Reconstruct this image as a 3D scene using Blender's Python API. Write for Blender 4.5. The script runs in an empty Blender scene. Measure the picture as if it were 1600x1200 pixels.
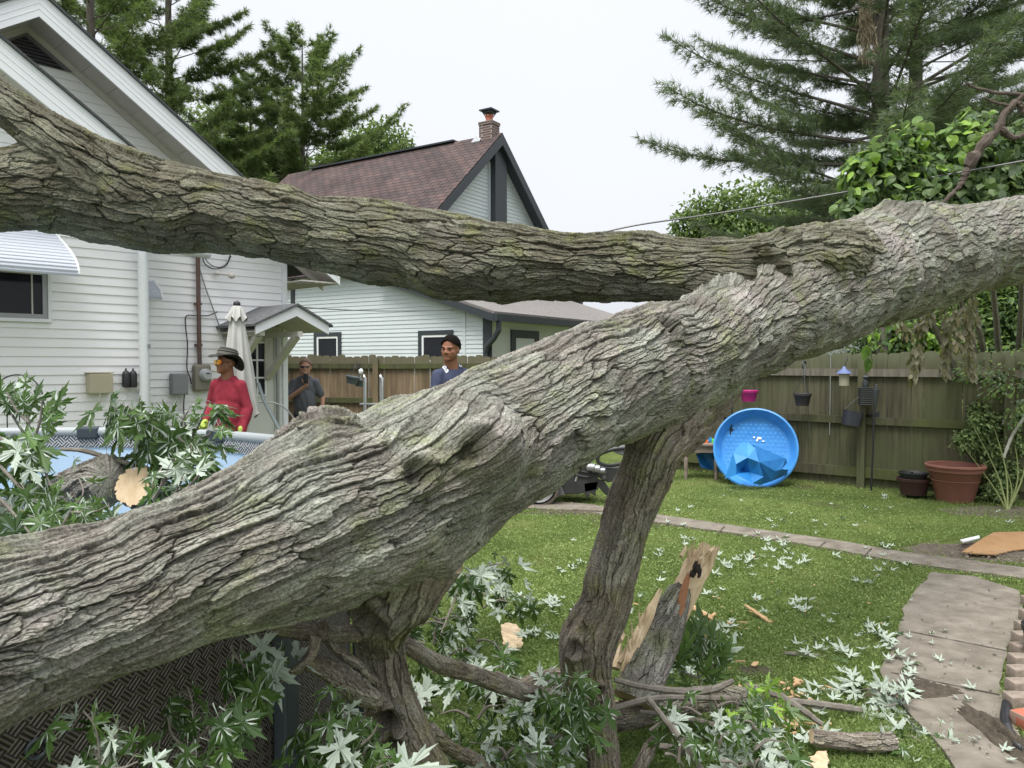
import bpy, bmesh, math, random
import numpy as np
from mathutils import Vector, Matrix
rad = math.radians
# ---------------------------------------------------------------- camera, world, sun, exposure
S = bpy.context.scene
COL = S.collection
F = 1200.0; CAMZ = 1.68; TH = math.atan(35/1200)
cam_d = bpy.data.cameras.new('camera'); cam = bpy.data.objects.new('camera', cam_d); COL.objects.link(cam)
cam.location = (0, 0, CAMZ); cam.rotation_euler = (rad(90)-TH, 0, 0)
cam_d.sensor_fit = 'HORIZONTAL'; cam_d.sensor_width = 36.0; cam_d.lens = 36.0*F/1600
cam_d.clip_start = 0.05; cam_d.clip_end = 2000
S.camera = cam
S.render.resolution_x = 1024; S.render.resolution_y = 768
W = bpy.data.worlds.new("World"); S.world = W; W.use_nodes = True
nt = W.node_tree; nt.nodes.clear()
SUN_EL, SUN_AZ = rad(66), rad(205)     # azimuth measured from +Y clockwise: behind the camera to the right
sky = nt.nodes.new('ShaderNodeTexSky'); sky.sky_type = 'NISHITA'; sky.sun_disc = False
sky.sun_elevation = SUN_EL; sky.sun_rotation = SUN_AZ; sky.dust_density = 4; sky.air_density = 1
hs = nt.nodes.new('ShaderNodeHueSaturation'); hs.inputs['Saturation'].default_value = 0.15
bg1 = nt.nodes.new('ShaderNodeBackground'); bg1.inputs['Strength'].default_value = 0.05
nt.links.new(sky.outputs[0], hs.inputs['Color']); nt.links.new(hs.outputs[0], bg1.inputs['Color'])
tc = nt.nodes.new('ShaderNodeTexCoord'); sx = nt.nodes.new('ShaderNodeSeparateXYZ')
nt.links.new(tc.outputs['Generated'], sx.inputs[0])
rp = nt.nodes.new('ShaderNodeValToRGB'); e = rp.color_ramp.elements
e[0].position = 0.0; e[0].color = (0.24, 0.25, 0.27, 1)
e[1].position = 0.48; e[1].color = (0.285, 0.295, 0.32, 1)
q = e.new(0.70); q.color = (0.325, 0.335, 0.36, 1)
q = e.new(0.82); q.color = (0.95, 0.97, 1.0, 1)
q = e.new(1.0); q.color = (1.0, 1.0, 1.0, 1)
nt.links.new(sx.outputs['Z'], rp.inputs['Fac'])
bg2 = nt.nodes.new('ShaderNodeBackground'); bg2.inputs['Strength'].default_value = 2.4
no = nt.nodes.new('ShaderNodeTexNoise'); no.inputs['Scale'].default_value = 1.6; no.inputs['Detail'].default_value = 3
mr = nt.nodes.new('ShaderNodeMapRange'); mr.inputs['To Min'].default_value = 0.94; mr.inputs['To Max'].default_value = 1.04
nt.links.new(tc.outputs['Generated'], no.inputs['Vector']); nt.links.new(no.outputs[0], mr.inputs[0])
mx = nt.nodes.new('ShaderNodeMix'); mx.data_type = 'RGBA'; mx.blend_type = 'MULTIPLY'; mx.inputs[0].default_value = 1
nt.links.new(rp.outputs[0], mx.inputs[6]); nt.links.new(mr.outputs[0], mx.inputs[7])
nt.links.new(mx.outputs[2], bg2.inputs['Color'])
ad = nt.nodes.new('ShaderNodeAddShader'); ow = nt.nodes.new('ShaderNodeOutputWorld')
nt.links.new(bg1.outputs[0], ad.inputs[0]); nt.links.new(bg2.outputs[0], ad.inputs[1]); nt.links.new(ad.outputs[0], ow.inputs[0])
sd = bpy.data.lights.new('sun', 'SUN'); sd.energy = 2.6; sd.angle = rad(22); sd.color = (1.0, 0.96, 0.9)
so = bpy.data.objects.new('sun', sd); COL.objects.link(so)
so.rotation_euler = (rad(90)-SUN_EL, 0, math.pi-SUN_AZ) 
S.view_settings.view_transform = 'Standard'; S.view_settings.look = 'None'
S.view_settings.exposure = 0.22; S.view_settings.gamma = 1; S.view_settings.use_curve_mapping = False
S.render.engine = 'CYCLES'

# ---------------------------------------------------------------- geometry helpers
def ray(u, v):
    yc = (600-v)/F
    return Vector(((u-800)/F, math.cos(TH)+yc*math.sin(TH), yc*math.cos(TH)-math.sin(TH)))
def P(u, v, Y):
    d = ray(u, v); return Vector((0, 0, CAMZ)) + d*(Y/d.y)
def G(u, v, z=0.0):
    d = ray(u, v); return Vector((0, 0, CAMZ)) + d*((z-CAMZ)/d.z)
def px2m(r, Y): return r*Y/F
UP = Vector((0, 0, 1))
class Plane:
    """vertical wall plane: origin o, horizontal unit direction d (to the right), outward normal n (to the camera)"""
    def __init__(s, o, d):
        s.o = Vector((o[0], o[1], 0)); s.d = Vector((d[0], d[1], 0)).normalized()
        s.n = Vector((s.d.y, -s.d.x, 0))
    def az(s, u, v, off=0.0):
        r = ray(u, v); c = Vector((0, 0, CAMZ)); o = s.o + s.n*off
        t = (o-c).dot(s.n)/r.dot(s.n); p = c+r*t
        return (p-s.o).dot(s.d), p.z
    def pt(s, a, z, off=0.0): return s.o + s.d*a + s.n*off + UP*z
OFF = {}
def worldloc(o):
    return OFF.get(o.name, Vector((0, 0, 0))) if o else Vector((0, 0, 0))
def setp(o, label=None, cat=None, group=None, kind=None):
    if label: o['label'] = label
    if cat: o['category'] = cat
    if group: o['group'] = group
    if kind: o['kind'] = kind
    return o
def thing(name, label, cat, loc=(0, 0, 0), group=None):
    o = bpy.data.objects.new(name, None); COL.objects.link(o); o.location = loc
    o.empty_display_size = 0.1
    OFF[o.name] = Vector(loc); return setp(o, label, cat, group)
def link(name, me, mat, parent=None, label=None, cat=None, group=None, kind=None, loc=None):
    o = bpy.data.objects.new(name, me); COL.objects.link(o)
    mats = mat if isinstance(mat, (list, tuple)) else [mat]
    me.materials.clear()
    for m in mats: me.materials.append(m)
    if parent:
        off = worldloc(parent); o.parent = parent
        if off.length > 0: me.transform(Matrix.Translation(-off))
        OFF[o.name] = off.copy()
    elif loc is not None:
        me.transform(Matrix.Translation(-Vector(loc))); o.location = loc; OFF[o.name] = Vector(loc)
    return setp(o, label, cat, group, kind)
def np_mesh(name, V, Fq, smooth=True, uv=None, attrs=None, matidx=None):
    V = np.asarray(V, dtype=np.float32); Fq = np.asarray(Fq, dtype=np.int32)
    me = bpy.data.meshes.new(name); n = Fq.shape[1]
    me.vertices.add(len(V)); me.vertices.foreach_set('co', V.ravel())
    me.loops.add(Fq.size); me.loops.foreach_set('vertex_index', Fq.ravel())
    me.polygons.add(len(Fq)); me.polygons.foreach_set('loop_start', np.arange(len(Fq), dtype=np.int32)*n)
    me.polygons.foreach_set('use_smooth', np.full(len(Fq), smooth))
    if matidx is not None: me.polygons.foreach_set('material_index', np.asarray(matidx, dtype=np.int32))
    if uv is not None:
        l = me.uv_layers.new(name='UVMap'); l.data.foreach_set('uv', np.asarray(uv, dtype=np.float32)[Fq.ravel()].ravel())
    for k, a in (attrs or {}).items():
        at = me.attributes.new(k, 'FLOAT', 'POINT'); at.data.foreach_set('value', np.asarray(a, dtype=np.float32))
    me.update(calc_edges=True); me.validate(); return me
class MB:
    def __init__(s): s.v = []; s.f = []; s.uv = []; s.m = []
    def face(s, pts, uv=None, m=0):
        b = len(s.v); s.v += [tuple(p) for p in pts]; s.f.append(list(range(b, b+len(pts))))
        s.uv.append(uv or [(0, 0)]*len(pts)); s.m.append(m)
    def prism(s, poly, ext, m=0):
        """poly: list of 3-D points (a planar outline), extruded by the vector ext"""
        poly = [Vector(p) for p in poly]; ext = Vector(ext); n = len(poly); b = len(s.v)
        s.v += [tuple(p) for p in poly]+[tuple(p+ext) for p in poly]
        s.f.append(list(range(b, b+n))); s.f.append(list(range(b+2*n-1, b+n-1, -1)))
        for i in range(n):
            j = (i+1) % n; s.f.append([b+i, b+n+i, b+n+j, b+j])
        for k in range(n+2): s.uv.append(None); s.m.append(m)
    def box(s, c, size, X=(1, 0, 0), Z=(0, 0, 1), m=0):
        X = Vector(X).normalized(); Z = Vector(Z); Z = (Z-X*Z.dot(X)).normalized(); Yv = Z.cross(X)
        c = Vector(c); a, b_, h = size[0]/2, size[1]/2, size[2]/2
        p = [c+X*(sx_*a)+Yv*(sy*b_)-Z*h for sx_, sy in ((-1, -1), (1, -1), (1, 1), (-1, 1))]
        s.prism(p, Z*2*h, m)
    def tube(s, pts, r, n=8, cap=True, m=0, flat=1.0):
        pts = [Vector(p) for p in pts]; k = len(pts); rr = r if isinstance(r, (list, tuple)) else [r]*k
        b = len(s.v); ref = None
        for i, p in enumerate(pts):
            t = (pts[min(i+1, k-1)]-pts[max(i-1, 0)])
            t = t.normalized() if t.length > 1e-9 else UP.copy()
            if ref is None:
                ref = t.cross(UP) if abs(t.z) < 0.9 else t.cross(Vector((1, 0, 0)))
            ref = (ref-t*ref.dot(t)).normalized(); bi = t.cross(ref)
            for j in range(n):
                a = 2*math.pi*j/n; q = p+ref*(math.cos(a)*rr[i])+bi*(math.sin(a)*rr[i]*flat); s.v.append(tuple(q))
        for i in range(k-1):
            for j in range(n):
                j2 = (j+1) % n; s.f.append([b+i*n+j, b+i*n+j2, b+(i+1)*n+j2, b+(i+1)*n+j]); s.uv.append(None); s.m.append(m)
        if cap:
            s.f.append([b+j for j in range(n)][::-1]); s.f.append([b+(k-1)*n+j for j in range(n)])
            s.uv += [None, None]; s.m += [m, m]
    def lathe(s, c, prof, n=24, axis=UP, m=0):
        """prof: (radius, height) pairs along axis from c"""
        c = Vector(c); A = Vector(axis).normalized(); ref = A.cross(Vector((1, 0, 0)))
        if ref.length < 0.1: ref = A.cross(Vector((0, 1, 0)))
        ref.normalize(); bi = A.cross(ref); b = len(s.v)
        for r, h in prof:
            for j in range(n):
                a = 2*math.pi*j/n; s.v.append(tuple(c+A*h+ref*(math.cos(a)*r)+bi*(math.sin(a)*r)))
        for i in range(len(prof)-1):
            for j in range(n):
                j2 = (j+1) % n; s.f.append([b+i*n+j, b+i*n+j2, b+(i+1)*n+j2, b+(i+1)*n+j]); s.uv.append(None); s.m.append(m)
    def ball(s, c, r, n=12, m=0):
        k = n//2; prof = [(max(1e-4, math.sin(math.pi*i/k)), -math.cos(math.pi*i/k)) for i in range(k+1)]
        rv = Vector(r if isinstance(r, (list, tuple, Vector)) else (r, r, r)); c = Vector(c)
        b = len(s.v); s.lathe((0, 0, 0), prof, n, m=m)
        for i in range(b, len(s.v)):
            x = s.v[i]; s.v[i] = (c.x+x[0]*rv.x, c.y+x[1]*rv.y, c.z+x[2]*rv.z)
    def build(s, name, mat, parent=None, label=None, cat=None, group=None, kind=None, smooth=False, loc=None, bevel=0):
        me = bpy.data.meshes.new(name); me.from_pydata(s.v, [], s.f)
        if any(x for x in s.uv):
            l = me.uv_layers.new(name='UVMap'); i = 0
            for f, u in zip(s.f, s.uv):
                for k in range(len(f)):
                    if u: l.data[i].uv = u[k]
                    i += 1
        if any(s.m): me.polygons.foreach_set('material_index', s.m)
        if smooth or bevel:
            bm = bmesh.new(); bm.from_mesh(me)
            if bevel:
                bmesh.ops.remove_doubles(bm, verts=bm.verts, dist=1e-5)
                eds = [e_ for e_ in bm.edges if len(e_.link_faces) == 2 and e_.calc_face_angle(0) > 0.6]
                bmesh.ops.bevel(bm, geom=eds, offset=bevel, segments=2, affect='EDGES', profile=0.5, clamp_overlap=True)
            if smooth:
                for f in bm.faces: f.smooth = True
                for e_ in bm.edges:
                    if len(e_.link_faces) == 2 and e_.calc_face_angle(0) > 0.7: e_.smooth = False
            bm.to_mesh(me); bm.free()
        me.update()
        return link(name, me, mat, parent, label, cat, group, kind, loc)
def catmull(pts, n):
    """pts: rows of numbers; returns n rows, Catmull-Rom through them, even in parameter"""
    A = np.array(pts, float); k = len(A); E = np.vstack([2*A[0]-A[1], A, 2*A[-1]-A[-2]])
    t = np.linspace(0, k-1-1e-9, n); i = t.astype(int); f = (t-i)[:, None]
    p0, p1, p2, p3 = E[i], E[i+1], E[i+2], E[i+3]
    return 0.5*((2*p1)+(-p0+p2)*f+(2*p0-5*p1+4*p2-p3)*f**2+(-p0+3*p1-3*p2+p3)*f**3)

# ---------------------------------------------------------------- noise in numpy
def h01(i, j, s):
    i = i.astype(np.int64); j = j.astype(np.int64)
    n = (i*374761393+j*668265263+s*2147483647) & 0xffffffff
    n = ((n ^ (n >> 13))*1274126177) & 0xffffffff
    n = ((n ^ (n >> 15))*2246822519) & 0xffffffff
    return ((n ^ (n >> 16)) & 0xffffff).astype(np.float32)/16777216.0
def vn(x, y, s=0, wrap=None):
    xi = np.floor(x); yi = np.floor(y); fx = (x-xi); fy = (y-yi); fx = fx*fx*(3-2*fx); fy = fy*fy*(3-2*fy)
    y0, y1 = (yi, yi+1) if wrap is None else (yi % wrap, (yi+1) % wrap)
    a = h01(xi, y0, s); b = h01(xi+1, y0, s); c = h01(xi, y1, s); d = h01(xi+1, y1, s)
    return (a*(1-fx)+b*fx)*(1-fy)+(c*(1-fx)+d*fx)*fy
def fbm(x, y, s=0, o=4, wrap=None):
    r = 0; a = .5; t = 0
    for k in range(o):
        r = r+a*vn(x*2**k, y*2**k, s+k*17, None if wrap is None else wrap*2**k); t += a; a *= .5
    return r/t
def worley(x, y, s, wrap):
    xi = np.floor(x); yi = np.floor(y); big = np.full(x.shape, 9.0, np.float32)
    F1 = big.copy(); F2 = big.copy(); idr = np.zeros_like(F1); dx1 = np.zeros_like(F1); dy1 = np.zeros_like(F1)
    for a in (-1, 0, 1):
        for b in (-1, 0, 1):
            cx = xi+a; cy = yi+b; cw = cy % wrap
            px = cx+.1+.8*h01(cx, cw, s); py = cy+.1+.8*h01(cx, cw, s+5)
            dx = (x-px).astype(np.float32); dy = (y-py).astype(np.float32); d = dx*dx+dy*dy
            n1 = d < F1
            F2 = np.where(n1, F1, np.minimum(F2, d)); idr = np.where(n1, h01(cx, cw, s+9), idr)
            dx1 = np.where(n1, dx, dx1); dy1 = np.where(n1, dy, dy1); F1 = np.where(n1, d, F1)
    return np.sqrt(F1), np.sqrt(F2), idr, dx1, dy1

# ---------------------------------------------------------------- materials
MATS = {}
def mat(name, color, rough=0.7, noise=None, bump=None, color2=None, scale=5.0, metallic=0.0, spec=0.5, trans=0.0,
        coord='Object', detail=5, stretch=None, w=0.5, alpha=1.0, emission=None, subsurf=0, dist=0.0):
    if name in MATS: return MATS[name]
    m = bpy.data.materials.new(name); m.use_nodes = True; t = m.node_tree; b = t.nodes['Principled BSDF']
    b.inputs['Base Color'].default_value = (*color, 1); b.inputs['Roughness'].default_value = rough
    b.inputs['Metallic'].default_value = metallic; b.inputs['Specular IOR Level'].default_value = spec
    if color2 is not None:
        co = t.nodes.new('ShaderNodeTexCoord'); mp = t.nodes.new('ShaderNodeMapping')
        if stretch: mp.inputs['Scale'].default_value = stretch
        t.links.new(co.outputs[coord], mp.inputs[0])
        n = t.nodes.new('ShaderNodeTexNoise'); n.inputs['Scale'].default_value = scale; n.inputs['Detail'].default_value = detail
        n.inputs['Roughness'].default_value = 0.62; n.inputs['Distortion'].default_value = dist
        t.links.new(mp.outputs[0], n.inputs['Vector'])
        r = t.nodes.new('ShaderNodeValToRGB'); r.color_ramp.elements[0].position = .5-w/2; r.color_ramp.elements[1].position = .5+w/2
        r.color_ramp.elements[0].color = (*color, 1); r.color_ramp.elements[1].color = (*color2, 1)
        t.links.new(n.outputs[0], r.inputs[0]); t.links.new(r.outputs[0], b.inputs['Base Color'])
        if bump:
            bp = t.nodes.new('ShaderNodeBump'); bp.inputs['Strength'].default_value = 1; bp.inputs['Distance'].default_value = bump
            t.links.new(n.outputs[0], bp.inputs['Height']); t.links.new(bp.outputs[0], b.inputs['Normal'])
    MATS[name] = m; return m
def nodes(m): return m.node_tree, m.node_tree.nodes['Principled BSDF']
def N(t, typ, **k):
    n = t.nodes.new(typ)
    for a, b in k.items():
        if a.startswith('i_'): n.inputs[a[2:].replace('_', ' ')].default_value = b
        else: setattr(n, a, b)
    return n
def mixc(t, fac, a, b, blend='MIX'):
    n = t.nodes.new('ShaderNodeMix'); n.data_type = 'RGBA'; n.blend_type = blend
    for i, x in ((0, fac), (6, a), (7, b)):
        if hasattr(x, 'links') or isinstance(x, bpy.types.NodeSocket): t.links.new(x, n.inputs[i])
        else: n.inputs[i].default_value = x if i == 0 else (*x, 1)
    return n.outputs[2]
def ramp(t, fac, stops):
    r = t.nodes.new('ShaderNodeValToRGB'); e = r.color_ramp.elements
    while len(e) < len(stops): e.new(0.5)
    for q, (p, c) in zip(e, stops):
        q.position = p; q.color = (*c, 1) if hasattr(c, '__len__') else (c, c, c, 1)
    t.links.new(fac, r.inputs[0]); return r.outputs[0]
def bark_mat(name, base, lichen, moss, pink, deep, mossamt=.5, pinkamt=.3):
    m = bpy.data.materials.new(name); m.use_nodes = True; t, b = nodes(m); b.inputs['Roughness'].default_value = .95
    b.inputs['Specular IOR Level'].default_value = .15
    co = N(t, 'ShaderNodeTexCoord')
    def nz(sc, d=6, off=0):
        mp = N(t, 'ShaderNodeMapping'); mp.inputs['Location'].default_value = (off, off*.7, off*1.3)
        t.links.new(co.outputs['Object'], mp.inputs[0])
        n = N(t, 'ShaderNodeTexNoise'); n.inputs['Scale'].default_value = sc; n.inputs['Detail'].default_value = d
        n.inputs['Roughness'].default_value = .65; t.links.new(mp.outputs[0], n.inputs['Vector']); return n.outputs[0]
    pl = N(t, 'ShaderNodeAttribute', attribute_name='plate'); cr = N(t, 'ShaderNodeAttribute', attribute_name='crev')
    c = mixc(t, ramp(t, nz(5), [(.42, 0.0), (.62, 1.0)]), base, lichen)
    c = mixc(t, ramp(t, nz(3.1, 5, 7), [(.54, 0.0), (.66, pinkamt)]), c, pink)
    c = mixc(t, ramp(t, nz(6.3, 7, 3), [(.52, 0.0), (.64, mossamt)]), c, moss)
    c = mixc(t, .9, c, ramp(t, pl.outputs['Fac'], [(.1, .62), (.9, 1.25)]), 'MULTIPLY')
    c = mixc(t, .85, c, ramp(t, nz(140, 5, 2), [(.36, .50), (.64, 1.42)]), 'MULTIPLY')
    c = mixc(t, cr.outputs['Fac'], deep, c)  # cracks: darker inner bark tone, with crevice shade put into the colour
    t.links.new(c, b.inputs['Base Color'])
    bp = N(t, 'ShaderNodeBump'); bp.inputs['Strength'].default_value = .8; bp.inputs['Distance'].default_value = .005
    t.links.new(nz(170, 6, 1), bp.inputs['Height']); t.links.new(bp.outputs[0], b.inputs['Normal'])
    return m
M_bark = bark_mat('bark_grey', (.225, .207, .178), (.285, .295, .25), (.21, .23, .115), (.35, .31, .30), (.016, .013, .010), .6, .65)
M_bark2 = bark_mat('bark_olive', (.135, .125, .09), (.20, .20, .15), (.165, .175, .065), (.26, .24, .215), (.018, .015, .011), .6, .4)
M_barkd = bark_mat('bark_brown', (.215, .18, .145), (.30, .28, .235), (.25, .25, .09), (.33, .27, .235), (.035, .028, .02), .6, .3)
M_wood = mat('raw_wood', (.42, .30, .17), .85, color2=(.66, .53, .36), scale=18, stretch=(1, 1, .18), bump=.004, w=.4)
M_woodr = mat('red_heartwood', (.16, .06, .03), .85, color2=(.38, .19, .09), scale=9, bump=.004)
M_chip = mat('wood_chip', (.36, .20, .09), .8, color2=(.55, .39, .22), scale=14, bump=.002)
def leaf_mat(name, top, under, top2, var=.5, trans=.25):
    m = bpy.data.materials.new(name); m.use_nodes = True; t, b = nodes(m); b.inputs['Roughness'].default_value = .5
    b.inputs['Specular IOR Level'].default_value = .35
    at = N(t, 'ShaderNodeAttribute', attribute_name='rnd'); g = N(t, 'ShaderNodeNewGeometry')
    c = ramp(t, at.outputs['Fac'], [(0, top), (.75, top2), (1, tuple(min(1, x*1.5) for x in top2))])
    c = mixc(t, g.outputs['Backfacing'], c, mixc(t, .12, under, ramp(t, at.outputs['Fac'], [(0, .5), (1, 1.0)]), 'MULTIPLY'))
    t.links.new(c, b.inputs['Base Color'])
    tr = N(t, 'ShaderNodeBsdfTranslucent'); t.links.new(mixc(t, .5, c, (.25, .4, .05)), tr.inputs['Color'])
    ms = N(t, 'ShaderNodeMixShader'); ms.inputs[0].default_value = trans
    o = t.nodes['Material Output']; t.links.new(b.outputs[0], ms.inputs[1]); t.links.new(tr.outputs[0], ms.inputs[2]); t.links.new(ms.outputs[0], o.inputs[0])
    return m
M_leaf = leaf_mat('maple_leaf', (.028, .062, .016), (.45, .52, .44), (.065, .12, .03), trans=.22)
M_bright = leaf_mat('vine_leaf', (.07, .15, .035), (.20, .28, .14), (.22, .36, .05), trans=.35)
M_bush = leaf_mat('bush_leaf', (.10, .15, .06), (.17, .22, .12), (.20, .27, .10), trans=.3)
M_hedge = leaf_mat('hedge_leaf', (.045, .09, .035), (.10, .14, .08), (.12, .19, .045), trans=.3)
M_pine = leaf_mat('pine_needle', (.07, .105, .045), (.08, .12, .05), (.19, .235, .09), trans=.38)
M_pine2 = leaf_mat('pine_needle_blue', (.08, .11, .075), (.09, .125, .08), (.19, .235, .135), trans=.35)
M_decid = leaf_mat('far_leaf', (.06, .11, .03), (.09, .14, .05), (.14, .20, .05), trans=.3)
M_dry = leaf_mat('dry_leaf', (.16, .15, .085), (.24, .22, .14), (.25, .22, .12), trans=.15)
M_twig = mat('twig_bark', (.10, .085, .07), .9, color2=(.22, .20, .17), scale=30, bump=.002)
M_twigg = mat('green_twig', (.16, .19, .06), .7)
M_pinebark = mat('pine_bark', (.07, .06, .05), .95, color2=(.15, .13, .11), scale=12, bump=.02, stretch=(1, 1, .4))
M_white = mat('white_siding', (.80, .80, .80), .45, color2=(.85, .85, .85), scale=3, spec=.35)
M_soffit = mat('soffit_beige', (.52, .49, .45), .6, color2=(.60, .57, .53), scale=5)
M_trimw = mat('white_trim', (.84, .85, .87), .4, color2=(.78, .80, .83), scale=3)
M_black = mat('black_metal', (.02, .02, .022), .45)
M_dkgrey = mat('charcoal_trim', (.035, .042, .05), .5)
M_blue_sid = mat('pale_blue_siding', (.57, .625, .64), .5, color2=(.62, .67, .685), scale=4)
M_glass = mat('dark_glass', (.008, .010, .013), .08, color2=(.02, .022, .028), scale=2, spec=.25)
M_alum = mat('aluminium', (.32, .33, .34), .4, metallic=.6)
M_rust = mat('rusty_pipe', (.10, .085, .08), .6, color2=(.13, .05, .035), scale=3)
M_concrete = mat('concrete', (.11, .095, .072), .9, color2=(.24, .212, .175), scale=7, detail=10, bump=.004, w=.4)
# ---------------------------------------------------------------- the fallen tree (bark tubes with real relief)
def center_line(spec, n):
    """spec rows: u, v, radius_px, Y  ->  centre points and radii in metres"""
    rows = [(*P(u, v, Y), px2m(r, Y)) for u, v, r, Y in spec]
    return catmull(rows, n)
TUBES = {}
def bark_tube(name, spec, mt, parent, ns, ntc, L=.16, Wd=.04, A=.012, seed=1, blend=(), bumps=(), front=.72, k=.16, label=None, ends=(0, 0), rot=0.0, craters=()):
    C = center_line(spec, 400); TUBES[name] = C
    seg = np.linalg.norm(np.diff(C[:, :3], axis=0), axis=1); s = np.concatenate([[0], np.cumsum(seg)])
    dist = np.linalg.norm(C[:, :3]-np.array([0, 0, CAMZ]), axis=1)
    dens = np.concatenate([[0], np.cumsum(seg/np.maximum(dist[1:], .6))])
    si = np.interp(np.linspace(0, dens[-1], ns), dens, s)
    Ci = np.stack([np.interp(si, s, C[:, i]) for i in range(4)], 1)
    T = np.gradient(Ci[:, :3], axis=0); T /= np.linalg.norm(T, axis=1)[:, None]
    toc = np.array([0, 0, CAMZ])-Ci[:, :3]; R = toc-T*(toc*T).sum(1)[:, None]; R /= np.linalg.norm(R, axis=1)[:, None]
    B = np.cross(T, R)
    q = np.linspace(0, 1, ntc, endpoint=False); x = q*2-1       # denser on the side towards the camera
    th = math.pi*(x*front+(1-front)*x**3)/1.0 if False else math.pi*(x*(.62)+.38*x**3)
    ct, st = np.cos(th)[None, :, None], np.sin(th)[None, :, None]
    Nn = R[:, None, :]*ct+B[:, None, :]*st
    V0 = Ci[:, None, :3]+Nn*Ci[:, None, 3:4]
    radii = Ci[:, 3][:, None]*np.ones((1, ntc))
    # broad unevenness
    S2 = np.repeat(si[:, None], ntc, 1); tn = np.repeat((th/(2*math.pi)+.5)[None, :], ns, 0)
    Rm = Ci[:, 3].mean(); circ = 2*math.pi*Rm
    d = (fbm(S2*3.0, tn*4, seed+40, 3, 4)-.5)*.34*radii
    d += (fbm(S2*9.0, tn*9, seed+41, 2, 9)-.5)*.06*radii
    Vf = V0.reshape(-1, 3)
    for other in blend:
        oc = TUBES[other]; oc = oc[::5]; dm = np.full(len(Vf), 9.0, np.float32)
        for row in oc: dm = np.minimum(dm, np.linalg.norm(Vf-row[:3], axis=1)-row[3])
        h = np.maximum(k-np.abs(dm), 0)/k; d += (h*h*k*.25).reshape(d.shape)
    kill = np.ones_like(d)
    for (p, rr, hh) in bumps:
        dd = np.linalg.norm(Vf-np.array(p), axis=1).reshape(d.shape); d += hh*np.exp(-(dd/rr)**2*1.3)
    crat = np.zeros_like(d)
    for (p, rr, hh) in craters:
        dd = np.linalg.norm(Vf-np.array(p), axis=1).reshape(d.shape)/rr
        an = fbm(S2*40, tn*circ*40//1*1.0, seed+77, 3)
        ring = np.exp(-((dd-.95)/.32)**2); pit = np.exp(-(dd/.62)**2)
        d += hh*ring*(.5+an)-hh*1.6*pit*(.6+.8*an); crat = np.maximum(crat, np.clip(1.35-dd, 0, 1))
    # bark plates
    wx = S2+(fbm(S2*6, tn*circ*14, seed+1, 3)-.5)*.14
    tw = tn+((fbm(S2*4.5, tn*circ*8, seed+2, 3)-.5)*.065+(fbm(S2*45, tn*circ*60, seed+8, 2)-.5)*.011)/circ
    wx = wx+(fbm(S2*38, tn*circ*70, seed+9, 2)-.5)*.045
    tw = tw+rot*S2/circ
    edge = 0; 
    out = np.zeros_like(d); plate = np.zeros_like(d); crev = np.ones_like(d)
    for lv, (Ls, Ws, am) in enumerate(((L*1.9, Wd*1.35, A*1.2), (L*.80, Wd*.72, A*.5), (L*.28, Wd*.36, A*.22))):
        n = max(4, int(round(circ/Ws)))
        F1, F2, idr, dx, dy = worley((wx/Ls).ravel(), (tw*n).ravel(), seed+11*lv, n)
        e_ = np.clip((F2-F1)/(.10 if lv == 0 else .13), 0, 1); e_ = e_*e_*(3-2*e_)
        ax = (idr*7.3 % 1-.5); ay = (idr*13.7 % 1-.35)
        mk = np.clip((fbm((wx*7+lv*3).ravel(), (tw*circ*16).ravel(), seed+33+lv, 2)-.30)*3.2, .38, 1); e_ = 1-(1-e_)*mk
        hgt = am*((e_-1)*.95+dx*ax*.6+dy*(.75+ay*1.2)+(idr-.5)*.7)
        out += hgt.reshape(d.shape)
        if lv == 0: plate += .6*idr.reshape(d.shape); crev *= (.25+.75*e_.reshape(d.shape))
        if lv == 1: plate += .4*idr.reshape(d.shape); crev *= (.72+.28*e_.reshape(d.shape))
    soft = fbm(S2*2.2, tn*5, seed+60, 3, 5); out *= (.55+.9*soft)
    st_ = fbm(S2*9, tn*circ*75, seed+15, 4); st_ = 1-np.abs(2*st_-1)*2.2; fl = fbm(S2*26, tn*circ*60, seed+16, 3); fl = np.floor(fl*7+.6*fbm(S2*60, tn*circ*90, seed+18, 2))/7
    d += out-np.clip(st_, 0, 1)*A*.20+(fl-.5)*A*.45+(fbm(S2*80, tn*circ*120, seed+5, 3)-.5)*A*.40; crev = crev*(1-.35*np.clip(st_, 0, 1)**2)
    V = V0+Nn*d[:, :, None]
    if ends[0]: V[0] = Ci[0, :3]+(V[0]-Ci[0, :3])*.02
    if ends[1]: V[-1] = Ci[-1, :3]+(V[-1]-Ci[-1, :3])*.02
    i = np.arange(ns-1)[:, None]; j = np.arange(ntc)[None, :]; j2 = (j+1) % ntc
    Fq = np.stack([i*ntc+j+0*j2, i*ntc+j2, (i+1)*ntc+j2, (i+1)*ntc+j], -1).reshape(-1, 4)
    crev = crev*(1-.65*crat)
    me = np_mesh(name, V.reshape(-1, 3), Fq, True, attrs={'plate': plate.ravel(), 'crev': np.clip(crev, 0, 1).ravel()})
    o = link(name, me, mt, parent, label)
    # end caps
    for idx, rev in ((0, True), (ns-1, False)):
        if not ends[0 if rev else 1]:
            m_ = MB(); ring = [tuple(p) for p in V[idx]]; m_.face(ring[::-1] if rev else ring)
            m_.build('cut_end', M_wood, parent)
    return o
Q = FASTQ if 'FASTQ' in globals() else 1.0
tree = thing('fallen_tree', 'huge fallen maple with rough grey bark lying across the whole yard', 'fallen tree', (1.4, 3.4, 0))
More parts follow.
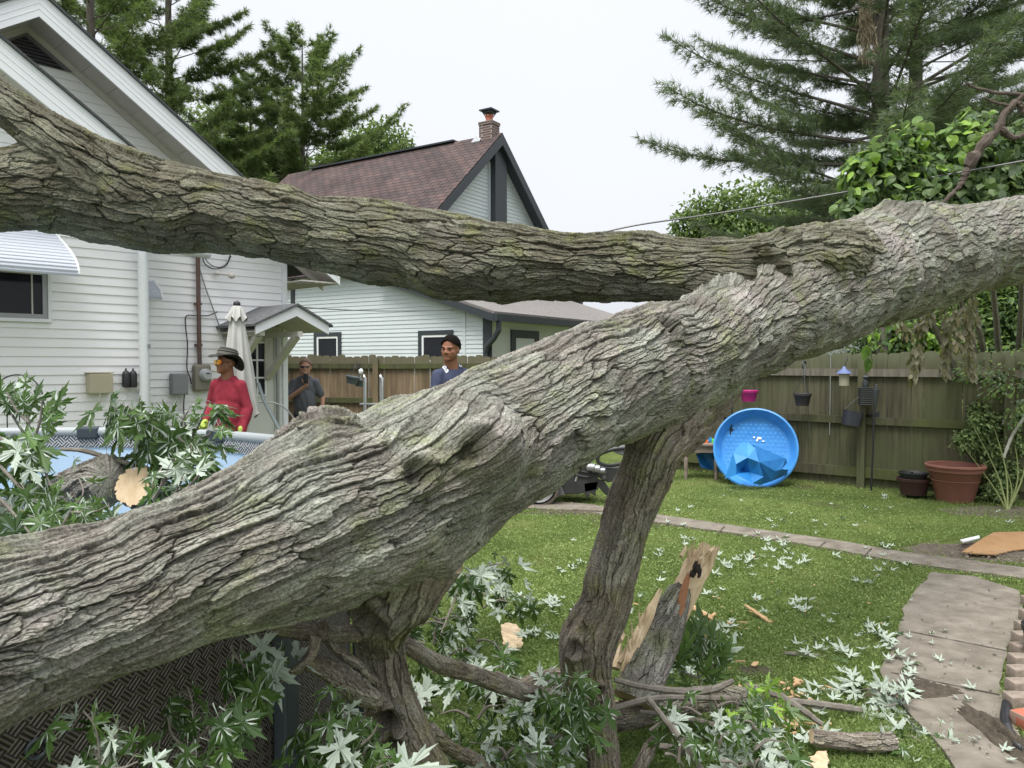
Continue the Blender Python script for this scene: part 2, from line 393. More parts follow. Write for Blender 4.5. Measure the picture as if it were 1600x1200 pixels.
trunk_spec = [(-260, 1085, 175, 1.15), (-150, 1040, 160, 1.25), (0, 985, 148, 1.4), (100, 955, 139, 1.5), (200, 926, 136, 1.6), (300, 888, 134, 1.7), (400, 850, 137, 1.82),
              (500, 810, 139, 1.95), (600, 776, 136, 2.1), (700, 732, 128, 2.25), (800, 672, 112, 2.42), (900, 620, 101, 2.65), (1000, 575, 88, 2.95),
              (1100, 543, 78, 3.3), (1200, 492, 88, 3.8), (1300, 449, 87, 4.3), (1400, 412, 84, 4.9), (1500, 392, 71, 5.4), (1600, 374, 63, 6.0), (1800, 330, 58, 7.2)]
limb_spec = [(-220, 280, 62, 3.5), (-100, 288, 62, 3.6), (0, 297, 61, 3.7), (100, 303, 62, 3.8), (200, 322, 58, 3.85), (300, 331, 59, 3.9), (400, 346, 60, 3.9), (500, 363, 59, 3.9),
             (600, 380, 60, 3.9), (700, 401, 62, 3.9), (800, 410, 59, 3.9), (900, 416, 53, 3.85), (1000, 421, 53, 3.8), (1080, 423, 50, 3.72), (1160, 424, 54, 3.72), (1240, 420, 58, 3.95), (1330, 418, 60, 4.4)]
TUBES['trunk'] = center_line(trunk_spec, 400); TUBES['limb'] = center_line(limb_spec, 400)
leg1 = [(1120, 570, 40, 3.75), (1090, 618, 46, 3.42), (1054, 660, 49, 3.15), (1022, 700, 45, 3.0), (1002, 750, 42, 3.0), (983, 800, 41, 3.0), (969, 850, 40, 3.0), (953, 900, 42, 3.0),
        (942, 950, 42, 3.0), (921, 1000, 45, 3.0), (917, 1050, 41, 3.0), (925, 1090, 35, 3.0), (937, 1130, 27, 3.0), (945, 1200, 27, 3.0), (955, 1270, 30, 3.0)]
leg2 = [(650, 860, 60, 2.2), (628, 915, 58, 2.2), (598, 970, 48, 2.25), (593, 1005, 41, 2.3), (600, 1045, 39, 2.3), (609, 1085, 40, 2.3), (622, 1120, 41, 2.3),
        (638, 1155, 44, 2.3), (657, 1197, 44, 2.3), (700, 1300, 46, 2.3), (745, 1470, 50, 2.3)]
fork = [(-120, 80, 24, 3.75), (-60, 115, 28, 3.7), (0, 160, 31, 3.7), (50, 192, 33, 3.7), (100, 228, 38, 3.7), (150, 262, 44, 3.75), (205, 292, 50, 3.8), (260, 318, 45, 3.85)]
TUBES['prop'] = center_line(leg1, 400); TUBES['stub'] = center_line(leg2, 400); TUBES['fork'] = center_line(fork, 400)
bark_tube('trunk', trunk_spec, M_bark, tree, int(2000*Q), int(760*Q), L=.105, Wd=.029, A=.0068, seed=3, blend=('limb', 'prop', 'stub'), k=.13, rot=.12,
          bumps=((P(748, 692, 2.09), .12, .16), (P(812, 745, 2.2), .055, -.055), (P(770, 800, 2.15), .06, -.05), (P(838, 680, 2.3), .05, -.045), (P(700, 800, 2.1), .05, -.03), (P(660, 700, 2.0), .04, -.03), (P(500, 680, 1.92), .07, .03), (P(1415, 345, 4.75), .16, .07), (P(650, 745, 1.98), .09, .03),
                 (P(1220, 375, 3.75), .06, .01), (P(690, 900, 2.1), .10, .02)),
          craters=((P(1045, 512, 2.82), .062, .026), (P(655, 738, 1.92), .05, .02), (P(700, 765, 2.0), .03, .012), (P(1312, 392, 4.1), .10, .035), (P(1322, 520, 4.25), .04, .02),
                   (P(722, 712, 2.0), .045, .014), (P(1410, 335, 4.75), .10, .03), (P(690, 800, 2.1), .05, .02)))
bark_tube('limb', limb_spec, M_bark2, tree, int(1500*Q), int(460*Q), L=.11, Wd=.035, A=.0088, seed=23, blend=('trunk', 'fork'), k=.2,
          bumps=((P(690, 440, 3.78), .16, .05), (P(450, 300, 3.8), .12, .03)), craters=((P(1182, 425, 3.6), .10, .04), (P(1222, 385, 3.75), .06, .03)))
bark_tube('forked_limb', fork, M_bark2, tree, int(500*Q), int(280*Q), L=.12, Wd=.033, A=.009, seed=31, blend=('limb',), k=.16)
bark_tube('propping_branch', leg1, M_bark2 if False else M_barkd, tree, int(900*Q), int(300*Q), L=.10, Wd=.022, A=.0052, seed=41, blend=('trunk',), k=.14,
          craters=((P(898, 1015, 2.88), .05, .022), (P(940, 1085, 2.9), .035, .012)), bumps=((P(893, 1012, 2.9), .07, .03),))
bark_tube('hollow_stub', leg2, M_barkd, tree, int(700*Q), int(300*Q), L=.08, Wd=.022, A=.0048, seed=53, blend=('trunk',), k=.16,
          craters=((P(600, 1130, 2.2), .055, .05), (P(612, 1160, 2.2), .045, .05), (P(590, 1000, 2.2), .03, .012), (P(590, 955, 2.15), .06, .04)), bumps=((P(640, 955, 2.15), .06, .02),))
# broken stub on top of the trunk, thin branches, torn flaps of bark
def small_branch(name, spec, mt, parent=None, n=10, ns=60, rough=.12, seed=0, **kw):
    C = center_line(spec, ns); rng = np.random.RandomState(seed+len(spec))
    C[:, :3] += (np.cumsum(rng.randn(ns, 3)*.06, 0)*0+rng.randn(ns, 3)*.05)*C[:, 3:4]
    m = MB(); m.tube([tuple(r[:3]) for r in C], [float(r[3]*(1+rough*rng.randn()*.5)) for r in C], n)
    return m.build(name, mt, parent, smooth=True, **kw)
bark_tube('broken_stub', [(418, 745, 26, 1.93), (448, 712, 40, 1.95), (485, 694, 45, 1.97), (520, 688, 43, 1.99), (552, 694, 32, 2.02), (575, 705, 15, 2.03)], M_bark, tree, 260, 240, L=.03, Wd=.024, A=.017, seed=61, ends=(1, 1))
rnd = random.Random(5)
for sp in ([(600, 985, 12, 2.2), (540, 990, 13, 2.15), (490, 990, 13, 2.1), (450, 985, 12, 2.05), (420, 985, 8, 2.0)],
           [(480, 1035, 10, 2.05), (520, 1050, 17, 2.1), (560, 1080, 19, 2.15), (590, 1095, 14, 2.2)],
           [(500, 970, 6, 2.1), (520, 1010, 9, 2.12), (560, 1040, 8, 2.15), (590, 1070, 7, 2.2)],
           [(495, 995, 8, 2.05), (482, 1030, 8, 2.04), (440, 1060, 6, 2.02), (400, 1085, 5, 2.0)],
           [(630, 1005, 12, 2.35), (680, 1035, 14, 2.45), (740, 1055, 14, 2.6), (800, 1075, 14, 2.75), (870, 1090, 13, 2.9), (910, 1095, 12, 3.0)],
           [(672, 1140, 11, 2.35), (705, 1170, 11, 2.45), (750, 1192, 11, 2.6), (800, 1230, 10, 2.7)],
           [(990, 1230, 12, 3.0), (1005, 1190, 11, 3.0), (1018, 1165, 10, 3.02), (1025, 1150, 5, 3.05)]):
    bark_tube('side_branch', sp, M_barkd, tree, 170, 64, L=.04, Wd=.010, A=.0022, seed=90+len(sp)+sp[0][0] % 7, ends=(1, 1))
# ---------------------------------------------------------------- ground, walkway, slab
def sheet(name, poly, z, mt, **kw):
    m = MB(); m.face([(p[0], p[1], z) for p in poly]); return m.build(name, mt, kind='structure', **kw)
def ground_mat():
    m = bpy.data.materials.new('lawn_soil'); m.use_nodes = True; t, b = nodes(m); b.inputs['Roughness'].default_value = 1; b.inputs['Specular IOR Level'].default_value = .1
    co = N(t, 'ShaderNodeTexCoord')
    def nz(s, d=6):
        n = N(t, 'ShaderNodeTexNoise'); n.inputs['Scale'].default_value = s; n.inputs['Detail'].default_value = d; t.links.new(co.outputs['Object'], n.inputs['Vector']); return n.outputs[0]
    c = ramp(t, nz(1.2, 8), [(.35, (.07, .095, .028)), (.55, (.13, .17, .05)), (.7, (.15, .16, .06))])
    c = mixc(t, ramp(t, nz(.7, 5), [(.60, 0.), (.66, .8)]), c, (.08, .065, .045))
    c = mixc(t, .7, c, ramp(t, nz(70, 4), [(.3, .45), (.7, 1.4)]), 'MULTIPLY'); t.links.new(c, b.inputs['Base Color'])
    bp = N(t, 'ShaderNodeBump'); bp.inputs['Distance'].default_value = .03; t.links.new(nz(40, 5), bp.inputs['Height']); t.links.new(bp.outputs[0], b.inputs['Normal'])
    return m
sheet('ground', [(-300, -60), (300, -60), (300, 600), (-300, 600)], 0, ground_mat())
def smooth_poly(px, jit, seed, step=.12):
    r = random.Random(seed); pts = [G(u, v) for u, v in px]; out = []
    for i, p in enumerate(pts):
        q = pts[(i+1) % len(pts)]; n = max(1, int((q-p).length/step))
        for k in range(n):
            x = p.lerp(q, k/n); out.append((x.x+r.uniform(-jit, jit), x.y+r.uniform(-jit, jit)))
    return out
walk_px = [(620, 775), (910, 789), (1032, 807), (1200, 832), (1310, 848), (1412, 866), (1490, 876), (1620, 893), (1640, 912), (1500, 895), (1400, 880), (1300, 861), (1200, 844), (1027, 819), (900, 800), (620, 786)]
slab_px = [(1455, 899), (1520, 905), (1592, 928), (1597, 960), (1580, 1000), (1568, 1040), (1562, 1090), (1590, 1150), (1640, 1230), (1520, 1260), (1470, 1180), (1410, 1110), (1372, 1055), (1388, 1025), (1407, 987), (1412, 957)]
def slab(name, px, h, mt, seed):
    p = smooth_poly(px, .012, seed); m = MB(); m.prism([(x, y, -.05) for x, y in p], (0, 0, .05+h)); return m.build(name, mt, kind='structure')
slab('walkway', walk_px, .022, M_concrete, 1)
slab('concrete_path', slab_px, .026, M_concrete, 2)
def seams(px, w, name='path_joint'):
    m = MB()
    for (a, b) in px:
        p, q = G(*a, .0305), G(*b, .0305); d = (q-p).normalized(); s = Vector((-d.y, d.x, 0)); n = 14; r = random.Random(3)
        L1 = [p.lerp(q, i/n)+s*(r.uniform(.3, 1)*w) for i in range(n+1)]; L2 = [p.lerp(q, i/n)-s*(r.uniform(.3, 1)*w) for i in range(n+1)]
        for i in range(n): m.face([L1[i], L1[i+1], L2[i+1], L2[i]])
    m.build(name, mat('joint_dirt', (.06, .05, .035), 1), kind='structure')
seams([((1416, 985), (1582, 1018)), ((1392, 1050), (1562, 1085)), ((1275, 858), (1290, 846)), ((1347, 872), (1362, 856)), ((1120, 835), (1132, 822))], .007)
M_soil = mat('dark_soil', (.045, .036, .026), 1, color2=(.11, .09, .065), scale=22, bump=.02, detail=8)
M_mulch = mat('mulch', (.07, .055, .04), 1, color2=(.17, .14, .11), scale=26, bump=.03, detail=8)
def mound(name, u, v, rx, ry, h, mt, seed, **kw):
    c = G(u, v); n = 40; V = []; Fc = []
    g = np.linspace(-1, 1, n); X, Y = np.meshgrid(g, g); R = np.sqrt(X**2+Y**2)
    ns = fbm(X*3+seed, Y*3, seed, 5); Z = h*np.clip(1-R*(.75+.6*ns), 0, 1)**.7*(.4+1.1*fbm(X*9, Y*9, seed+3, 4))-.01
    V = np.stack([X*rx, Y*ry, Z], -1).reshape(-1, 3)
    i, j = np.meshgrid(np.arange(n-1), np.arange(n-1), indexing='ij')
    Fq = np.stack([i*n+j, i*n+j+1, (i+1)*n+j+1, (i+1)*n+j], -1).reshape(-1, 4)
    me = np_mesh(name, V, Fq); o = link(name, me, mt, None, **kw); o.location = c; OFF[o.name] = c; return o
mound('soil_bed', 1570, 862, .9, .42, .07, M_mulch, 5, kind='structure')
mound('soil_bed', 1600, 800, 1.1, .45, .04, M_mulch, 6, kind='structure')
mound('soil_patch', 1425, 1088, .36, .12, .09, M_soil, 7, kind='structure')
mound('soil_patch', 1566, 1160, .10, .5, .09, M_soil, 8, kind='structure')
mound('soil_patch', 1180, 1055, .16, .09, .06, M_soil, 9, kind='structure')
mound('soil_patch', 1450, 745, 1.2, .25, .05, M_soil, 12, kind='structure')
mound('soil_patch', 900, 802, .7, .12, .05, M_soil, 13, kind='structure')

# ---------------------------------------------------------------- buildings
def clip_extent(poly, z):
    xs = []
    for i in range(len(poly)):
        (a0, z0), (a1, z1) = poly[i], poly[(i+1) % len(poly)]
        if (z0-z)*(z1-z) <= 0 and abs(z1-z0) > 1e-9: xs.append(a0+(a1-a0)*(z-z0)/(z1-z0))
    return (min(xs), max(xs)) if len(xs) >= 2 else None
def siding(pl, poly, ex, mt, parent, name='wall', z0=0.0, lip=.013, off=0.0, **kw):
    """real clapboards: each course is a tilted board with a lip, on a backing wall"""
    m = MB(); zmin = min(z for a, z in poly); zmax = max(z for a, z in poly)
    m.prism([pl.pt(a, z, off-.003) for a, z in poly], -pl.n*.12)
    k0 = math.floor((zmin-z0)/ex); k1 = math.ceil((zmax-z0)/ex); r = random.Random(4)
    for k in range(k0, k1):
        a, b = max(zmin+1e-4, z0+k*ex), min(zmax-1e-4, z0+(k+1)*ex)
        if b-a < .004: continue
        e0, e1 = clip_extent(poly, a), clip_extent(poly, b)
        if not e0 or not e1: continue
        l = lip*(1+r.uniform(-.12, .12))
        b1, b2 = pl.pt(e0[0], a, off+l), pl.pt(e0[1], a, off+l); t1, t2 = pl.pt(e1[0], b, off+.001), pl.pt(e1[1], b, off+.001)
        m.face([b1, b2, t2, t1]); m.face([pl.pt(e0[0], a, off), pl.pt(e0[1], a, off), b2, b1])
    return m.build(name, mt, parent, **kw)
def plate(m, pl, pts, o0, o1):   # a flat piece on the wall from offset o0 to o1
    m.prism([pl.pt(a, z, o0) for a, z in pts], pl.n*(o1-o0))
def rect(a0, z0, a1, z1): return [(a0, z0), (a1, z0), (a1, z1), (a0, z1)]
def frame(m, pl, a0, z0, a1, z1, w, o0, o1, sill=None):
    s = sill or w
    for r_ in (rect(a0, z1-w, a1, z1), rect(a0, z0, a1, z0+s), rect(a0, z0+s, a0+w, z1-w), rect(a1-w, z0+s, a1, z1-w)): plate(m, pl, r_, o0, o1)
# ---- white house on the left
o1 = P(447, 565, 11.3); D1 = (1100, 1200)
PM = Plane((o1.x, o1.y), D1)                      # main gable wall, a = 0 at its right corner
o2 = P(218, 565, 9.1); PF = Plane((o2.x, o2.y), D1)  # nearer, lower wing
H1 = thing('white_house', 'white clapboard house with two stacked gables, left of the yard behind the pool', 'house', (o1.x-2, o1.y-2, 0))
EX = .1016
OV = .45
ax_, az_ = PM.az(60, 27, OV); fh = .27
slope = .68
def eave_z(a): return az_-slope*abs(a-ax_)
siding(PM, [(-9.5, -.1), (0, -.1), (0, eave_z(0)+.02), (ax_, az_+.02), (-9.5, eave_z(-9.5)+.02)], EX, M_white, H1, z0=.03)
def gable_roof(pl, ax, az, slope, aR, aL, ov, depth, fh, parent, mroof, mfas, msof, soff=True):
    for (ae, nm) in ((aR, 1), (aL, -1)):
        ze = az-slope*abs(ae-ax)
        m = MB()                                      # fascia board facing the camera, its ribs as thin raised bands
        quad = [(ax, az), (ae, ze), (ae, ze+fh), (ax, az+fh)]
        plate(m, pl, quad, ov, ov+.03)
        for q_ in (.3, .55, .8):
            plate(m, pl, [(ax, az+fh*q_), (ae, ze+fh*q_), (ae, ze+fh*q_+.006), (ax, az+fh*q_+.006)], ov+.03, ov+.0335)
        m.build('fascia', mfas, parent)
        m = MB()
        m.prism([pl.pt(ax, az+fh+.002, ov+.06), pl.pt(ae+nm*.05, ze+fh-slope*.05+.002, ov+.06), pl.pt(ae+nm*.05, ze+fh-slope*.05+.03, ov+.06), pl.pt(ax, az+fh+.035, ov+.06)], -pl.n*(depth+ov))
        m.build('roof', mroof, parent)
        if soff:
            m = MB(); L = math.hypot(ae-ax, ze-az); n = max(1, int(L/.32))
            for i in range(n):
                f0, f1 = i/n, (i+1)/n-.006/L
                m.prism([pl.pt(ax+(ae-ax)*f, az+(ze-az)*f+.03, .015) for f in (f0, f1)]+[pl.pt(ax+(ae-ax)*f, az+(ze-az)*f+.03, ov-.002) for f in (f1, f0)], (0, 0, .02))
            m.build('soffit', msof, parent)
            m = MB(); plate(m, pl, [(ax, az-.05), (ae, ze-.05), (ae, ze+.03), (ax, az+.03)], .016, .05); m.build('frieze_trim', msof, parent)
M_shdark = mat('dark_shingle', (.04, .042, .045), .9, color2=(.09, .095, .10), scale=25, bump=.004)
gable_roof(PM, ax_, az_, slope, .62, 2*ax_-.62, OV, 9, fh, H1, M_shdark, M_trimw, M_soffit)
m = MB(); ez = eave_z(.62)
m.prism([PM.pt(.0, ez+.02, OV), PM.pt(.62, ez+.02, OV), PM.pt(.62, ez+.02, -9), PM.pt(0, ez+.02, -9)], (0, 0, .02)); 
for i in range(5): m.prism([PM.pt(.1+i*.12, ez+.012, OV), PM.pt(.115+i*.12, ez+.012, OV), PM.pt(.115+i*.12, ez+.012, -9), PM.pt(.1+i*.12, ez+.012, -9)], (0, 0, .008))
m.build('soffit', M_soffit, H1)
# gable vent
va, vz = PM.az(38, 45, .02)
a2, z2 = PM.az(118, 116, .02); 
m = MB(); hw = a2-va; bz = vz-hw*slope
tri = [(va-hw, bz), (va+hw, bz), (va, vz)]
plate(m, PM, tri, .014, .02); vent = m.build('gable_vent', M_black, H1)
m = MB(); tw_ = .07
plate(m, PM, [(va, vz), (va, vz-tw_*1.25), (va-hw+tw_*1.7, bz+.0), (va-hw, bz)], .02, .05)
plate(m, PM, [(va, vz), (va+hw, bz), (va+hw-tw_*1.7, bz), (va, vz-tw_*1.25)], .02, .05)
m.build('vent_frame', mat('vent_grey', (.13, .125, .135), .6), vent)
m = MB()
for k in range(1, 9):
    z = bz+k*(vz-bz)/9.5; h_ = hw*(vz-z)/(vz-bz)-.09
    if h_ > .03: m.box(PM.pt(va, z, .034), (2*h_, .035, .008), PM.d, (PM.n.x*.6, PM.n.y*.6, .8))
m.build('slats', mat('vent_slat', (.09, .085, .1), .6), vent)
# lower wing with its own gable
fa0, fz0 = PF.az(0, 108, .4); fa1, fz1 = PF.az(140, 222, .4); sl2 = (fz0-fz1)/(fa1-fa0); fa_apex = fa0-1.35; fz_apex = fz0+sl2*1.35
cR = 0.0
siding(PF, [(-6.5, -.1), (cR, -.1), (cR, fz_apex-sl2*(cR-fa_apex)), (fa_apex, fz_apex), (-6.5, fz_apex-sl2*(-(-6.5)+fa_apex)) ], EX, M_white, H1, z0=.01)
gable_roof(PF, fa_apex, fz_apex, sl2, cR+.3, 2*fa_apex-cR-.3, .4, .60, .30, H1, M_shdark, M_trimw, M_soffit)
m = MB(); m.prism([PF.pt(cR, -.1, -.01), PF.pt(cR, 3.1, -.01), PF.pt(cR, 3.1, -.66), PF.pt(cR, -.1, -.66)], -PF.d*.1); m.build('wall', M_white, H1)
# corner post and downspout
m = MB(); m.box(PF.pt(.045, 1.6, .02), (.09, .09, 3.3), PF.d); m.box(PF.pt(.045, 1.6, .07), (.055, .02, 3.3), PF.d); m.build('corner_board', M_trimw, H1)
m = MB(); m.box(PM.pt(-.035, 1.7, .02), (.075, .05, 3.3), PM.d); m.build('corner_board', M_trimw, H1)
zt = PF.az(225, 385, .12)[1]; ac = PF.az(224, 500, .12)[0]
pa = [PF.pt(ac, z, .13) for z in (0.0, .5, 1, 1.5, 2, zt-.2, zt-.08)]+[PF.pt(ac+.05, zt-.01, .12), PF.pt(ac+.16, zt+.02, .08), PF.pt(ac+.5, zt+.035, -.1), PF.pt(ac+1.0, zt+.05, -.3)]
m = MB(); m.tube(pa, .058, 10); m.build('downspout', mat('spout_white', (.66, .69, .70), .45), H1, smooth=True)
m = MB(); m.box(PF.pt(ac+.035, PF.az(229, 541, .19)[1], .19), (.03, .01, .05), PF.d); m.build('strap', M_alum, H1)
# wing window and awning
wa1, wz0 = PF.az(81, 504, .03); wz1 = PF.az(81, 425, .03)[1]; wa0 = wa1-1.25
wz1 += .16
m = MB(); frame(m, PF, wa0, wz0, wa1, wz1, .035, .01, .045); win = m.build('window', M_trimw, H1)
m = MB(); frame(m, PF, wa0+.035, wz0+.035, wa1-.035, wz1-.035, .05, .01, .03); m.build('frame', M_alum, win)
m = MB(); plate(m, PF, rect(wa0+.085, wz0+.085, wa1-.085, wz1-.085), .008, .018); m.build('pane', M_glass, win)
m = MB(); plate(m, PF, rect(wa1-.19, wz0+.085, wa1-.175, wz1-.2), .018, .026); plate(m, PF, rect(wa0+.085, wz1-.2, wa1-.085, wz1-.14), .018, .028); m.build('sash', M_soffit, win)
def awning(pl, uvtop, uvbot, width, proj, nm, parent, n=13):
    at, zt_ = pl.az(*uvtop, .02); ab, zb = pl.az(*uvbot, proj)
    m = MB(); prof = []
    for i in range(n+1):
        f = i/n; prof.append((.02+proj*math.sin(f*math.pi/2)**1.15, zt_+(zb-zt_)*(1-math.cos(f*math.pi/2))**.0*f, at+(ab-at)*math.sin(f*math.pi/2)))
    for i in range(n):
        (o0, z0_, aa), (o1_, z1_, ab_) = prof[i], prof[i+1]
        pts = [pl.pt(aa, z0_, o0), pl.pt(ab_, z1_+.004, o1_), pl.pt(ab_-width, z1_+.004, o1_), pl.pt(aa-width, z0_, o0)]
        m.prism(pts, (0, 0, .008)); 
        m.prism([pl.pt(ab_, z1_+.006, o1_+.003), pl.pt(ab_-width, z1_+.006, o1_+.003), pl.pt(ab_-width, z1_-.014, o1_-.002), pl.pt(ab_, z1_-.014, o1_-.002)], pl.n*.006)
    aw = m.build(nm, mat('awning_white', (.40, .43, .48), .6, color2=(.55, .58, .63), scale=30, stretch=(1, 1, 12)), parent)
    side = [pl.pt(p_[2]+.004, p_[1]+.012, p_[0]) for p_ in prof]
    for s_ in (0, -width-.01): m = MB(); m.tube([p_+pl.d*s_ for p_ in side], .012, 6); m.build('edge_rib', M_trimw, aw)
    return aw
awning(PF, (86, 365), (122, 430), 1.5, .55, 'awning', H1)
awning(PM, (240, 440), (252, 467), .7, .35, 'awning', H1)
# door, hood, meter, boxes, mast
da0 = PM.az(386, 600, .02)[0]; da1 = PM.az(434, 600, .02)[0]; dzt = PM.az(410, 519, .02)[1]
m = MB(); frame(m, PM, da0-.09, -.02, da1+.02, dzt+.08, .09, .01, .05, sill=.03); dr = m.build('door', mat('door_cream', (.50, .50, .46), .5), H1)
m = MB(); plate(m, PM, rect(da0, .02, da1-.07, dzt), .012, .03); m.build('door_leaf', mat('door_white', (.62, .62, .58), .5), dr)
ga0 = PM.az(386, 600, .04)[0]+.03; ga1 = PM.az(415, 600, .04)[0]; gz1 = PM.az(400, 535, .04)[1]; gz0 = PM.az(400, 618, .04)[1]
m = MB(); plate(m, PM, rect(ga0, gz0, ga1, gz1), .03, .036); m.build('pane', M_glass, dr)
m = MB()
for i in range(3): a = ga0+(ga1-ga0)*i/2; plate(m, PM, rect(a-.012, gz0, a+.012, gz1), .036, .046)
for i in range(4): z = gz0+(gz1-gz0)*i/3; plate(m, PM, rect(ga0-.012, z-.012, ga1+.012, z+.012), .0365, .0485)
m.build('muntins', M_trimw, dr)
m = MB(); plate(m, PM, rect(da1-.045, .02, da1-.015, dzt), .05, .07); m.build('hinge_strip', M_alum, dr)
# hood: small gable roof over the door
ha, hz = PM.az(462, 485, .0)
pj = .95
apx = P(462, 470, 10.7)
mid = (da0+da1)/2
# the hood gable front lies in a plane pj in front of the wall
aA, zA = PM.az(462, 488, pj); aL_, zL = PM.az(398, 516, pj); aR_, zR = PM.az(512, 517, pj)
hh = .13
for (ae, ze) in ((aL_, zL), (aR_, zR)):
    m = MB(); plate(m, PM, [(aA, zA-.0), (ae, ze), (ae, ze-hh*.0+.0), (aA, zA)][0:2]+[(ae, ze-.0-hh+.0), (aA, zA-hh)][0:2] if False else [(aA, zA-.05), (ae, ze-.05), (ae, ze+hh-.05), (aA, zA+hh-.05)], pj, pj+.03); m.build('hood_fascia', M_trimw, H1)
    m = MB(); sgn = 1 if ae > aA else -1
    m.prism([PM.pt(aA, zA+hh-.045, pj+.06), PM.pt(ae+sgn*.05, ze+hh-.08, pj+.06), PM.pt(ae+sgn*.05, ze+hh-.05, pj+.06), PM.pt(aA, zA+hh-.01, pj+.06)], -PM.n*(pj+.06)); m.build('hood_roof', mat('hood_shingle', (.05, .055, .06), .9, color2=(.14, .145, .15), scale=14, stretch=(1, 1, 3), bump=.006), H1)
    m = MB(); m.prism([PM.pt(aA, zA-.02, pj), PM.pt(ae, ze-.02, pj), PM.pt(ae, ze-.02, .02), PM.pt(aA, zA-.02, .02)], (0, 0, .015)); m.build('hood_soffit', M_soffit, H1)
for a in (aL_+.12, aR_-.42):
    m = MB(); z = zL-.03
    m.box(PM.pt(a, z, pj*.5), (.07, pj-.04, .07), PM.d); m.box(PM.pt(a, z-.33, .045), (.07, .05, .62), PM.d)
    p0, p1 = PM.pt(a, z-.6, .07), PM.pt(a, z-.03, pj-.12); dd = p1-p0
    m.box((p0+p1)/2, (dd.length, .07, .09), dd, PM.d); m.build('hood_bracket', M_soffit, H1)
# mast, meter, boxes, cables, lamp
def cyl_between(m, a, b, r, n=8): m.tube([a, b], r, n)
pa0, pz0 = PM.az(312, 575, .07); pz1 = 3.6
m = MB(); m.tube([PM.pt(pa0, pz0, .07), PM.pt(pa0-.01, pz1, .07)], .028, 10)
for z in (2.45, 1.9): m.box(PM.pt(pa0, z, .04), (.09, .05, .03), PM.d)
m.build('electric_mast', M_rust, H1, smooth=True)
m = MB(); mtr = PM.az(317, 588, .1); m.box(PM.pt(mtr[0], mtr[1]-.02, .06), (.23, .12, .36), PM.d); mb = m.build('meter_box', mat('meter_tan', (.23, .21, .17), .5), H1, bevel=.03)
m = MB(); m.lathe(PM.pt(mtr[0]+.02, mtr[1]+.02, .12), [(.085, 0), (.085, .03), (.07, .06), (.06, .085), (.001, .09)], 20, PM.n); m.build('meter_dial', mat('meter_glass', (.45, .47, .48), .2), mb, smooth=True)
m = MB(); m.box(PM.pt(mtr[0]+.02, mtr[1]+.04, .212), (.06, .004, .014), PM.d); m.build('meter_display', M_black, mb)
m = MB(); bx = PM.az(281, 600, .1); m.box(PM.pt(bx[0], bx[1], .07), (.21, .12, .28), PM.d); m.build('grey_junction_box', mat('box_grey', (.22, .23, .24), .5), H1, bevel=.015)
m = MB(); bx = PF.az(157, 599, .1); m.box(PF.pt(bx[0], bx[1], .07), (.25, .13, .22), PF.d); m.box(PF.pt(bx[0], bx[1]+.12, .05), (.28, .16, .012), PF.d); m.build('tan_utility_box', mat('box_tan', (.42, .38, .27), .5), H1, bevel=.008)
for u in (197, 208):
    c = PF.az(u, 592, .08); m = MB(); m.lathe(PF.pt(c[0], c[1]-.10, .08), [(.001, 0), (.042, .0), (.045, .03), (.045, .15), (.035, .18), (.01, .2), (.01, .22), (.001, .225)], 10)
    m.build('wall_lantern', M_black, H1, smooth=True)
m = MB(); lp = PM.az(352, 428, .12); m.ball(PM.pt(lp[0]+.07, lp[1]-.02, .16), (.05, .05, .045)); m.ball(PM.pt(lp[0]-.1, lp[1], .10), (.03, .03, .03)); m.tube([PM.pt(lp[0]-.1, lp[1], .02), PM.pt(lp[0]-.1, lp[1], .1), PM.pt(lp[0]+.06, lp[1]-.01, .14)], .014, 6)
m.build('flood_lamp', M_soffit, H1, smooth=True)
def cable(pts, r, name='cable', parent=None, mt=None, n=40, **kw):
    C = catmull([tuple(p) for p in pts], n); m = MB(); m.tube([tuple(c) for c in C], r, 6); return m.build(name, mt or M_black, parent, smooth=True, **kw)
def pmv(u, v, o=.05): a, z = PM.az(u, v, o); return PM.pt(a, z, o)
cable([pmv(316, 396), pmv(320, 412), pmv(334, 420), pmv(352, 416), pmv(361, 400)], .007, parent=H1)
cable([pmv(318, 396), pmv(325, 410), pmv(340, 418), pmv(354, 412), pmv(360, 398)], .006, parent=H1)
cable([pmv(305, 395), pmv(318, 440), pmv(335, 488), pmv(350, 530)], .009, parent=H1, mt=M_alum)
cable([pmv(340, 487), pmv(325, 493), pmv(305, 493), pmv(291, 494), pmv(290, 510), pmv(293, 540), pmv(292, 575), pmv(297, 590), pmv(299, 600)], .008, parent=H1)
cable([pmv(288, 616), pmv(287, 640), pmv(290, 670)], .008, parent=H1)

# ---- pale blue house behind the fence
def vpdir(u): return Vector((u-800, F, 0)).normalized()
c0 = P(600, 565, 19.8)
gdir = vpdir(1580); rdir = -Vector(vpdir(-830)); rdir = Vector((gdir.y, -gdir.x, 0))   # gable direction, and the direction towards us-right
PG = Plane((c0.x, c0.y), gdir)            # gable wall (a grows to the right, away)
PS = Plane((c0.x, c0.y), rdir)            # side wall, a grows to the right (towards us)
H2 = thing('pale_house', 'pale blue house with brown shingle roof and brick chimney beyond the rear fence', 'house', (c0.x, c0.y, 0))
def az_g(u, v, o=0): return PG.az(u, v, o)
def az_s(u, v, o=0): return PS.az(u, v, o)
rk = .35
A0, Z0 = az_g(785, 207, rk); AR, ZR = az_g(855, 352, rk); AL, ZL = az_g(680, 330, rk)
slR = (Z0-ZR)/(AR-A0); slL = (Z0-ZL)/(A0-AL)
eL = -.3; ZeL = Z0-slL*(A0-eL); eR = A0*2+.3; ZeR = Z0-slR*(eR-A0)
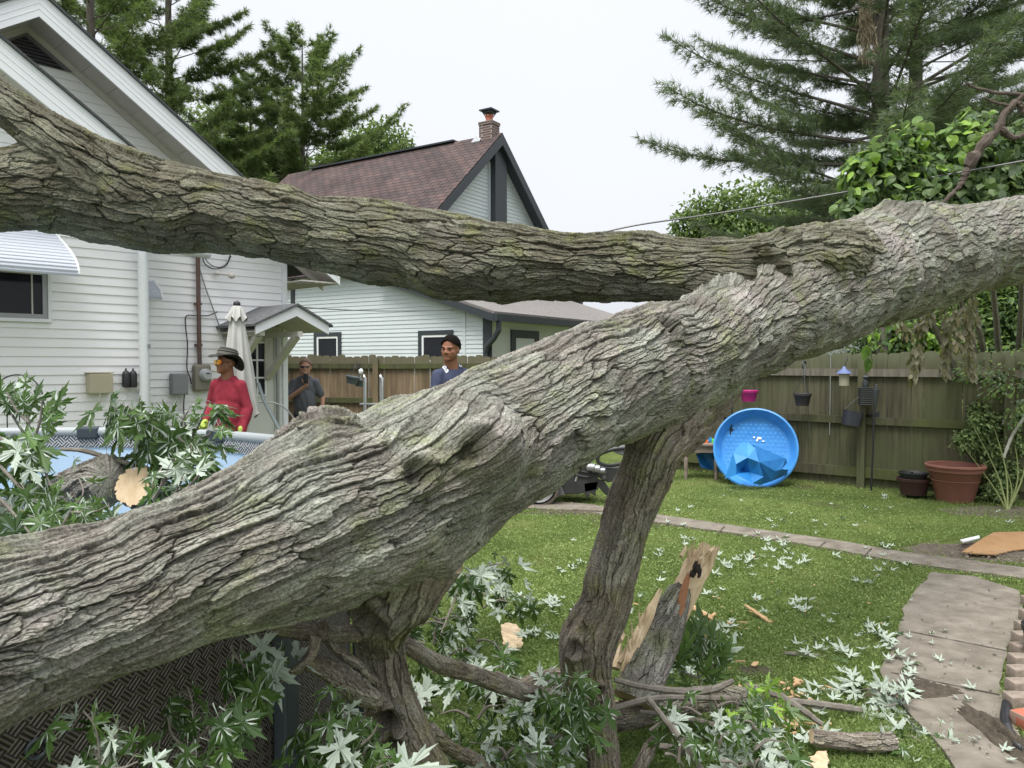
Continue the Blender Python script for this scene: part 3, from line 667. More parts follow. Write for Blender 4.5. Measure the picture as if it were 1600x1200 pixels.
siding(PG, [(0, -.1), (2*A0, -.1), (2*A0, ZeR+.1), (A0, Z0-.12), (0, ZeL+.15)], .115, M_blue_sid, H2, lip=.016)
lend = az_s(440, 285)[0]
def shingle_mat():
    m = bpy.data.materials.new('brown_shingles'); m.use_nodes = True; t, b = nodes(m); b.inputs['Roughness'].default_value = .95
    u = N(t, 'ShaderNodeUVMap'); br = N(t, 'ShaderNodeTexBrick', offset=.5); br.inputs['Scale'].default_value = 1
    br.inputs['Brick Width'].default_value = .32; br.inputs['Row Height'].default_value = .19; br.inputs['Mortar Size'].default_value = .014
    br.inputs['Color1'].default_value = (.095, .060, .055, 1); br.inputs['Color2'].default_value = (.055, .042, .042, 1); br.inputs['Mortar'].default_value = (.018, .014, .014, 1)
    br.inputs['Bias'].default_value = -.1
    t.links.new(u.outputs[0], br.inputs['Vector'])
    n = N(t, 'ShaderNodeTexNoise'); n.inputs['Scale'].default_value = .8; n.inputs['Detail'].default_value = 6; t.links.new(u.outputs[0], n.inputs['Vector'])
    t.links.new(mixc(t, .8, br.outputs[0], ramp(t, n.outputs[0], [(.35, .6), (.65, 1.35)]), 'MULTIPLY'), b.inputs['Base Color'])
    bp = N(t, 'ShaderNodeBump'); bp.inputs['Distance'].default_value = .02; t.links.new(br.outputs['Fac'], bp.inputs['Height']); bp.invert = True; t.links.new(bp.outputs[0], b.inputs['Normal'])
    return m
M_shing = shingle_mat()
M_shing2 = mat('grey_brown_shingle', (.11, .10, .095), .95, color2=(.25, .235, .225), scale=10, stretch=(1, 1, 5), bump=.01)
LB = 13.3
def roofslab(name, a, b, back, th, mt, parent):
    """a: ridge (a,z) on PG, b: eave (a,z); extruded along -n of PG by back"""
    m = MB(); L = math.hypot(b[0]-a[0], b[1]-a[1])
    p = [PG.pt(a[0], a[1], rk), PG.pt(b[0], b[1], rk)]; q = [x-PG.n*(back+rk) for x in p]
    m.face([p[0], q[0], q[1], p[1]], [(0, 0), (back, 0), (back, L), (0, L)]) if b[0] < a[0] else m.face([p[1], q[1], q[0], p[0]], [(0, L), (back, L), (back, 0), (0, 0)])
    t_ = Vector((0, 0, -th)); m.face([p[1]+t_, q[1]+t_, q[0]+t_, p[0]+t_]); m.face([p[0], p[1], p[1]+t_, p[0]+t_]); m.face([p[1], q[1], q[1]+t_, p[1]+t_]); m.face([q[0], q[1], q[1]+t_, q[0]+t_])
    return m.build(name, mt, parent)
back = (PG.o-P(455, 565, 1)).length*0+12.0
# ridge length from the pixel of its far end
def ridge_len(u):
    best = 0
    for L in np.arange(2, 25, .05):
        p = PG.pt(A0, Z0, rk-L); uu = 800+F*p.x/(p.y*math.cos(TH)-(p.z-CAMZ)*math.sin(TH))
        if uu < u: return L
    return 12
back = ridge_len(452)-rk
rf = roofslab('roof', (A0, Z0), (eL, ZeL), back, .06, M_shing, H2); roofslab('roof', (A0, Z0), (eR, ZeR), back, .06, M_shing, H2)
m = MB(); p0 = PG.pt(A0, Z0+.02, rk-1.8); p1 = PG.pt(A0, Z0+.02, -back*.86); m.box((p0+p1)/2, ((p1-p0).length, .26, .05), p1-p0); m.build('ridge_cap', M_dkgrey, rf)
for (ae, ze) in ((eL, ZeL), (eR, ZeR)):
    m = MB(); plate(m, PG, [(A0, Z0-.05), (ae, ze-.05), (ae, ze-.35), (A0, Z0-.38)], rk-.03, rk+.02); m.build('rake_trim', M_dkgrey, H2)
    m = MB(); m.prism([PG.pt(A0, Z0-.30, 0), PG.pt(ae, ze-.30, 0), PG.pt(ae, ze-.30, rk-.03), PG.pt(A0, Z0-.30, rk-.03)], (0, 0, .03)); m.build('rake_soffit', M_dkgrey, H2)
ca0, ca1 = az_g(765, 300)[0], az_g(783, 300)[0]
m = MB(); plate(m, PG, rect(ca0, 0, ca1, Z0-.45), .0, .22); m.build('chimney_chase', M_dkgrey, H2)
m = MB()
plate(m, PG, rect(ca0-.1, 0, ca0, Z0-.9), .018, .04); m.build('corner_trim', M_blue_sid, H2)
# chimney
cp = PG.pt(A0, Z0, -.14)
def brick_mat(name, c1, c2, mo, sc=1.0, bw=.21, rh=.075):
    m = bpy.data.materials.new(name); m.use_nodes = True; t, b = nodes(m); b.inputs['Roughness'].default_value = .9
    co = N(t, 'ShaderNodeTexCoord'); sp = N(t, 'ShaderNodeSeparateXYZ'); t.links.new(co.outputs['Object'], sp.inputs[0])
    a = N(t, 'ShaderNodeMath', operation='ADD'); t.links.new(sp.outputs[0], a.inputs[0]); t.links.new(sp.outputs[1], a.inputs[1])
    cb = N(t, 'ShaderNodeCombineXYZ'); t.links.new(a.outputs[0], cb.inputs[0]); t.links.new(sp.outputs[2], cb.inputs[1])
    br = N(t, 'ShaderNodeTexBrick'); br.inputs['Scale'].default_value = sc; br.inputs['Brick Width'].default_value = bw; br.inputs['Row Height'].default_value = rh; br.inputs['Mortar Size'].default_value = .01
    br.inputs['Color1'].default_value = (*c1, 1); br.inputs['Color2'].default_value = (*c2, 1); br.inputs['Mortar'].default_value = (*mo, 1)
    t.links.new(cb.outputs[0], br.inputs['Vector']); t.links.new(br.outputs[0], b.inputs['Base Color']); return m
m = MB(); m.box(cp+UP*-.15, (.42, .48, 1.0), PG.d); m.box(cp+UP*.33, (.46, .52, .09), PG.d)
ch = m.build('chimney', brick_mat('old_brick', (.14, .07, .055), (.10, .075, .07), (.30, .28, .26)), H2)
m = MB(); m.lathe(cp+UP*.375, [(.11, 0), (.11, .16), (.135, .17), (.135, .23), (.10, .23)], 16); m.build('flue_tile', mat('flue_red', (.50, .18, .11), .7), ch, smooth=True)
m = MB(); 
for sx_, sy in ((-.12, -.12), (.12, -.12), (.12, .12), (-.12, .12)): m.tube([cp+UP*.58+PG.d*sx_*.8+PG.n*sy*.8, cp+UP*.7+PG.d*sx_*1.3+PG.n*sy*1.3], .015, 4)
m.box(cp+UP*.74, (.46, .46, .04), PG.d); m.box(cp+UP*.69, (.30, .30, .07), PG.d); m.build('chimney_cap', M_dkgrey, ch)
m = MB(); m.prism([PG.pt(A0-.05, Z0+.03, -.3), PG.pt(A0-.30, Z0-.25, -.3), PG.pt(A0-.30, Z0-.25, -.62), PG.pt(A0-.1, Z0+.03, -.55)], (0, 0, .03)); m.build('flashing', M_alum, ch)
# side wall: main part up to the eave, low addition with a shed roof falling to the right
aS1 = az_s(727, 520)[0]; aS2 = az_s(757, 520)[0]; aSL = az_s(448, 500)[0]-1
zc = ZeL
za = az_s(607, 438)[1]; ze_ = az_s(757, 487)[1]; a6 = az_s(607, 438)[0]
siding(PS, [(-back, -.1), (a6, -.1), (a6, ZeL+.0), (-back, ZeL+.0)], .105, M_blue_sid, H2, lip=.015)
slA = (za-ze_)/(aS2-a6)
siding(PS, [(a6, -.1), (aS2, -.1), (aS2, ze_-.03), (a6, za-.03)], .105, M_blue_sid, H2, lip=.015)
m = MB(); plate(m, PS, rect(aS1-.06, 0, aS1+.02, ze_+.2), .012, .03); m.build('corner_trim', M_blue_sid, H2)
m = MB(); plate(m, PS, rect(aS2-.02, 0, aS2+.22, ze_-.02), .0, .04); m.build('corner_board', M_dkgrey, H2)
PE = Plane((PS.pt(aS2, 0).x, PS.pt(aS2, 0).y), gdir)   # end wall of the addition below the gutter
siding(PE, [(0, -.1), (9, -.1), (9, ze_-.05), (0, ze_-.05)], .16, mat('cream_siding', (.62, .64, .62), .5, color2=(.66, .68, .66), scale=4), H2, lip=.012)
m = MB()
ov2 = .45; ge = aS2+ov2; gz = ze_-slA*ov2
def prs(a, z, b): return PS.pt(a, z, .25-b)
m.prism([prs(a6-.05, za+.1, 0), prs(ge, gz+.06, 0), prs(ge, gz+.12, 0), prs(a6-.05, za+.17, 0)], -PS.n*9.5); m.build('addition_roof', M_shing2, H2)
m = MB(); m.prism([prs(a6, za-.08, 0), prs(ge, gz-.12, 0), prs(ge, gz+.055, 0), prs(a6, za+.095, 0)], PS.n*.03); m.build('rake_trim', M_dkgrey, H2)
m = MB(); p0, p1 = PS.pt(ge+.04, gz-.02, .27), PS.pt(ge+.04, gz-.02, -9.2); m.box((p0+p1)/2, ((p1-p0).length, .11, .16), p1-p0); m.build('gutter', M_dkgrey, H2)
m = MB(); m.prism([PS.pt(aS2, gz-.09, .0), PS.pt(ge, gz-.09, .0), PS.pt(ge, gz-.09, -9), PS.pt(aS2, gz-.09, -9)], (0, 0, .02)); m.build('eave_soffit', mat('soffit_grey', (.45, .45, .42), .6), H2)
m = MB(); m.tube([PS.pt(ge+.04, gz-.08, .12), PS.pt(ge+.03, gz-.32, .12), PS.pt(ge-.1, gz-.5, .12), PS.pt(aS2+.16, gz-.68, .12), PS.pt(aS2+.1, gz-.85, .10), PS.pt(aS2+.1, .1, .10)], .065, 8); m.build('downspout', M_dkgrey, H2, smooth=False)
for (u0, v0, u1, v1, hw_) in ((492, 520, 534, 556, 1), (655, 517, 709, 557, 1), (456, 434, 461, 468, 0)):
    a0, z1 = az_s(u0, v0); a1, _ = az_s(u1, v0); z0_ = az_s(u0, v1)[1]-.25
    w_ = .11 if hw_ else .07
    m = MB(); frame(m, PS, a0, z0_, a1, z1, w_, .01, .05); wd = m.build('window', M_dkgrey, H2)
    m = MB(); frame(m, PS, a0+w_, z0_+w_, a1-w_, z1-w_, .055, .01, .04); m.build('frame', M_trimw, wd)
    m = MB(); plate(m, PS, rect(a0+w_+.055, z0_+w_+.055, a1-w_-.055, z1-w_-.055), .005, .02); m.build('pane', M_glass, wd)
ea0, ez1 = PE.az(797, 515); ea1 = PE.az(840, 515)[0]
m = MB(); frame(m, PE, ea0, 0, ea1, ez1, .2, .01, .05); dw = m.build('door', M_dkgrey, H2)
m = MB(); plate(m, PE, rect(ea0+.2, .1, ea1-.2, ez1-.2), .012, .03); 
for i in range(2):
    w2 = (ea1-ea0-.4)/2; a = ea0+.2+w2*i+w2*.18
    for zz in (.4, 1.25): plate(m, PE, rect(a, zz, a+w2*.64, zz+.6), .03, .036)
m.build('door_leaf', mat('garage_white', (.70, .72, .74), .5), dw)
ea = PE.az(868, 525); m = MB(); frame(m, PE, ea[0], ea[1]-1, ea[0]+1.3, ea[1], .1, .01, .05); wd = m.build('window', M_dkgrey, H2)
m = MB(); plate(m, PE, rect(ea[0]+.1, ea[1]-.9, ea[0]+1.2, ea[1]-.1), .005, .02); m.build('pane', M_glass, wd)
m = MB(); c = PE.pt(1.4, ze_+.55, -.5); m.lathe(c, [(.07, -.4), (.07, .1), (.1, .12), (.001, .2)], 10); m.build('roof_vent', M_dkgrey, H2)

# ---- white outbuilding beyond the right fence
pw = P(1290, 565, 17.5); PW = Plane((pw.x, pw.y), vpdir(2600))
H3 = thing('white_garage', 'white sided garage seen just above the right fence', 'garage', (pw.x+2, pw.y+1, 0))
siding(PW, [(-3.5, -.1), (1.5, -.1), (1.5, 3.0), (-3.5, 3.0)], .2, mat('garage_siding', (.78, .79, .80), .5), H3, lip=.015)
m = MB(); plate(m, PW, rect(.05, 0, .14, 3), .02, .05); plate(m, PW, rect(1.42, 0, 1.5, 3), .02, .05); m.build('corner_board', M_trimw, H3)
m = MB(); m.prism([PW.pt(-3.8, 3.0, .4), PW.pt(1.8, 3.0, .4), PW.pt(1.8, 4.2, -2.4), PW.pt(-3.8, 4.2, -2.4)], (0, 0, .06)); m.build('roof', M_shdark, H3)
# ---------------------------------------------------------------- fences
def plank_mat(name, c1, c2, moss, mossz=None, mossamt=.6):
    m = bpy.data.materials.new(name); m.use_nodes = True; t, b = nodes(m); b.inputs['Roughness'].default_value = .95; b.inputs['Specular IOR Level'].default_value = .15
    co = N(t, 'ShaderNodeTexCoord'); at = N(t, 'ShaderNodeAttribute', attribute_name='rnd')
    def nz(s, st=(1, 1, 1), d=6):
        mp = N(t, 'ShaderNodeMapping'); mp.inputs['Scale'].default_value = st; t.links.new(co.outputs['Object'], mp.inputs[0])
        n = N(t, 'ShaderNodeTexNoise'); n.inputs['Scale'].default_value = s; n.inputs['Detail'].default_value = d; t.links.new(mp.outputs[0], n.inputs['Vector']); return n.outputs[0]
    c = mixc(t, at.outputs['Fac'], c1, c2)
    c = mixc(t, .75, c, ramp(t, nz(22, (1, 1, .07)), [(.32, .5), (.68, 1.3)]), 'MULTIPLY')
    c = mixc(t, ramp(t, nz(1.6, (1, 1, .8), 8), [(.40, 0.), (.62, mossamt)]), c, moss)
    if mossz:
        sp = N(t, 'ShaderNodeSeparateXYZ'); t.links.new(co.outputs['Object'], sp.inputs[0])
        ad_ = N(t, 'ShaderNodeMath', operation='MULTIPLY_ADD'); t.links.new(nz(9, (1, 1, .4)), ad_.inputs[0]); ad_.inputs[1].default_value = .35; t.links.new(sp.outputs[2], ad_.inputs[2])
        c = mixc(t, ramp(t, ad_.outputs[0], [(min(.99, mossz[0]/2.2), 0.), (min(1, mossz[1]/2.2), .9)]) if False else ramp_range(t, ad_.outputs[0], mossz), c, mossz[2])
    t.links.new(c, b.inputs['Base Color'])
    bp = N(t, 'ShaderNodeBump'); bp.inputs['Distance'].default_value = .006; t.links.new(nz(30, (1, 1, .08)), bp.inputs['Height']); t.links.new(bp.outputs[0], b.inputs['Normal'])
    return m
def ramp_range(t, s, rg):
    n = N(t, 'ShaderNodeMapRange'); n.inputs['From Min'].default_value = rg[0]; n.inputs['From Max'].default_value = rg[1]; n.inputs['To Max'].default_value = .85; t.links.new(s, n.inputs[0]); return n.outputs[0]
M_fr = plank_mat('fence_olive', (.075, .07, .047), (.125, .115, .075), (.095, .11, .05), (1.72, 1.95, (.16, .17, .11)))
M_rear = plank_mat('fence_tan', (.17, .12, .075), (.27, .20, .135), (.12, .11, .06), (1.62, 1.8, (.14, .135, .09)), .5)
M_rail = plank_mat('rail_grey', (.16, .145, .12), (.20, .18, .15), (.12, .125, .07), None, .3)
M_raild = plank_mat('rail_dark', (.06, .055, .04), (.085, .08, .055), (.10, .115, .045), None, .9)
def add_rnd(o, per):   # per-piece value as a point attribute, 'per' vertices each
    n = len(o.data.vertices); a = o.data.attributes.new('rnd', 'FLOAT', 'POINT'); r = np.random.RandomState(n)
    k = (n+per-1)//per; a.data.foreach_set('value', np.repeat(r.rand(k).astype(np.float32), per)[:n])
def fence(A, B, root, H, posts, rails, seed, mp, railspec, topjit=.015, gapp=.12, railside=1, post_h=None):
    A = Vector((A[0], A[1], 0)); B = Vector((B[0], B[1], 0)); L = (B-A).length; d = (B-A)/L; n = Vector((d.y, -d.x, 0))*railside
    r = random.Random(seed); bays = [0]+posts+[L]
    for i in range(len(bays)-1):
        m = MB(); x = bays[i]+.01
        while x < bays[i+1]-.03:
            w = min(.14+r.uniform(-.006, .006), bays[i+1]-x); h = H+r.uniform(-topjit, topjit); e_ = .028
            gap = r.uniform(.004, .008) if r.random() < gapp else r.uniform(-.004, .001)
            p = A+d*x-n*.03+n*r.uniform(-.003, .003); q = d*w; le = r.uniform(-.006, .006)
            pts = [p+UP*.03, p+q+UP*.03, p+q+d*le+UP*(h-e_), p+q*.85+d*le+UP*(h-.004), p+q*.5+d*le+UP*h, p+q*.15+d*le+UP*(h-.004), p+d*le+UP*(h-e_)]
            m.prism(pts, n*.018); x += w+gap
        o = m.build('board_panel', mp, root); add_rnd(o, 14)
    for z, h, mt in railspec:
        for i in range(len(bays)-1):
            m = MB(); a, b = A+d*bays[i], A+d*bays[i+1]; c = (a+b)/2
            m.box(c+UP*z+n*.012, ((b-a).length-.004, .04, h), (b-a)+UP*r.uniform(-.02, .02)); o = m.build('rail', mt, root); add_rnd(o, 8)
    for x in posts:
        m = MB(); m.box(A+d*x+n*.04+UP*(post_h or H-.05)/2, (.095, .095, post_h or H-.05), d); o = m.build('post', mp, root); add_rnd(o, 8)
fA = (1.9, 12.45); fB = (6.75, 8.55)
def fpos(u):   # distance along the right fence at pixel column u
    a = Vector(fA); b = Vector(fB); d = (b-a).normalized(); k = (u-800)/F
    return (k*a.y-a.x)/(d.x-k*d.y)
F1 = thing('board_fence', 'mossy dark green board fence on the right with pots hung on it', 'fence', (4.3, 10.5, 0))
fence(fA, fB, F1, 1.80, [fpos(1130), fpos(1349), fpos(1579)], None, 7, M_fr, ((1.535, .10, M_rail), (.90, .10, M_raild), (.20, .13, M_raild)), railside=1, gapp=.3)
F2 = thing('board_fence', 'tan and brown weathered board fence at the back, behind the man holding the phone', 'fence', (-2, 14, 0))
fence((-7.5, 14.0), (1.6, 14.0), F2, 1.79, [3.2, 5.02, 7.4], None, 9, M_rear, ((1.60, .09, M_raild), (.98, .09, M_raild), (.3, .09, M_raild)), topjit=.02, gapp=.05)
m = MB(); m.ball(P(564, 581, 13.85), (.045, .045, .06)); m.tube([P(564, 583, 13.85), P(563, 592, 13.9)], .015, 6); m.build('post_lamp', M_trimw, F2, smooth=True)
for (u, v, s_) in ((1380, 430, 1), (1415, 430, 1)):
    b = P(u, 565, 12.0); m = MB(); m.box((b.x, b.y, 1.5), (.17, .17, 3.0)); m.build('arbor_post', mat('grey_timber', (.13, .12, .10), .9, color2=(.2, .185, .16), scale=12, stretch=(1, 1, .1)),
        None, 'weathered grey arbor post rising behind the right fence, the '+('left' if u == 1380 else 'right')+' one of two', 'post', 'arbor posts', loc=(b.x, b.y, 0))

# ---------------------------------------------------------------- above-ground pool
def weave_mat(name, dark, light, sc):
    m = bpy.data.materials.new(name); m.use_nodes = True; t, b = nodes(m); b.inputs['Roughness'].default_value = .6
    u = N(t, 'ShaderNodeUVMap'); mp = N(t, 'ShaderNodeMapping'); mp.inputs['Rotation'].default_value = (0, 0, rad(45)); mp.inputs['Scale'].default_value = (sc, sc, sc); t.links.new(u.outputs[0], mp.inputs[0])
    ck = N(t, 'ShaderNodeTexChecker'); ck.inputs['Scale'].default_value = 1; t.links.new(mp.outputs[0], ck.inputs[0])
    w = []
    for ax in ('X', 'Y'):
        wv = N(t, 'ShaderNodeTexWave', bands_direction=ax); wv.inputs['Scale'].default_value = .95; wv.inputs['Distortion'].default_value = .6; wv.inputs['Detail Scale'].default_value = .5
        t.links.new(mp.outputs[0], wv.inputs['Vector']); w.append(wv.outputs['Fac'])
    f = N(t, 'ShaderNodeMix'); f.data_type = 'FLOAT'; t.links.new(ck.outputs['Fac'], f.inputs[0]); t.links.new(w[0], f.inputs[2]); t.links.new(w[1], f.inputs[3])
    t.links.new(ramp(t, f.outputs[0], [(.25, dark), (.6, light)]), b.inputs['Base Color'])
    bp = N(t, 'ShaderNodeBump'); bp.inputs['Distance'].default_value = .006; t.links.new(f.outputs[0], bp.inputs['Height']); t.links.new(bp.outputs[0], b.inputs['Normal']); return m
PC = Vector((-3.0, 3.05, 0)); PR = 2.3
POOL = thing('swimming_pool', 'round above ground pool with pale blue liner and woven wicker patterned wall', 'pool', tuple(PC))
def ringwall(r, z0, z1, th, name, mt, parent, n=96, flip=1):
    m = MB()
    for i in range(n):
        a, b = 2*math.pi*i/n, 2*math.pi*(i+1)/n
        pa, pb = PC+Vector((math.cos(a), math.sin(a), 0))*r, PC+Vector((math.cos(b), math.sin(b), 0))*r
        m.face([pa+UP*z0, pb+UP*z0, pb+UP*z1, pa+UP*z1], [(a*r, z0), (b*r, z0), (b*r, z1), (a*r, z1)])
    return m.build(name, mt, parent, smooth=True)
pwall = ringwall(PR, 0, 1.14, 0, 'pool_wall', weave_mat('wicker_brown', (.014, .012, .012), (.13, .108, .098), 30), POOL)
ringwall(PR-.012, 0, 1.12, 0, 'liner', mat('liner_blue', (.40, .55, .72), .35, color2=(.47, .62, .78), scale=2), POOL)
ringwall(PR-.022, 1.085, 1.165, 0, 'liner_band', weave_mat('wicker_grey', (.05, .055, .065), (.42, .44, .46), 20), POOL)
m = MB(); m.tube([PC+Vector((math.cos(2*math.pi*i/96)*PR, math.sin(2*math.pi*i/96)*PR, 1.19)) for i in range(97)], .034, 10, cap=False); m.build('rim', mat('rim_grey', (.30, .33, .34), .45), POOL, smooth=True)
m = MB(); m.face([PC+Vector((math.cos(2*math.pi*i/64)*(PR-.03), math.sin(2*math.pi*i/64)*(PR-.03), .55)) for i in range(64)])
m.build('water', mat('pool_water', (.12, .17, .19), .05, spec=.8), POOL)
M_leg = mat('leg_slate', (.03, .04, .05), .5)
for k in range(14):
    a = rad(k*360/14+11.5); p = PC+Vector((math.cos(a), math.sin(a), 0))*(PR+.035)
    m = MB(); m.box(p+UP*.58, (.05, .085, 1.14), (math.cos(a), math.sin(a), 0)); lg = m.build('leg', M_leg, POOL, bevel=.008)
    m = MB(); m.box(PC+Vector((math.cos(a), math.sin(a), 0))*(PR+.0)+UP*1.185, (.09, .15, .085), (math.cos(a), math.sin(a), 0)); m.build('joint', M_leg, POOL, bevel=.015)
m = MB(); a_ = math.atan2(P(58, 1170, 1.95).y-PC.y, P(58, 1170, 1.95).x-PC.x); pp = PC+Vector((math.cos(-2.0), math.sin(-2.0), 0))*(PR+.01)
for uu, vv in ((58, 1170),):
    rr_ = ray(uu, vv); c_ = Vector((0, 0, CAMZ)); o_ = c_-PC; A_ = rr_.x**2+rr_.y**2; B_ = 2*(rr_.x*o_.x+rr_.y*o_.y); C_ = o_.x**2+o_.y**2-(PR+.005)**2
    h_ = c_+rr_*((-B_-math.sqrt(B_*B_-4*A_*C_))/(2*A_)); nn = (h_-PC); nn.z = 0; nn.normalize()
    ref = Vector((-nn.y, nn.x, 0)); m.tube([h_+ref*math.cos(a)*.022+UP*math.sin(a)*.022 for a in np.linspace(0, 2*math.pi, 25)], .005, 6, cap=False)
m.build('grommet', M_leg, POOL, smooth=True)

# ---------------------------------------------------------------- yard objects
def single(mb, name, mt, label, cat, loc, group=None, smooth=True, bevel=0): return mb.build(name, mt, None, label, cat, group, None, smooth, loc, bevel)
# closed patio umbrella
ub = P(371, 565, 9.0); zt_, zb_ = P(371, 478, 9).z, P(371, 650, 9).z
U = thing('patio_umbrella', 'closed grey patio umbrella with a black ball finial, in front of the white house door', 'umbrella', (ub.x, ub.y, 0))
m = MB(); m.tube([(ub.x, ub.y, 0), (ub.x, ub.y, zt_)], .02, 8); m.build('pole', M_alum, U, smooth=True)
m = MB(); m.lathe((ub.x, ub.y, 0), [(.001, 0), (.25, 0), (.25, .06), (.05, .09), (.03, .3), (.001, .3)], 24); m.build('base', M_dkgrey, U, smooth=True)
m = MB(); m.ball((ub.x, ub.y, zt_+.02), .042, 14); m.build('finial', M_black, U, smooth=True)
def folded(z0, z1, r0, r1, k, amp, seed, nz_=30, n=96):
    V = []; 
    for i in range(nz_+1):
        f = i/nz_; z = z0+(z1-z0)*f; r = r0+(r1-r0)*f**.8
        for j in range(n):
            a = 2*math.pi*j/n; w = math.cos(k*a+seed+.6*math.sin(3*f+a*2))*amp*min(1, .2+f*1.2)+.06*math.sin(5*a+seed*3+4*f)
            rr = r*(1+w); V.append((ub.x+rr*math.cos(a), ub.y+rr*math.sin(a), z+(.03*math.cos(k*a*1.0+seed) if i == nz_ else 0)))
    Fq = [(i*n+j, i*n+(j+1) % n, (i+1)*n+(j+1) % n, (i+1)*n+j) for i in range(nz_) for j in range(n)]
    return np_mesh('canopy', V, Fq)
M_canvas = mat('grey_canvas', (.40, .40, .38), .9, color2=(.50, .50, .47), scale=6, bump=.002)
link('canopy', folded(zt_-.02, zb_, .045, .215, 8, .20, 1.0), M_canvas, U); link('canopy_vent', folded(zt_-.0, P(371, 499, 9).z, .045, .115, 8, .14, 1.3, 8), M_canvas, U)
# leaning grey pole by the door
m = MB(); m.tube([P(403, 598, 8.6), P(412, 625, 8.6), P(440, 678, 8.5), P(455, 720, 8.4)], .022, 8); single(m, 'garden_pole', mat('pole_green', (.12, .15, .15), .5), 'dark grey pole leaning by the white door, right of the man in red', 'pole', tuple(G(455, 800)))
cable([P(405, 628, 8.8), P(430, 630, 8.8), P(448, 640, 8.8), P(462, 662, 8.8), P(470, 700, 8.8)], .009, 'garden_hose', None, mat('hose_grey', (.15, .16, .16), .5), label='thin grey hose arcing beside the white house corner', cat='hose')
# pool ladder
LD = thing('pool_ladder', 'silver tubular pool ladder standing in front of the tan rear fence', 'ladder', (P(582, 600, 12.6).x, 12.6, 0))
for u in (570, 596):
    m = MB(); a = P(u, 596, 12.7); pts = [(a.x-.05, 12.9, 0), (a.x-.05, 12.9, a.z-.02), (a.x-.035, 12.85, a.z+.04), (a.x, 12.7, a.z+.065), (a.x+.035, 12.55, a.z+.02), (a.x+.05, 12.5, a.z-.06), (a.x+.05, 12.45, 0)]
    C = catmull(pts, 40); m.tube([tuple(c) for c in C], .018, 8); m.build('handrail', mat('steel', (.55, .57, .58), .3, metallic=.7), LD, smooth=True)
for z in (.98, .7, .4, .12):
    m = MB(); a, b = P(566, 600, 12.6), P(597, 600, 12.6); m.box(((a.x+b.x)/2, 12.65, z), (b.x-a.x+.1, .10, .03)); m.build('step', mat('step_grey', (.32, .33, .34), .5), LD, bevel=.006)
# hanging planters
def pot(c, r, h, taper=.72, band=True, n=28, thick=.012, feet=False):
    m = MB(); rb = r*taper
    prof = [(.001, -h), (rb, -h), (rb+(r-rb)*.8, -h*.22), (r*.97, -h*.2), (r*1.03, -h*.17), (r*1.05, 0), (r*1.0, .004), (r*.97, -.004), (r*.9, -h*.3), (.001, -h*.35)]
    m.lathe(c, prof, n); return m
def hang(name, label, uv, r, h, Y, mt, hook, group=None, tilt=0, wire=M_dkgrey, nw=3):
    c = P(*uv, Y); hk = P(*hook, Y); t = thing(name, label, 'hanging pot', tuple(hk), group)
    o = pot(c, r, h).build('pot', mt, t, smooth=True)
    if tilt: 
        me = o.data; off = worldloc(t); Cc = c-off; me.transform(Matrix.Translation(Cc) @ Matrix.Rotation(tilt, 4, 'Y') @ Matrix.Translation(-Cc))
    for k in range(nw):
        a = 2*math.pi*k/nw+.5; e_ = Vector((math.cos(a)*r, math.sin(a)*r, 0)); e_ = Matrix.Rotation(tilt, 3, 'Y') @ e_
        m = MB(); m.tube([hk, c+e_], .004, 5); m.build('hanger', wire, t)
    return t
hang('hanging_planter', 'slate grey hanging bowl planter, tilted, in front of the tan rear fence', (552, 588), .115, .13, 12.9, mat('planter_slate', (.10, .125, .14), .5, color2=(.13, .155, .17), scale=5), (557, 564), 'planters hung along the fences', tilt=.22)
hang('hanging_planter', 'slate grey planter half hidden beside the pool ladder, the lower of two', (563, 593), .10, .12, 13.1, mat('planter_slate', (.10, .125, .14)), (559, 570), 'planters hung along the fences', tilt=.1)
hang('hanging_planter', 'bright magenta hanging pot beside the trunk', (1170, 610), .125, .155, 10.75, mat('magenta_plastic', (.42, .02, .17), .4), (1171, 574), 'planters hung along the fences', nw=3)
t = hang('hanging_planter', 'charcoal hanging pot on wires, alone between the magenta pot and the lantern', (1254, 615), .115, .165, 10.45, mat('charcoal_plastic', (.035, .03, .035), .55), (1257, 586), 'planters hung along the fences')
m = MB(); C = catmull([tuple(P(1257, 586, 10.45)), tuple(P(1258, 576, 10.5)), tuple(P(1259, 568, 10.55)), tuple(P(1256, 564, 10.5)), tuple(P(1253, 570, 10.45)), tuple(P(1256, 576, 10.45))], 20); m.tube([tuple(c) for c in C], .012, 6); m.build('hook', M_dkgrey, t, smooth=True)
# lantern-shaped feeder
c = P(1319, 580, 10.1); LN = thing('bird_feeder', 'small lantern shaped bird feeder with a blue roof, hung on the right fence', 'bird feeder', tuple(c))
m = MB(); m.lathe(c, [(.10, -.03), (.07, 0), (.03, .03), (.015, .06), (.001, .07)], 20); m.build('roof', mat('feeder_blue', (.09, .13, .30), .4), LN, smooth=True)
m = MB(); m.lathe(c, [(.001, -.19), (.062, -.19), (.062, -.03), (.001, -.03)], 20); m.build('body', mat('feeder_cream', (.32, .30, .22), .5), LN, smooth=True)
m = MB(); m.tube([c+UP*.06, P(1324, 562, 10.1), P(1323, 556, 10.2)], .006, 5); m.build('wire', M_black, LN)
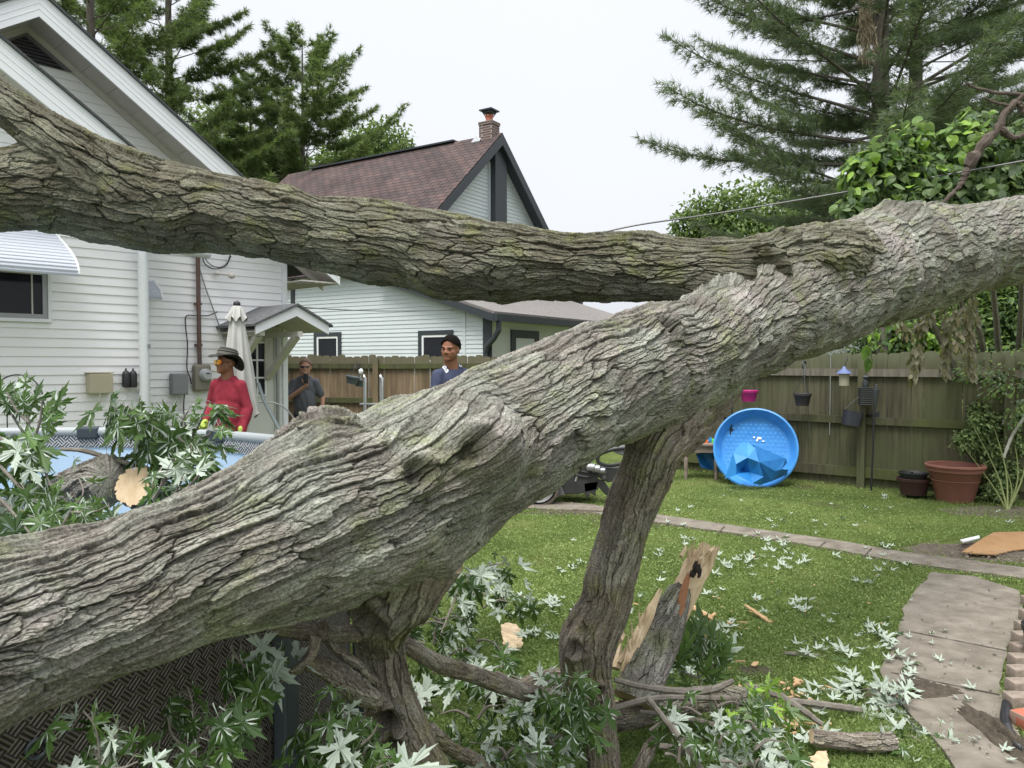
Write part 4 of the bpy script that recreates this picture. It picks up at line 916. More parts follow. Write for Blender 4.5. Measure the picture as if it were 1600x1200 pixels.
# shepherd hook with two dark baskets
YS = 10.0
SH = thing('shepherd_hook', 'tall thin black shepherd hook pole in front of the fence post on the right', 'garden pole', tuple(G(1361, 768)))
g_ = G(1361, 768); m = MB(); m.tube([g_, P(1364, 700, g_.y), P(1366, 640, g_.y), P(1367, 600, g_.y)], .013, 8); m.build('pole', M_black, SH, smooth=True)
m = MB(); m.lathe(P(1368, 640, g_.y), [(.008, 0), (.02, .06), (.042, .24), (.045, .26), (.025, .262), (.02, .32), (.001, .33)], 14); m.build('torch_cup', mat('slate_metal', (.05, .055, .06), .5), SH, smooth=True)
def basket(uvs, Y, d, nm, lab):
    p = [P(u, v, Y) for u, v in uvs]; c = sum(p, Vector())/4; t = thing(nm, lab, 'hanging pot', tuple(c), 'dark baskets hung on the fence post')
    m = MB(); q = [x+Vector((0, d, 0)) for x in p]
    tl, tr, br_, bl = p; 
    n = 6; rows = []
    def sup(a, b, a2, b2, k=24):
        out = []
        ctr = (a+b+a2+b2)/4; hx = (b-a)/2; hy = (a2-a)/2
        for i in range(k):
            an = 2*math.pi*i/k; cx = math.copysign(abs(math.cos(an))**.6, math.cos(an)); cy = math.copysign(abs(math.sin(an))**.6, math.sin(an)); out.append(ctr+hx*cx+hy*cy)
        return out
    top = sup(tl, tr, q[0], q[1]); bot = sup(bl, br_, q[3], q[2]); k = len(top); ct = sum(top, Vector())/k
    m.v += [tuple(x) for x in bot+top+[ct+(x-ct)*.93 for x in top]+[ct+(x-ct)*.85+(ct*0+sum(bot, Vector())/k-ct)*.3 for x in top]]
    for l in range(3):
        for i in range(k): j = (i+1) % k; m.f.append([l*k+i, l*k+j, (l+1)*k+j, (l+1)*k+i]); m.uv.append(None); m.m.append(0)
    m.f.append(list(range(k))[::-1]); m.f.append([3*k+i for i in range(k)]); m.uv += [None]*2; m.m += [0]*2
    m.build('pot', mat('dark_plastic', (.022, .026, .034), .5), t, smooth=True)
    hk = P(1358, 606, Y+.1)
    for x in (tl, tr): m = MB(); m.tube([x+Vector((0, d/2, 0)), hk], .004, 5); m.build('hanger', M_dkgrey, t)
basket([(1325, 640), (1353, 646), (1347, 668), (1322, 664)], 9.95, .2, 'hanging_planter', 'dark tilted hanging pot left of the black pole, on the fence post')
basket([(1356, 649), (1392, 637), (1393, 660), (1372, 669)], 10.1, .2, 'hanging_planter', 'dark tilted hanging pot right of the black pole, lopsided')
c = P(1352, 619, 10.05); CG = thing('wire_cage_feeder', 'dark wire cage feeder on the fence post above the dark pots', 'bird feeder', tuple(c))
m = MB(); m.box(c, (.15, .09, .22)); m.build('feed_block', mat('cage_inner', (.06, .06, .05), .8), CG)
for k in range(9): m = MB(); z = -.11+k*.0275; m.tube([c+Vector(x) for x in ((-.08, -.05, z), (.08, -.05, z), (.08, .05, z), (-.08, .05, z), (-.08, -.05, z))], .004, 4); m.build('wire', M_dkgrey, CG)
m = MB(); m.lathe(c+UP*.11, [(.03, 0), (.04, .06), (.02, .12), (.045, .14), (.001, .17)], 10); m.build('topper', M_dkgrey, CG, smooth=True)
g_ = G(1140, 752); m = MB(); m.tube([g_, P(1137, 735, g_.y), P(1143, 660, g_.y), P(1144, 628, g_.y)], .012, 6)
SH2 = thing('shepherd_hook', 'thin black garden stake in front of the blue paddling pool', 'garden pole', tuple(g_)); m.build('pole', M_black, SH2, smooth=True)
m = MB(); m.lathe(P(1144, 640, g_.y), [(.008, 0), (.03, .12), (.032, .2), (.001, .22)], 12); m.build('torch_cup', mat('slate_metal', (.05, .055, .06)), SH2, smooth=True)
m = MB(); m.box(P(1143, 671, g_.y), (.05, .02, .03), (1, 0, -.5)); m.build('clip', M_black, SH2)
# paddling pool leaning on the fence
KC = P(1180, 700, 10.45); ax = Vector((-.32, -.92, .28)).normalized()
KP = thing('paddling_pool', 'bright blue plastic paddling pool leaning upright against the fence', 'paddling pool', tuple(G(1180, 757)))
M_blue = mat('pool_blue', (.035, .22, .60), .45, color2=(.07, .31, .70), scale=9)
m = MB(); rk_ = .545
m.lathe(KC, [(.001, -.13), (rk_*.80, -.13), (rk_*.84, -.115), (rk_*.93, -.02), (rk_*.95, .0), (rk_*.98, .018), (rk_*1.02, .012), (rk_*1.03, -.02), (rk_*.97, -.03), (rk_*.86, -.15), (.001, -.15)], 48, ax)
m.build('shell', M_blue, KP, smooth=True)
ref = ax.cross(UP).normalized(); up2 = ref.cross(ax)
m = MB(); rr = random.Random(2)
for i in range(-6, 7):
    for j in range(-6, 7):
        x, y = i*.065+(.0325 if j % 2 else 0), j*.058
        if math.hypot(x, y) < rk_*.76: m.lathe(KC+ref*x+up2*y-ax*.13, [(.016, 0), (.012, .004), (.001, .005)], 8, ax)
m.build('dimples', mat('pool_blue_light', (.05, .30, .75), .4), KP, smooth=True)
m = MB()
for (x, y, w, h) in ((.05, .16, .09, .05), (.02, .13, .04, .05), (.10, .12, .05, .03), (-.02, .17, .04, .035)): 
    m.box(KC-ref*x+up2*y-ax*.119, (w*.6, .002, h*.6), ref, up2)
m.build('sticker', M_trimw, KP)
# crumpled blue tarp
def crumple(name, uvs, Y, mt, label, cat, bulge=.18, seed=1, n=46, extra=None):
    pts = [P(u, v, Y) for u, v in uvs]; xs = np.array([(p.x, p.z) for p in pts])
    lo, hi = xs.min(0), xs.max(0); g = [np.linspace(lo[i], hi[i], n) for i in (0, 1)]; X, Z = np.meshgrid(*g, indexing='ij')
    ins = np.zeros(X.shape, bool); k = len(xs)
    for i in range(k):
        x0, z0 = xs[i]; x1, z1 = xs[(i+1) % k]; c = ((z0 > Z) != (z1 > Z)) & (X < (x1-x0)*(Z-z0)/(z1-z0+1e-9)+x0); ins ^= c
    dep = np.abs(fbm(X*2.6+seed+Z*1.2, Z*1.5, seed, 2)-.5)*3*bulge+np.abs(fbm(X*6, Z*3+3, seed+4, 2)-.5)*bulge*.9
    f = (Z-lo[1])/(hi[1]-lo[1]); Yv = Y-dep-(1-f)*bulge*.6
    V = np.stack([X, Yv, Z], -1).reshape(-1, 3); idx = np.arange(n*n).reshape(n, n); Fq = []
    cell = ins[:-1, :-1] & ins[1:, :-1] & ins[:-1, 1:] & ins[1:, 1:]
    for i, j in zip(*np.nonzero(cell)): Fq.append((idx[i, j], idx[i+1, j], idx[i+1, j+1], idx[i, j+1]))
    me = np_mesh(name, V, Fq); o = link(name, me, mt, None, label, cat, loc=(float(X.mean()), Y, 0))
    md = o.modifiers.new('thick', 'SOLIDIFY'); md.thickness = .006; return o
M_tarp = mat('tarp_blue', (.015, .19, .55), .4, color2=(.04, .28, .68), scale=7)
def facets(name, mt, label, Y, rows, tris):
    m = MB(); p = [P(u, v, Y-d) for u, v, d in rows]
    for t_ in tris: m.prism([p[i] for i in t_], (0, .012, 0))
    c = sum(p, Vector())/len(p); m.build(name, mt, None, label, 'tarp', loc=(c.x, Y, 0))
M_tarp2 = mat('tarp_dark', (.010, .13, .40), .45, color2=(.025, .20, .52), scale=9)
facets('tarp', M_tarp, 'crumpled bright blue tarp slumped in the lower left of the paddling pool', 10.25,
       [(1133, 748, .10), (1146, 708, .12), (1157, 692, .10), (1168, 691, .06), (1180, 700, .20), (1186, 722, .30), (1193, 745, .30), (1190, 758, .22), (1160, 735, .05), (1150, 725, .24), (1168, 715, .26), (1172, 738, .16), (1150, 742, .28), (1176, 755, .25)],
       [(0, 12, 9), (0, 9, 1), (1, 9, 10), (1, 10, 2), (2, 10, 3), (3, 10, 4), (4, 10, 5), (10, 9, 8), (10, 8, 11), (10, 11, 5), (5, 11, 6), (11, 13, 6), (6, 13, 7), (9, 12, 8), (12, 11, 8), (12, 13, 11)])
facets('tarp', M_tarp2, 'dark blue folded tarp flap across the lower right of the paddling pool', 10.3,
       [(1166, 697, .05), (1178, 695, .22), (1228, 716, .16), (1230, 723, .10), (1211, 736, .28), (1187, 722, .33), (1232, 734, .12), (1229, 742, .08), (1206, 752, .24), (1190, 757, .20), (1222, 733, .24)],
       [(0, 1, 5), (1, 2, 5), (2, 3, 10), (2, 10, 4), (2, 4, 5), (5, 4, 8), (4, 10, 8), (10, 6, 7), (10, 7, 8), (5, 8, 9)])
crumple('tarp', [(1084, 707), (1130, 705), (1140, 715), (1138, 738), (1120, 736), (1090, 728)], 11.15, mat('tarp_dark', (.008, .12, .36)), 'dark blue tarp heap under the wooden side table', 'tarp', .15, 5)
# side table and the things on it
tb = G(1098, 749); TB = thing('side_table', 'small weathered wooden side table beside the blue paddling pool', 'table', tuple(tb))
M_tab = mat('grey_wood', (.17, .135, .11), .85, color2=(.27, .22, .18), scale=10, stretch=(.3, 1, 1), bump=.004)
zt = .50; ctr = Vector((tb.x, tb.y+.12, 0)); tx = Vector((.97, -.22, 0)); ty = Vector((.22, .97, 0))
m = MB(); m.box(ctr+UP*zt, (.52, .42, .035), tx); m.build('table_top', M_tab, TB, bevel=.008)
m = MB()
for s_ in (-1, 1): m.box(ctr+UP*(zt-.065)+ty*s_*.17, (.42, .02, .09), tx); m.box(ctr+UP*(zt-.065)+tx*s_*.21, (.02, .34, .09), tx)
m.build('apron', M_tab, TB)
for sx_ in (-1, 1):
    for sy in (-1, 1): m = MB(); m.lathe(ctr+tx*.21*sx_+ty*.16*sy, [(.022, 0), (.026, .1), (.02, .12), (.03, .15), (.03, .3), (.022, .32), (.03, .34), (.032, zt-.018)], 10); m.build('leg', M_tab, TB, smooth=True)
def tpt(x, y, z=0): return ctr+tx*x+ty*y+UP*(zt+.018+z)
m = MB()
for k in range(4): m.tube([tpt(-.09+k*.05, -.1, .02), tpt(-.06+k*.05, -.05, .05), tpt(-.03+k*.04, -.1, .02)], .013, 6)
m.box(tpt(-.02, -.08, .012), (.22, .06, .024), tx); single(m, 'toy', mat('orange_plastic', (.75, .17, .03), .4), 'bright orange plastic toy on the side table', 'toy', tuple(tpt(0, -.08)))
m = MB(); m.lathe(tpt(.18, -.1), [(.001, 0), (.032, 0), (.036, .05), (.03, .065), (.001, .066)], 14); single(m, 'cup', mat('green_plastic', (.12, .60, .08), .4), 'small bright green cup on the right edge of the side table', 'cup', tuple(tpt(.18, -.1)))
m = MB(); m.prism([tpt(-.16, .05), tpt(.06, .05), tpt(.02, .05, .12), tpt(-.05, .05, .2), tpt(-.10, .05, .1)], ty*.1); single(m, 'bag', mat('bag_white', (.5, .5, .48), .7), 'white crumpled bag at the back of the side table', 'bag', tuple(tpt(-.05, .1)), bevel=.01)
m = MB(); m.prism([tpt(.03, -.02), tpt(.17, -.02), tpt(.15, -.02, .07), tpt(.08, -.02, .09)], ty*.12); single(m, 'cloth', M_tarp, 'small bright blue cloth bundle on the side table', 'cloth', tuple(tpt(.1, .04)), bevel=.015)
# pots on the ground
g_ = G(1493, 783); PT = pot(Vector((g_.x, g_.y+.02, .44)), .30, .44, .66, n=40)
PT.tube([(g_.x+.31*math.cos(a), g_.y+.02+.31*math.sin(a), .425) for a in np.linspace(0, 2*math.pi, 41)], .022, 8, cap=False)
PT.tube([(g_.x+.262*math.cos(a), g_.y+.02+.262*math.sin(a), .255) for a in np.linspace(0, 2*math.pi, 41)], .006, 6, cap=False)
single(PT, 'terracotta_pot', mat('terracotta', (.19, .075, .05), .7, color2=(.25, .105, .075), scale=5), 'large empty terracotta coloured pot with a rolled rim, on the ground by the right fence', 'pot', tuple(g_))
g_ = G(1427, 777); t1 = pot(Vector((g_.x, g_.y, .24)), .185, .2, .78); 
single(t1, 'low_pot', mat('oxblood_pot', (.055, .022, .02), .6), 'wide low dark red pot left of the big terracotta pot', 'pot', tuple(g_))
t1 = pot(Vector((g_.x-.01, g_.y-.01, .31)), .165, .075, .85); t1.box((g_.x-.02, g_.y, .305), (.03, .02, .02)); single(t1, 'plant_saucer', mat('black_plastic', (.018, .018, .02), .5), 'black plastic saucer stacked on the dark red pot', 'saucer', (g_.x, g_.y, .24))
# cardboard
cb = [(1503, 853), (1535, 843), (1553, 833), (1612, 832), (1625, 846), (1580, 851), (1557, 857), (1520, 855)]
m = MB(); pts = [G(u, v, .10) for u, v in cb]; m.prism([p+UP*(-.06 if i in (0, 6, 7, 5, 4) else .0) for i, p in enumerate(pts)], (0, 0, .010)); 
single(m, 'cardboard_sheet', mat('cardboard', (.28, .15, .06), .85, color2=(.38, .23, .11), scale=5), 'torn orange brown cardboard sheet lying by the soil on the right', 'cardboard', tuple(pts[3]), smooth=False)
m = MB(); pts = [G(u, v, .08) for u, v in [(1500, 845), (1530, 838), (1531, 842), (1505, 848)]]; m.prism(pts, (0, 0, .01)); single(m, 'foam_scrap', M_trimw, 'thin white scrap beside the torn cardboard', 'scrap', tuple(pts[0]), smooth=False)
# edging blocks, bricks, pipe
M_block = mat('block_tan', (.17, .135, .105), .95, color2=(.32, .265, .22), scale=30, bump=.006)
bl = [(1614, 952, 1), (1612, 975, 1), (1606, 994, 1), (1602, 1012, 0), (1600, 1030, 0), (1598, 1049, 0), (1597, 1068, 0), (1596, 1090, 0), (1594, 1113, 0)]
desc = ['farthest', 'second farthest', 'third farthest', 'fourth farthest', 'middle', 'fourth nearest', 'third nearest', 'second nearest', 'nearest']
for i, (u, v, tw) in enumerate(bl):
    g_ = G(u, v); m = MB(); m.box(g_+UP*.045, (.13, .082, .09), (1, .05*math.sin(i*2.1), .02*math.cos(i*3)))
    single(m, 'edging_block', M_block, f'tan concrete edging block, the {desc[i]} in the row right of the path', 'block', tuple(g_), 'edging blocks beside the path', smooth=True, bevel=.008)
g_ = G(1618, 1140); m = MB(); m.box(g_+UP*.05, (.2, .1, .07), (1, .3, 0)); single(m, 'brick', brick_mat('red_brick', (.42, .13, .08), (.35, .1, .06), (.3, .2, .15)), 'single red brick beside the black drain pipe', 'brick', tuple(g_), bevel=.006)
m = MB(); C = catmull([tuple(G(u, v, .04)) for u, v in [(1574, 1098), (1571, 1125), (1579, 1150), (1597, 1170), (1640, 1183)]], 90); m.tube([tuple(c) for c in C], [.020+.003*(i % 2) for i in range(90)], 10); single(m, 'drain_pipe', M_black, 'black corrugated drain pipe curving along the bottom right', 'pipe', tuple(C[0]))
g_ = G(1622, 1040); m = pot(Vector((g_.x+.05, g_.y, .22)), .12, .2, .8); single(m, 'nursery_pot', mat('black_plastic', (.018, .018, .02)), 'black plastic nursery pot behind the tan edging blocks', 'pot', tuple(g_))
# wrought iron hoop trellis
TR = thing('garden_trellis', 'black wrought iron hoop trellis at the left edge behind the maple leaves', 'trellis', (P(28, 600, 6.2).x, 6.2, 0))
c = P(28, 625, 6.2); r_ = .205
m = MB(); m.tube([(c.x-r_, c.y, 0)]+[(c.x-r_*math.cos(a), c.y, c.z+r_*math.sin(a)) for a in np.linspace(0, math.pi, 24)]+[(c.x+r_, c.y, 0)], .006, 6); m.build('hoop', M_black, TR, smooth=True)
for dx in (-.09, .01):
    m = MB(); x = c.x+dx; z = P(0, 600, 6.2).z+(.02 if dx > 0 else -.03); m.tube([(x, c.y, 0), (x, c.y, z)], .005, 5); m.tube([(x-.02, c.y, z-.02), (x+.02, c.y, z-.02)], .006, 5); m.ball((x, c.y, z+.008), .01, 8); m.build('finial_rod', M_black, TR)
for z in (.5, 1.0, 1.35): m = MB(); m.tube([(c.x-r_, c.y, z), (c.x+r_, c.y, z)], .005, 5); m.build('crossbar', M_black, TR)
# wires overhead
M_wire = mat('wire_grey', (.12, .12, .12), .5)
cable([P(930, 366, 9), P(1000, 351, 9), P(1130, 332, 8.6), P(1340, 297, 8), P(1480, 273, 7.6), P(1640, 244, 7.3)], .010, 'service_wire', None, M_wire, 60, label='thick grey service cable crossing from the limb to the upper right', cat='cable')
m = MB(); C = catmull([tuple(P(1150, 92, 18)), tuple(P(1400, 97, 18)), tuple(P(1700, 93, 18))], 30); m.tube([tuple(c) for c in C], .014, 5); single(m, 'power_line', M_wire, 'thin straight wire crossing the pine trees high on the right', 'cable', tuple(C[0]))
cable([P(440, 478, 11), P(535, 484, 14), P(620, 486, 16), P(735, 484, 19.5)], .010, 'clothes_line', None, M_wire, 40, label='thin wire running from the door hood to the pale house', cat='cable')
# ---------------------------------------------------------------- compact track loader, mostly hidden by the trunk
YM = 9.0; MC = thing('compact_loader', 'dark compact track loader with a grapple, mostly hidden behind the trunk', 'loader', (P(850, 700, YM).x, YM, 0))
def pq(u, v, Y=YM): return P(u, v, Y)
M_mach = mat('machine_black', (.022, .023, .025), .4, color2=(.05, .05, .05), scale=7, spec=.5)
M_machg = mat('machine_grey', (.10, .105, .11), .5, color2=(.17, .17, .17), scale=9)
M_rub = mat('muddy_rubber', (.045, .038, .034), .9, color2=(.12, .095, .075), scale=12, bump=.01)
def track(Y):
    m = MB(); xs, xe = pq(700, 0).x, pq(872, 0).x; zc = .23; r = .22; loop = []
    for a in np.linspace(-math.pi/2, math.pi/2, 14): loop.append((xe-r+math.cos(a)*r, zc+math.sin(a)*r))
    for a in np.linspace(math.pi/2, 1.5*math.pi, 14): loop.append((xs+r+math.cos(a)*r, zc+math.sin(a)*r))
    L = []
    for i, p in enumerate(loop):
        q = loop[(i+1) % len(loop)]; n = max(1, int(math.hypot(q[0]-p[0], q[1]-p[1])/.05))
        for k in range(n): L.append((p[0]+(q[0]-p[0])*k/n, p[1]+(q[1]-p[1])*k/n))
    cx = (xs+xe)/2
    for i, p in enumerate(L):
        q = L[(i+1) % len(L)]; d = Vector((q[0]-p[0], 0, q[1]-p[1])); c_ = Vector(((p[0]+q[0])/2, Y, (p[1]+q[1])/2)); nrm = Vector((d.z, 0, -d.x)).normalized()
        m.box(c_, (d.length*1.05, .24, .03), d, nrm)
        if i % 2 == 0: m.box(c_+nrm*.022, (d.length*.6, .22, .025), d, nrm)
    m.build('track', M_rub, MC)
    for x in (xe-r, xs+r): m = MB(); m.lathe((x, Y-.12, zc), [(.001, 0), (.05, -.01), (.06, .02), (.15, .03), (.185, 0), (.185, .22), (.001, .22)], 20, (0, 1, 0)); m.build('wheel', M_machg, MC, smooth=True)
track(YM-.02); track(YM+.85)
m = MB(); a, b = pq(880, 0).x, pq(700, 0).x; m.box(((a+b)/2, YM+.42, .62), (a-b, .58, .62)); m.box(((a+b)/2-.2, YM+.42, 1.0), (.8, .55, .4)); m.build('chassis', M_mach, MC, bevel=.03)
m = MB(); m.prism([pq(880, 742), (pq(880, 742).x, YM, .12), (pq(905, 742).x, YM, .12), pq(935, 765, YM), pq(935, 735), pq(912, 718), pq(890, 715)], (0, .5, 0)); m.build('mount_plate', M_mach, MC, bevel=.01)
m = MB(); m.prism([pq(853, 752), pq(873, 745), pq(882, 772), pq(866, 778), pq(856, 772)], (0, .08, 0)); m.lathe(pq(860, 773, YM-.02), [(.05, 0), (.05, .1), (.001, .1)], 14, (0, 1, 0)); m.lathe(pq(860, 773, YM-.03), [(.001, 0), (.02, 0), (.02, .02)], 12, (0, 1, 0)); m.build('lift_arm', M_machg, MC, smooth=True)
m = MB(); m.prism([pq(865, 748), pq(873, 748), pq(872, 758), pq(869, 762)], (0, .06, 0)); m.build('marker_light', mat('amber', (.45, .08, .02), .4), MC)
m = MB(); m.prism([pq(922, 729), pq(975, 732), pq(982, 690), pq(992, 690), pq(1000, 745), pq(972, 750), pq(950, 754), pq(938, 748), pq(930, 742)], (0, .12, 0)); m.build('grapple_arm', M_mach, MC, bevel=.01)
m = MB(); m.prism([pq(957, 699), pq(985, 696), pq(985, 704), pq(972, 712), pq(958, 706)], (0, .14, 0)); m.build('grapple_bracket', M_machg, MC, bevel=.01)
m = MB(); m.prism([pq(930, 748), pq(945, 752), pq(955, 768), pq(972, 776), pq(990, 770), pq(985, 786), pq(965, 784), pq(945, 772), pq(934, 760)], (0, .10, 0)); m.build('grapple_tine', M_mach, MC, bevel=.012)
m = MB(); m.prism([pq(912, 755), pq(935, 752), pq(930, 775), pq(922, 770), pq(918, 780), pq(914, 772)], (0, .3, 0)); m.build('grapple_tooth', M_mach, MC, bevel=.006)
for (u, v, r) in ((917, 730, .045), (925, 732, .045), (933, 735, .035)): m = MB(); m.lathe(pq(u, v, YM-.04), [(.001, 0), (r, .01), (r, .1), (.001, .1)], 16, (1, -.4, 0)); m.build('pin', M_alum, MC, smooth=True)
for (u, v, r) in ((944, 746, .025), (933, 734, .022)): m = MB(); m.lathe(pq(u, v, YM-.03), [(.001, 0), (r, .005), (r, .03)], 12, (0, 1, 0)); m.build('bolt', M_machg, MC, smooth=True)
m = MB(); m.tube([pq(900, 736), pq(901, 745), pq(899, 752)], .012, 6); m.build('latch', mat('steel', (.55, .57, .58)), MC, smooth=True)
def hose(pts, r=.018): C = catmull([tuple(p) for p in pts], 36); m = MB(); m.tube([tuple(c) for c in C], r, 7); m.build('hydraulic_hose', M_black, MC, smooth=True)
hose([pq(985, 700), pq(960, 702), pq(937, 710), pq(935, 722), pq(950, 727), pq(972, 724), pq(985, 715)], .022); hose([pq(880, 735), pq(900, 742), pq(920, 745), pq(935, 738)]); hose([pq(890, 725), pq(905, 735), pq(925, 740)])
m = MB(); m.box((pq(700, 740).x, YM-.15, .235), (.7, 1.7, .05)); m.build('operator_platform', M_mach, MC)
# ---------------------------------------------------------------- people
def prim_mesh(prims):
    m = MB()
    for p in prims:
        if p[0] == 'cap':      # tapered limb
            _, a, b, ra, rb = p; a, b = Vector(a), Vector(b); ax = (b-a); L = ax.length; prof = []
            for k in range(7): t = math.pi/2*(k/6); prof.append((max(1e-4, ra*math.sin(t)), -ra*math.cos(t)))
            for k in range(7): t = math.pi/2*(k/6); prof.append((max(1e-4, rb*math.cos(t)), L+rb*math.sin(t)))
            m.lathe(a, prof, 14, ax)
        elif p[0] == 'ell':
            _, c, r = p[:3]; b0 = len(m.v); m.ball((0, 0, 0), r, 16)
            M = Matrix.Translation(Vector(c)) @ (p[3].to_4x4() if len(p) > 3 else Matrix.Identity(4))
            for i in range(b0, len(m.v)): m.v[i] = tuple(M @ Vector(m.v[i]))
        elif p[0] == 'box': m.box(*p[1:])
    me = bpy.data.meshes.new('tmp'); me.from_pydata(m.v, [], m.f); return me
def blob(name, prims, mt, parent, voxel=.012, smooth=4, xf=None, **kw):
    me = prim_mesh(prims); 
    if xf is not None: me.transform(xf)
    o = bpy.data.objects.new('tmp', me); COL.objects.link(o)
    md = o.modifiers.new('r', 'REMESH'); md.mode = 'VOXEL'; md.voxel_size = voxel; md.use_smooth_shade = True
    sm = o.modifiers.new('s', 'SMOOTH'); sm.iterations = smooth; sm.factor = .5
    dg = bpy.context.evaluated_depsgraph_get(); dg.update(); out = bpy.data.meshes.new_from_object(o.evaluated_get(dg)); out.name = name
    bpy.data.objects.remove(o); bpy.data.meshes.remove(me)
    if name in ('shirt', 'polo_shirt', 'trousers'):
        n = len(out.vertices); co = np.empty(n*3, np.float32); out.vertices.foreach_get('co', co); co = co.reshape(-1, 3); nr = np.empty(n*3, np.float32); out.vertices.foreach_get('normal', nr); nr = nr.reshape(-1, 3)
        f = fbm(co[:, 0]*11+co[:, 2]*3, co[:, 2]*3-co[:, 0]*2+co[:, 1]*5, 7, 2); co = co+nr*((np.abs(f-.5)*2-.25)*.022)[:, None]; out.vertices.foreach_set('co', co.ravel()); out.update()
    return link(name, out, mt, parent, **kw)
def head_prims(w=1.0, jaw=1.0):
    # local frame: origin at the head centre (eye height), face towards -y, height about 0.235
    R = lambda a: Matrix.Rotation(a, 3, 'X')
    p = [('ell', (0, .018, .032), (.076*w, .096, .088)), ('ell', (0, -.012, -.035), (.062*w*jaw, .075, .078)), ('ell', (0, -.058, -.088), (.030*w*jaw, .026, .022)),
         ('cap', (-.045*w*jaw, .01, -.06), (-.018*w, -.05, -.09), .022, .018), ('cap', (.045*w*jaw, .01, -.06), (.018*w, -.05, -.09), .022, .018),
         ('cap', (0, -.080, .002), (0, -.100, -.028), .0085, .0125), ('ell', (-.013, -.088, -.032), (.010, .010, .008)), ('ell', (.013, -.088, -.032), (.010, .010, .008)),
         ('cap', (-.045*w, -.066, .017), (-.014, -.080, .015), .009, .010), ('cap', (.045*w, -.066, .017), (.014, -.080, .015), .009, .010),
         ('ell', (-.042*w, -.055, -.022), (.020, .016, .015)), ('ell', (.042*w, -.055, -.022), (.020, .016, .015)),
         ('cap', (-.020, -.075, -.057), (.020, -.075, -.057), .0085, .0085), ('cap', (-.017, -.073, -.068), (.017, -.073, -.068), .009, .009),
         ('ell', (-.077*w, .012, -.008), (.010, .020, .032)), ('ell', (.077*w, .012, -.008), (.010, .020, .032)),
         ('cap', (0, .025, -.05), (0, .04, -.15), .062*w, .068*w)]
    return p
def skin_mat(n, c, c2): return mat(n, c, .55, color2=c2, scale=18, spec=.35, w=.7)
def hand_prims(wr, d, side, thumb, curl=.5, s=1.0):
    """palm and five bent fingers; d: direction of the hand, side: direction across the knuckles, towards the thumb"""
    wr = Vector(wr); d = Vector(d).normalized(); side = Vector(side); side = (side-d*side.dot(d)).normalized(); nrm = d.cross(side)*thumb
    p = [('cap', wr, wr+d*.045*s, .026*s, .030*s), ('ell', wr+d*.05*s, (.036*s, .036*s, .036*s)), ]
    p += [('cap', wr+d*.05*s-side*.028*s, wr+d*.085*s-side*.030*s, .014*s, .012*s), ('cap', wr+d*.05*s+side*.028*s, wr+d*.088*s+side*.028*s, .014*s, .012*s), ('cap', wr+d*.05*s, wr+d*.09*s, .016*s, .013*s)]
    for k, (o, l) in enumerate(((.030, .060), (.011, .070), (-.009, .066), (-.029, .052))):
        a = wr+d*.088*s+side*o*s; b = a+(d*math.cos(curl*.6)+nrm*math.sin(curl*.6)).normalized()*l*.5*s; c = b+(d*math.cos(curl*1.7)+nrm*math.sin(curl*1.7)).normalized()*l*.5*s
        p += [('cap', a, b, .0098*s, .009*s), ('cap', b, c, .009*s, .0075*s)]
    t0 = wr+d*.025*s+side*.025*s; t1 = t0+(d*.6+side*.7+nrm*.3).normalized()*.042*s; t2 = t1+(d*.9+side*.25+nrm*.5).normalized()*.034*s
    p += [('cap', t0, t1, .0135*s, .0115*s), ('cap', t1, t2, .0115*s, .009*s)]
    return p
def RZ(a): return Matrix.Rotation(a, 4, 'Z')
M_skin1 = skin_mat('skin_brown', (.20, .085, .05), (.27, .125, .075)); M_skin2 = skin_mat('skin_fair', (.46, .24, .17), (.55, .31, .22)); M_skin3 = skin_mat('skin_tan', (.22, .095, .055), (.31, .145, .085))
M_lens = mat('sunglass_dark', (.01, .01, .012), .12, spec=.8)
def head_xf(c, yaw, pitch=0, roll=0): return Matrix.Translation(Vector(c)) @ RZ(yaw) @ Matrix.Rotation(pitch, 4, 'X') @ Matrix.Rotation(roll, 4, 'Y')
def xpts(prims, M):
    out = []
    for p in prims:
        if p[0] == 'cap': out.append(('cap', M @ Vector(p[1]), M @ Vector(p[2]), p[3], p[4]))
        else: out.append(('ell', M @ Vector(p[1]), p[2], M.to_3x3() @ (p[3] if len(p) > 3 else Matrix.Identity(3))))
    return out
def legs(x, y, yaw, hipz, M, shoe=True, spread=.09):
    R = RZ(yaw).to_3x3(); out = []
    for s_ in (-1, 1):
        h = Vector((x, y, 0))+R @ Vector((s_*.085, 0, hipz)); k = Vector((x, y, 0))+R @ Vector((s_*spread, -.03, hipz*.53)); a = Vector((x, y, 0))+R @ Vector((s_*spread, .02, .09))
        out.append((h, k, a, R @ Vector((0, -1, 0))))
    return out
# -- man in red, wide brimmed hat
def add_person(px, label, zbase=0):
    return thing('person', label, 'person', (px[0], px[1], zbase))
Yr = 8.5; hc = P(352, 567, Yr); yaw = rad(-38)
RM = add_person((hc.x+.03, Yr), 'man in a red long sleeved shirt, brimmed hat and mirrored sunglasses')
bx, by = P(355, 600, Yr).x, Yr+.03
HM = head_xf(hc, yaw, rad(-4)) @ Matrix.Scale(1.10, 4)
sh = hc.z-.225; R = RZ(rad(-14)).to_3x3()
def rp_(x, y, z): return Vector((bx, by, 0))+R @ Vector((x, y, 0))+UP*z
shL, shR = rp_(-.155, .0, sh-.03), rp_(.155, 0, sh-.03)     # left / right in the picture
elR, wrR = rp_(.235, .03, sh-.28), rp_(.215, -.08, sh-.53); elL, wrL = rp_(-.24, .02, sh-.28), rp_(-.16, -.2, sh-.42)
lg = legs(bx, by, rad(-14), .92, None)
